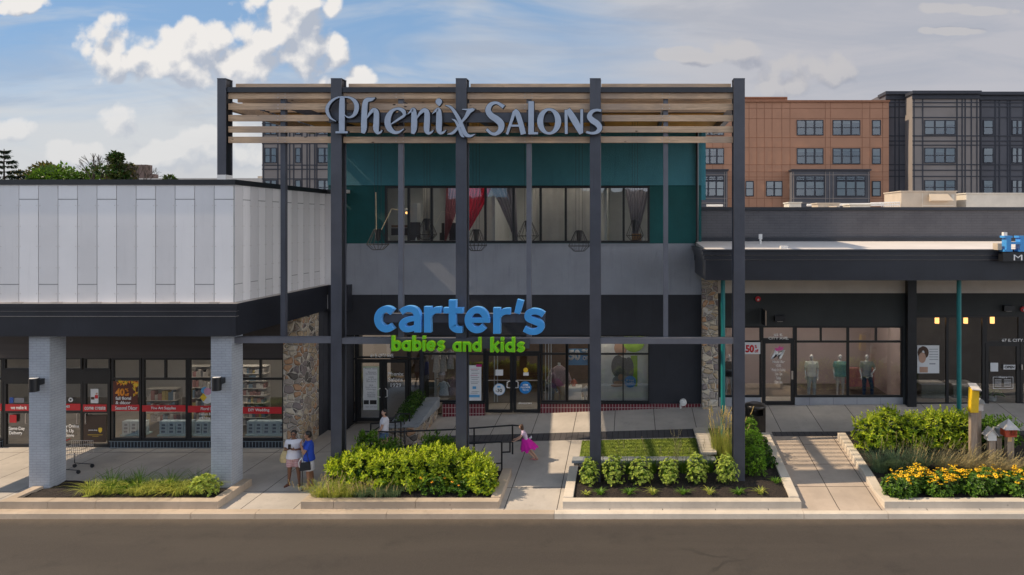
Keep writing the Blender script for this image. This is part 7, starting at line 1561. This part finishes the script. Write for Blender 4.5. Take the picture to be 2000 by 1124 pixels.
# woman in white shirt with phone
gz = G(-10, 20.4)
t, c = figure('person', 'person in a white T-shirt, pink plaid shorts and sunglasses looking at a phone', 'person', (X_(574, 20.45), 20.45, gz), 1.66, R(8), dict(el=(.155, .015, .655), er=(-.15, .02, .645), wl=(.055, -.10, .675), wr=(-.055, -.105, .695), hdl=(-1, -.5, .35), hdr=(.7, -.5, .6), kl=(.078, -.01, .285), kr=(-.07, -.01, .285), al=(.088, .01, .05), ar=(-.092, .01, .05), fl=-.25 * -1, fr=-.45, wide=1.16), SK1)
c['top'](CW, .50, .62, fat=1.2); c['bottom'](PL, .72, fat=1.12); c['hair'](HB, 'short'); shoes(t, c, mat('red_brown_sandal', (.12, .02, .02), .5))
S, hp, Ry = c['S'], c['hp'], c['Ry']
mb = MB(M['ltdark'])
for s in (-1, 1): mb.ball(hp + Vector((s * .019, -.050, .004)) * S, .015 * S, n=10, m=6, ry=.005 * S, rz=.011 * S); mb.tube(hp + Vector((s * .033, -.045, .006)) * S, hp + Vector((s * .046, .0, .004)) * S, .002 * S, n=5)
mb.build('sunglasses', None, t)
def held(name, label, cat, base, build, mat_):
    mb = MB(mat_); build(mb); o = mb.build(name, None, None, base); return tag(o, label, cat)
bx0, by0 = X_(574, 20.45), 20.45
mb = MB(M['black']); mb.box(bx0 - .055, bx0 + .03, by0 - .245, by0 - .232, gz + 1.16, gz + 1.31); tag(mb.build('phone', None, None, (bx0, by0 - .24, gz + 1.2)), 'black phone held up by the person in the white T-shirt', 'phone')
strawm = mat('straw_weave', (.52, .42, .22), .8, .15, 12, .8, 50)
mb = MB(strawm); xs_ = bx0 - .27; mb.loft([(xs_, by0 - .02, gz + .70, .11, .06), (xs_, by0 - .02, gz + .76, .15, .075), (xs_ + .01, by0 - .02, gz + .92, .13, .06), (xs_ + .02, by0 - .02, gz + 1.05, .07, .03)], n=18); mb.path([(xs_ - .04, by0 - .02, gz + 1.04), (xs_ + .02, by0 - .02, gz + 1.16), (xs_ + .07, by0 - .02, gz + 1.04)], .01)
tag(mb.build('straw_bag', None, None, (xs_, by0, gz + .7)), 'round straw bag hanging at the elbow of the person in the white T-shirt', 'bag')
# woman in blue
gz2 = G(-9.4, 20.25); x2, y2 = X_(604, 20.25), 20.25
t, c = figure('person', 'person in a royal blue top and white skirt seen from the side, hand raised', 'person', (x2, y2, gz2), 1.70, R(-62), dict(el=(.135, -.085, .66), wl=(.075, -.13, .80), hdl=(-.15, .2, 1), er=(-.14, .03, .64), wr=(-.13, -.06, .52), kl=(.055, -.02, .285), kr=(-.055, .03, .285), al=(.062, -.02, .05), ar=(-.062, .055, .05), fl=0.1, fr=-.1, lean=(0, -.04), wide=1.12), SK2)
c['top'](CB, .50, .62, fat=1.2); c['hair'](HB, 'short'); shoes(t, c, mat('pale_sandal', (.35, .28, .22), .6))
S = c['S']; mb = MB(); mb.loft([(0, .005 * S, .33 * S, .118 * S, .094 * S), (0, 0, .42 * S, .115 * S, .09 * S), (0, 0, .52 * S, .108 * S, .082 * S), (0, 0, .56 * S, .09 * S, .07 * S)], n=22); mb.build('skirt', CW, t)
mb = MB(M['black']); xb, yb, zb4 = x2 - .0, y2 - .21, gz2 + .60; mb.add([(xb - .16, yb, zb4), (xb + .15, yb, zb4 + .03), (xb + .12, yb + .02, zb4 + .26), (xb - .15, yb + .02, zb4 + .22), (xb - .16, yb - .07, zb4), (xb + .15, yb - .07, zb4 + .03), (xb + .12, yb - .03, zb4 + .26), (xb - .15, yb - .03, zb4 + .22)], [(0, 3, 2, 1), (4, 5, 6, 7), (0, 1, 5, 4), (1, 2, 6, 5), (2, 3, 7, 6), (3, 0, 4, 7)])
mb.path([(xb + .1, yb - .02, zb4 + .25), (xb + .04, yb - .03, gz2 + 1.15), (xb - .0, yb + .1, gz2 + 1.44)], .009)
tag(mb.build('shoulder_bag', None, None, (xb, yb, zb4)), 'black shoulder bag at the hip of the person in the blue top', 'bag')
mb = MB(M['black']); mb.tube((x2 - .11, y2 - .22, gz2 + .005), (x2 - .12, y2 - .16, gz2 + .82), .012, n=8); mb.ball((x2 - .11, y2 - .22, gz2 + .02), .022, n=8, m=6); tag(mb.build('walking_cane', None, None, (x2 - .11, y2 - .22, gz2)), 'black walking cane beside the person in the blue top', 'cane')
mb = MB(M['white']); mb.path([(x2 - .2, y2 - .05, gz2 + .92), (x2 - .29, y2 - .05, gz2 + .78), (x2 - .27, y2 - .05, gz2 + .64), (x2 - .18, y2 - .05, gz2 + .66), (x2 - .17, y2 - .05, gz2 + .8), (x2 - .2, y2 - .05, gz2 + .92)], .018, 8); tag(mb.build('tote_bag', None, None, (x2 - .2, y2, gz2 + .64)), 'small white looped bag between the two standing people', 'bag')
# woman in denim shorts
gz3 = G(-8.15, 22.6); x3, y3 = X_(750, 22.6), 22.6
t, c = figure('person', 'long-haired person in a white T-shirt and denim shorts on the ramp behind the leafy shrubs', 'person', (x3, y3, gz3), 1.64, R(-75), dict(yaw=R(38), el=(.13, -.06, .63), wl=(.13, -.14, .535), hdl=(0, -.6, -1), er=(-.13, -.02, .63), wr=(-.12, -.08, .51), kl=(.055, -.05, .285), al=(.06, -.04, .05), kr=(-.055, .03, .285), ar=(-.06, .10, .05), wide=1.15, lean=(0, .04), legw=1.12), SK3)
c['top'](CW, .54, .45, fat=1.22); c['bottom'](CD, .42, fat=1.14); c['hair'](HB, 'long'); shoes(t, c, M['white'])
mb = MB(M['black']); mb.loft([(x3 - .22, y3 - .18, gz3 + .62, .03, .07), (x3 - .22, y3 - .18, gz3 + .7, .04, .1), (x3 - .21, y3 - .17, gz3 + .8, .03, .07)], n=12); mb.path([(x3 - .21, y3 - .17, gz3 + .8), (x3 - .2, y3 - .16, gz3 + .88)], .01); tag(mb.build('purse', None, None, (x3 - .22, y3 - .18, gz3 + .62)), 'small black purse in the hand of the person in denim shorts', 'purse')
# girl running
gy = 21.75; gx = X_(1030, gy); gz4 = G(gx, gy)
t, c = figure('person', 'small child in a bright magenta tutu dress running toward the railing', 'person', (gx, gy, gz4), 1.18, R(-84), dict(lean=(0, -.38), sl=(.085, 0, .78), sr=(-.085, 0, .78), hl=(.045, 0, .50), hr=(-.045, 0, .50), kl=(.05, -.0, .29), al=(.05, .18, .12), kr=(-.05, .07, .29), ar=(-.05, .26, .055), footdrop=(.02, .015), el=(.13, -.13, .66), wl=(.10, -.27, .58), hdl=(-.1, -1, -.1), er=(-.12, -.10, .65), wr=(-.09, -.24, .585), hdr=(.1, -1, -.1), fl=0, fr=0, wide=.95), SK3)
c['top'](mat('pink_print_cotton', (.55, .42, .55), .85, .25, 30, .3, 12), .56, .35, 'bodice', 1.12); c['hair'](HBR, 'long'); shoes(t, c, mat('pink_shoe', (.45, .12, .18), .5), 'shoe')
S = c['S']; mb = MB(CM); n_ = 44; vs = []; rr = random.Random(4)
for j in range(9):
    f = j / 8; z = (.625 - .285 * f) * S; r = (.078 + .13 * f ** .8) * S
    for i in range(n_):
        a = 2 * math.pi * i / n_; k = 1 + .12 * f * math.sin(a * 11 + 1.3 * math.sin(a * 3)); vs.append((r * k * math.cos(a) * .9, r * k * math.sin(a) * 1.12 + (-.05 + .11 * f) * S, z + .02 * f * S * math.sin(a * 7) - (.05 * f * S if math.sin(a) < 0 else -.02 * f * S)))
mb.add(vs, [(j * n_ + i, (j + 1) * n_ + i, (j + 1) * n_ + (i + 1) % n_, j * n_ + (i + 1) % n_) for j in range(8) for i in range(n_)], 0, True); mb.build('tutu', None, t)
mb = MB(CW); mb.ball((0, .07 * S, .62 * S), .03 * S, n=8, m=6, ry=.02 * S); mb.ball((.03 * S, .10 * S, .645 * S), .03 * S, n=8, m=6, ry=.018 * S); mb.ball((-.03 * S, .10 * S, .645 * S), .03 * S, n=8, m=6, ry=.018 * S); mb.build('bow', None, t)
# boutique mannequins
MAN = mat('silver_mannequin', (.62, .62, .64), .25, .05, 3, metal=.4)
zf = Rz(776)
def mann(label, u, top, bottom, skirt=False, J=None, hh=1.72, Y=YR + .75):
    t, c = figure('mannequin', label, 'mannequin', (X_(u, Y), Y, Z_(778, Y)), hh, R(random.uniform(-10, 10)), J or {}, MAN, face=False, group='mannequins in the boutique window', vox=.009)
    c['top'](top, .5, .6, fat=1.25)
    if bottom:
        g = MB(); S = c['S']; q = c['J']
        for a, b, d in (('hl', 'kl', 'al'), ('hr', 'kr', 'ar')): a, b, d = [Vector(q[k]) * S for k in (a, b, d)]; g.tube(a + Vector((0, 0, .03 * S)), b, .064 * S, .043 * S, 12); g.ball(b, .043 * S); g.tube(b, d, .043 * S, .034 * S, 12)
        remeshed(g, 'trousers', bottom, t, .009 * S, 2)
    return t
mann('silver mannequin in a white print T-shirt and pale jeans, leftmost in the boutique window', 1585, clothmat('pale_tee', (.55, .56, .57)), clothmat('pale_jeans', (.30, .34, .38)))
mann('mannequin in a fuzzy teal jacket and bare legs, middle of the boutique window', 1641, mat('teal_fleece', (.11, .26, .28), .95, .25, 20, 1.0, 60), None, J=dict(wide=1.25))
mann('mannequin in dark jeans with one knee turned, rightmost in the boutique window', 1693, clothmat('dark_lace', (.20, .22, .26)), clothmat('dark_jeans', (.02, .05, .11)), J=dict(kl=(.10, -.04, .285), al=(.12, .02, .05), el=(.19, .03, .66), wl=(.10, -.04, .56)))
mann('mannequin in a black dress half hidden behind the teal post', 1424, clothmat('black_dress', (.012, .012, .016)), None)
mb = MB(mat('leafy_pot', (.62, .62, .6), .5)); x, y, z = px(1938, 788, YR + .5); mb.loft([(x, y, z, .12, .12), (x, y, z + .3, .17, .17)], n=16); t = thing('potted_plant', 'broad-leaved plant in a white pot inside the far right door', 'potted plant', (x, y, z)); mb.build('pot', None, t)
mb = MB(LM['mid']); rr = random.Random(8)
for i in range(40): a = rr.uniform(0, 6.28); d = Vector((math.cos(a), math.sin(a), rr.uniform(.2, 1.6))).normalized(); leaf(mb, Vector((x, y, z + .3)) + d * .1, d, Vector((0, 0, 1)), rr.uniform(.25, .5), .12, 0, .4)
mb.build('leaves', None, t)
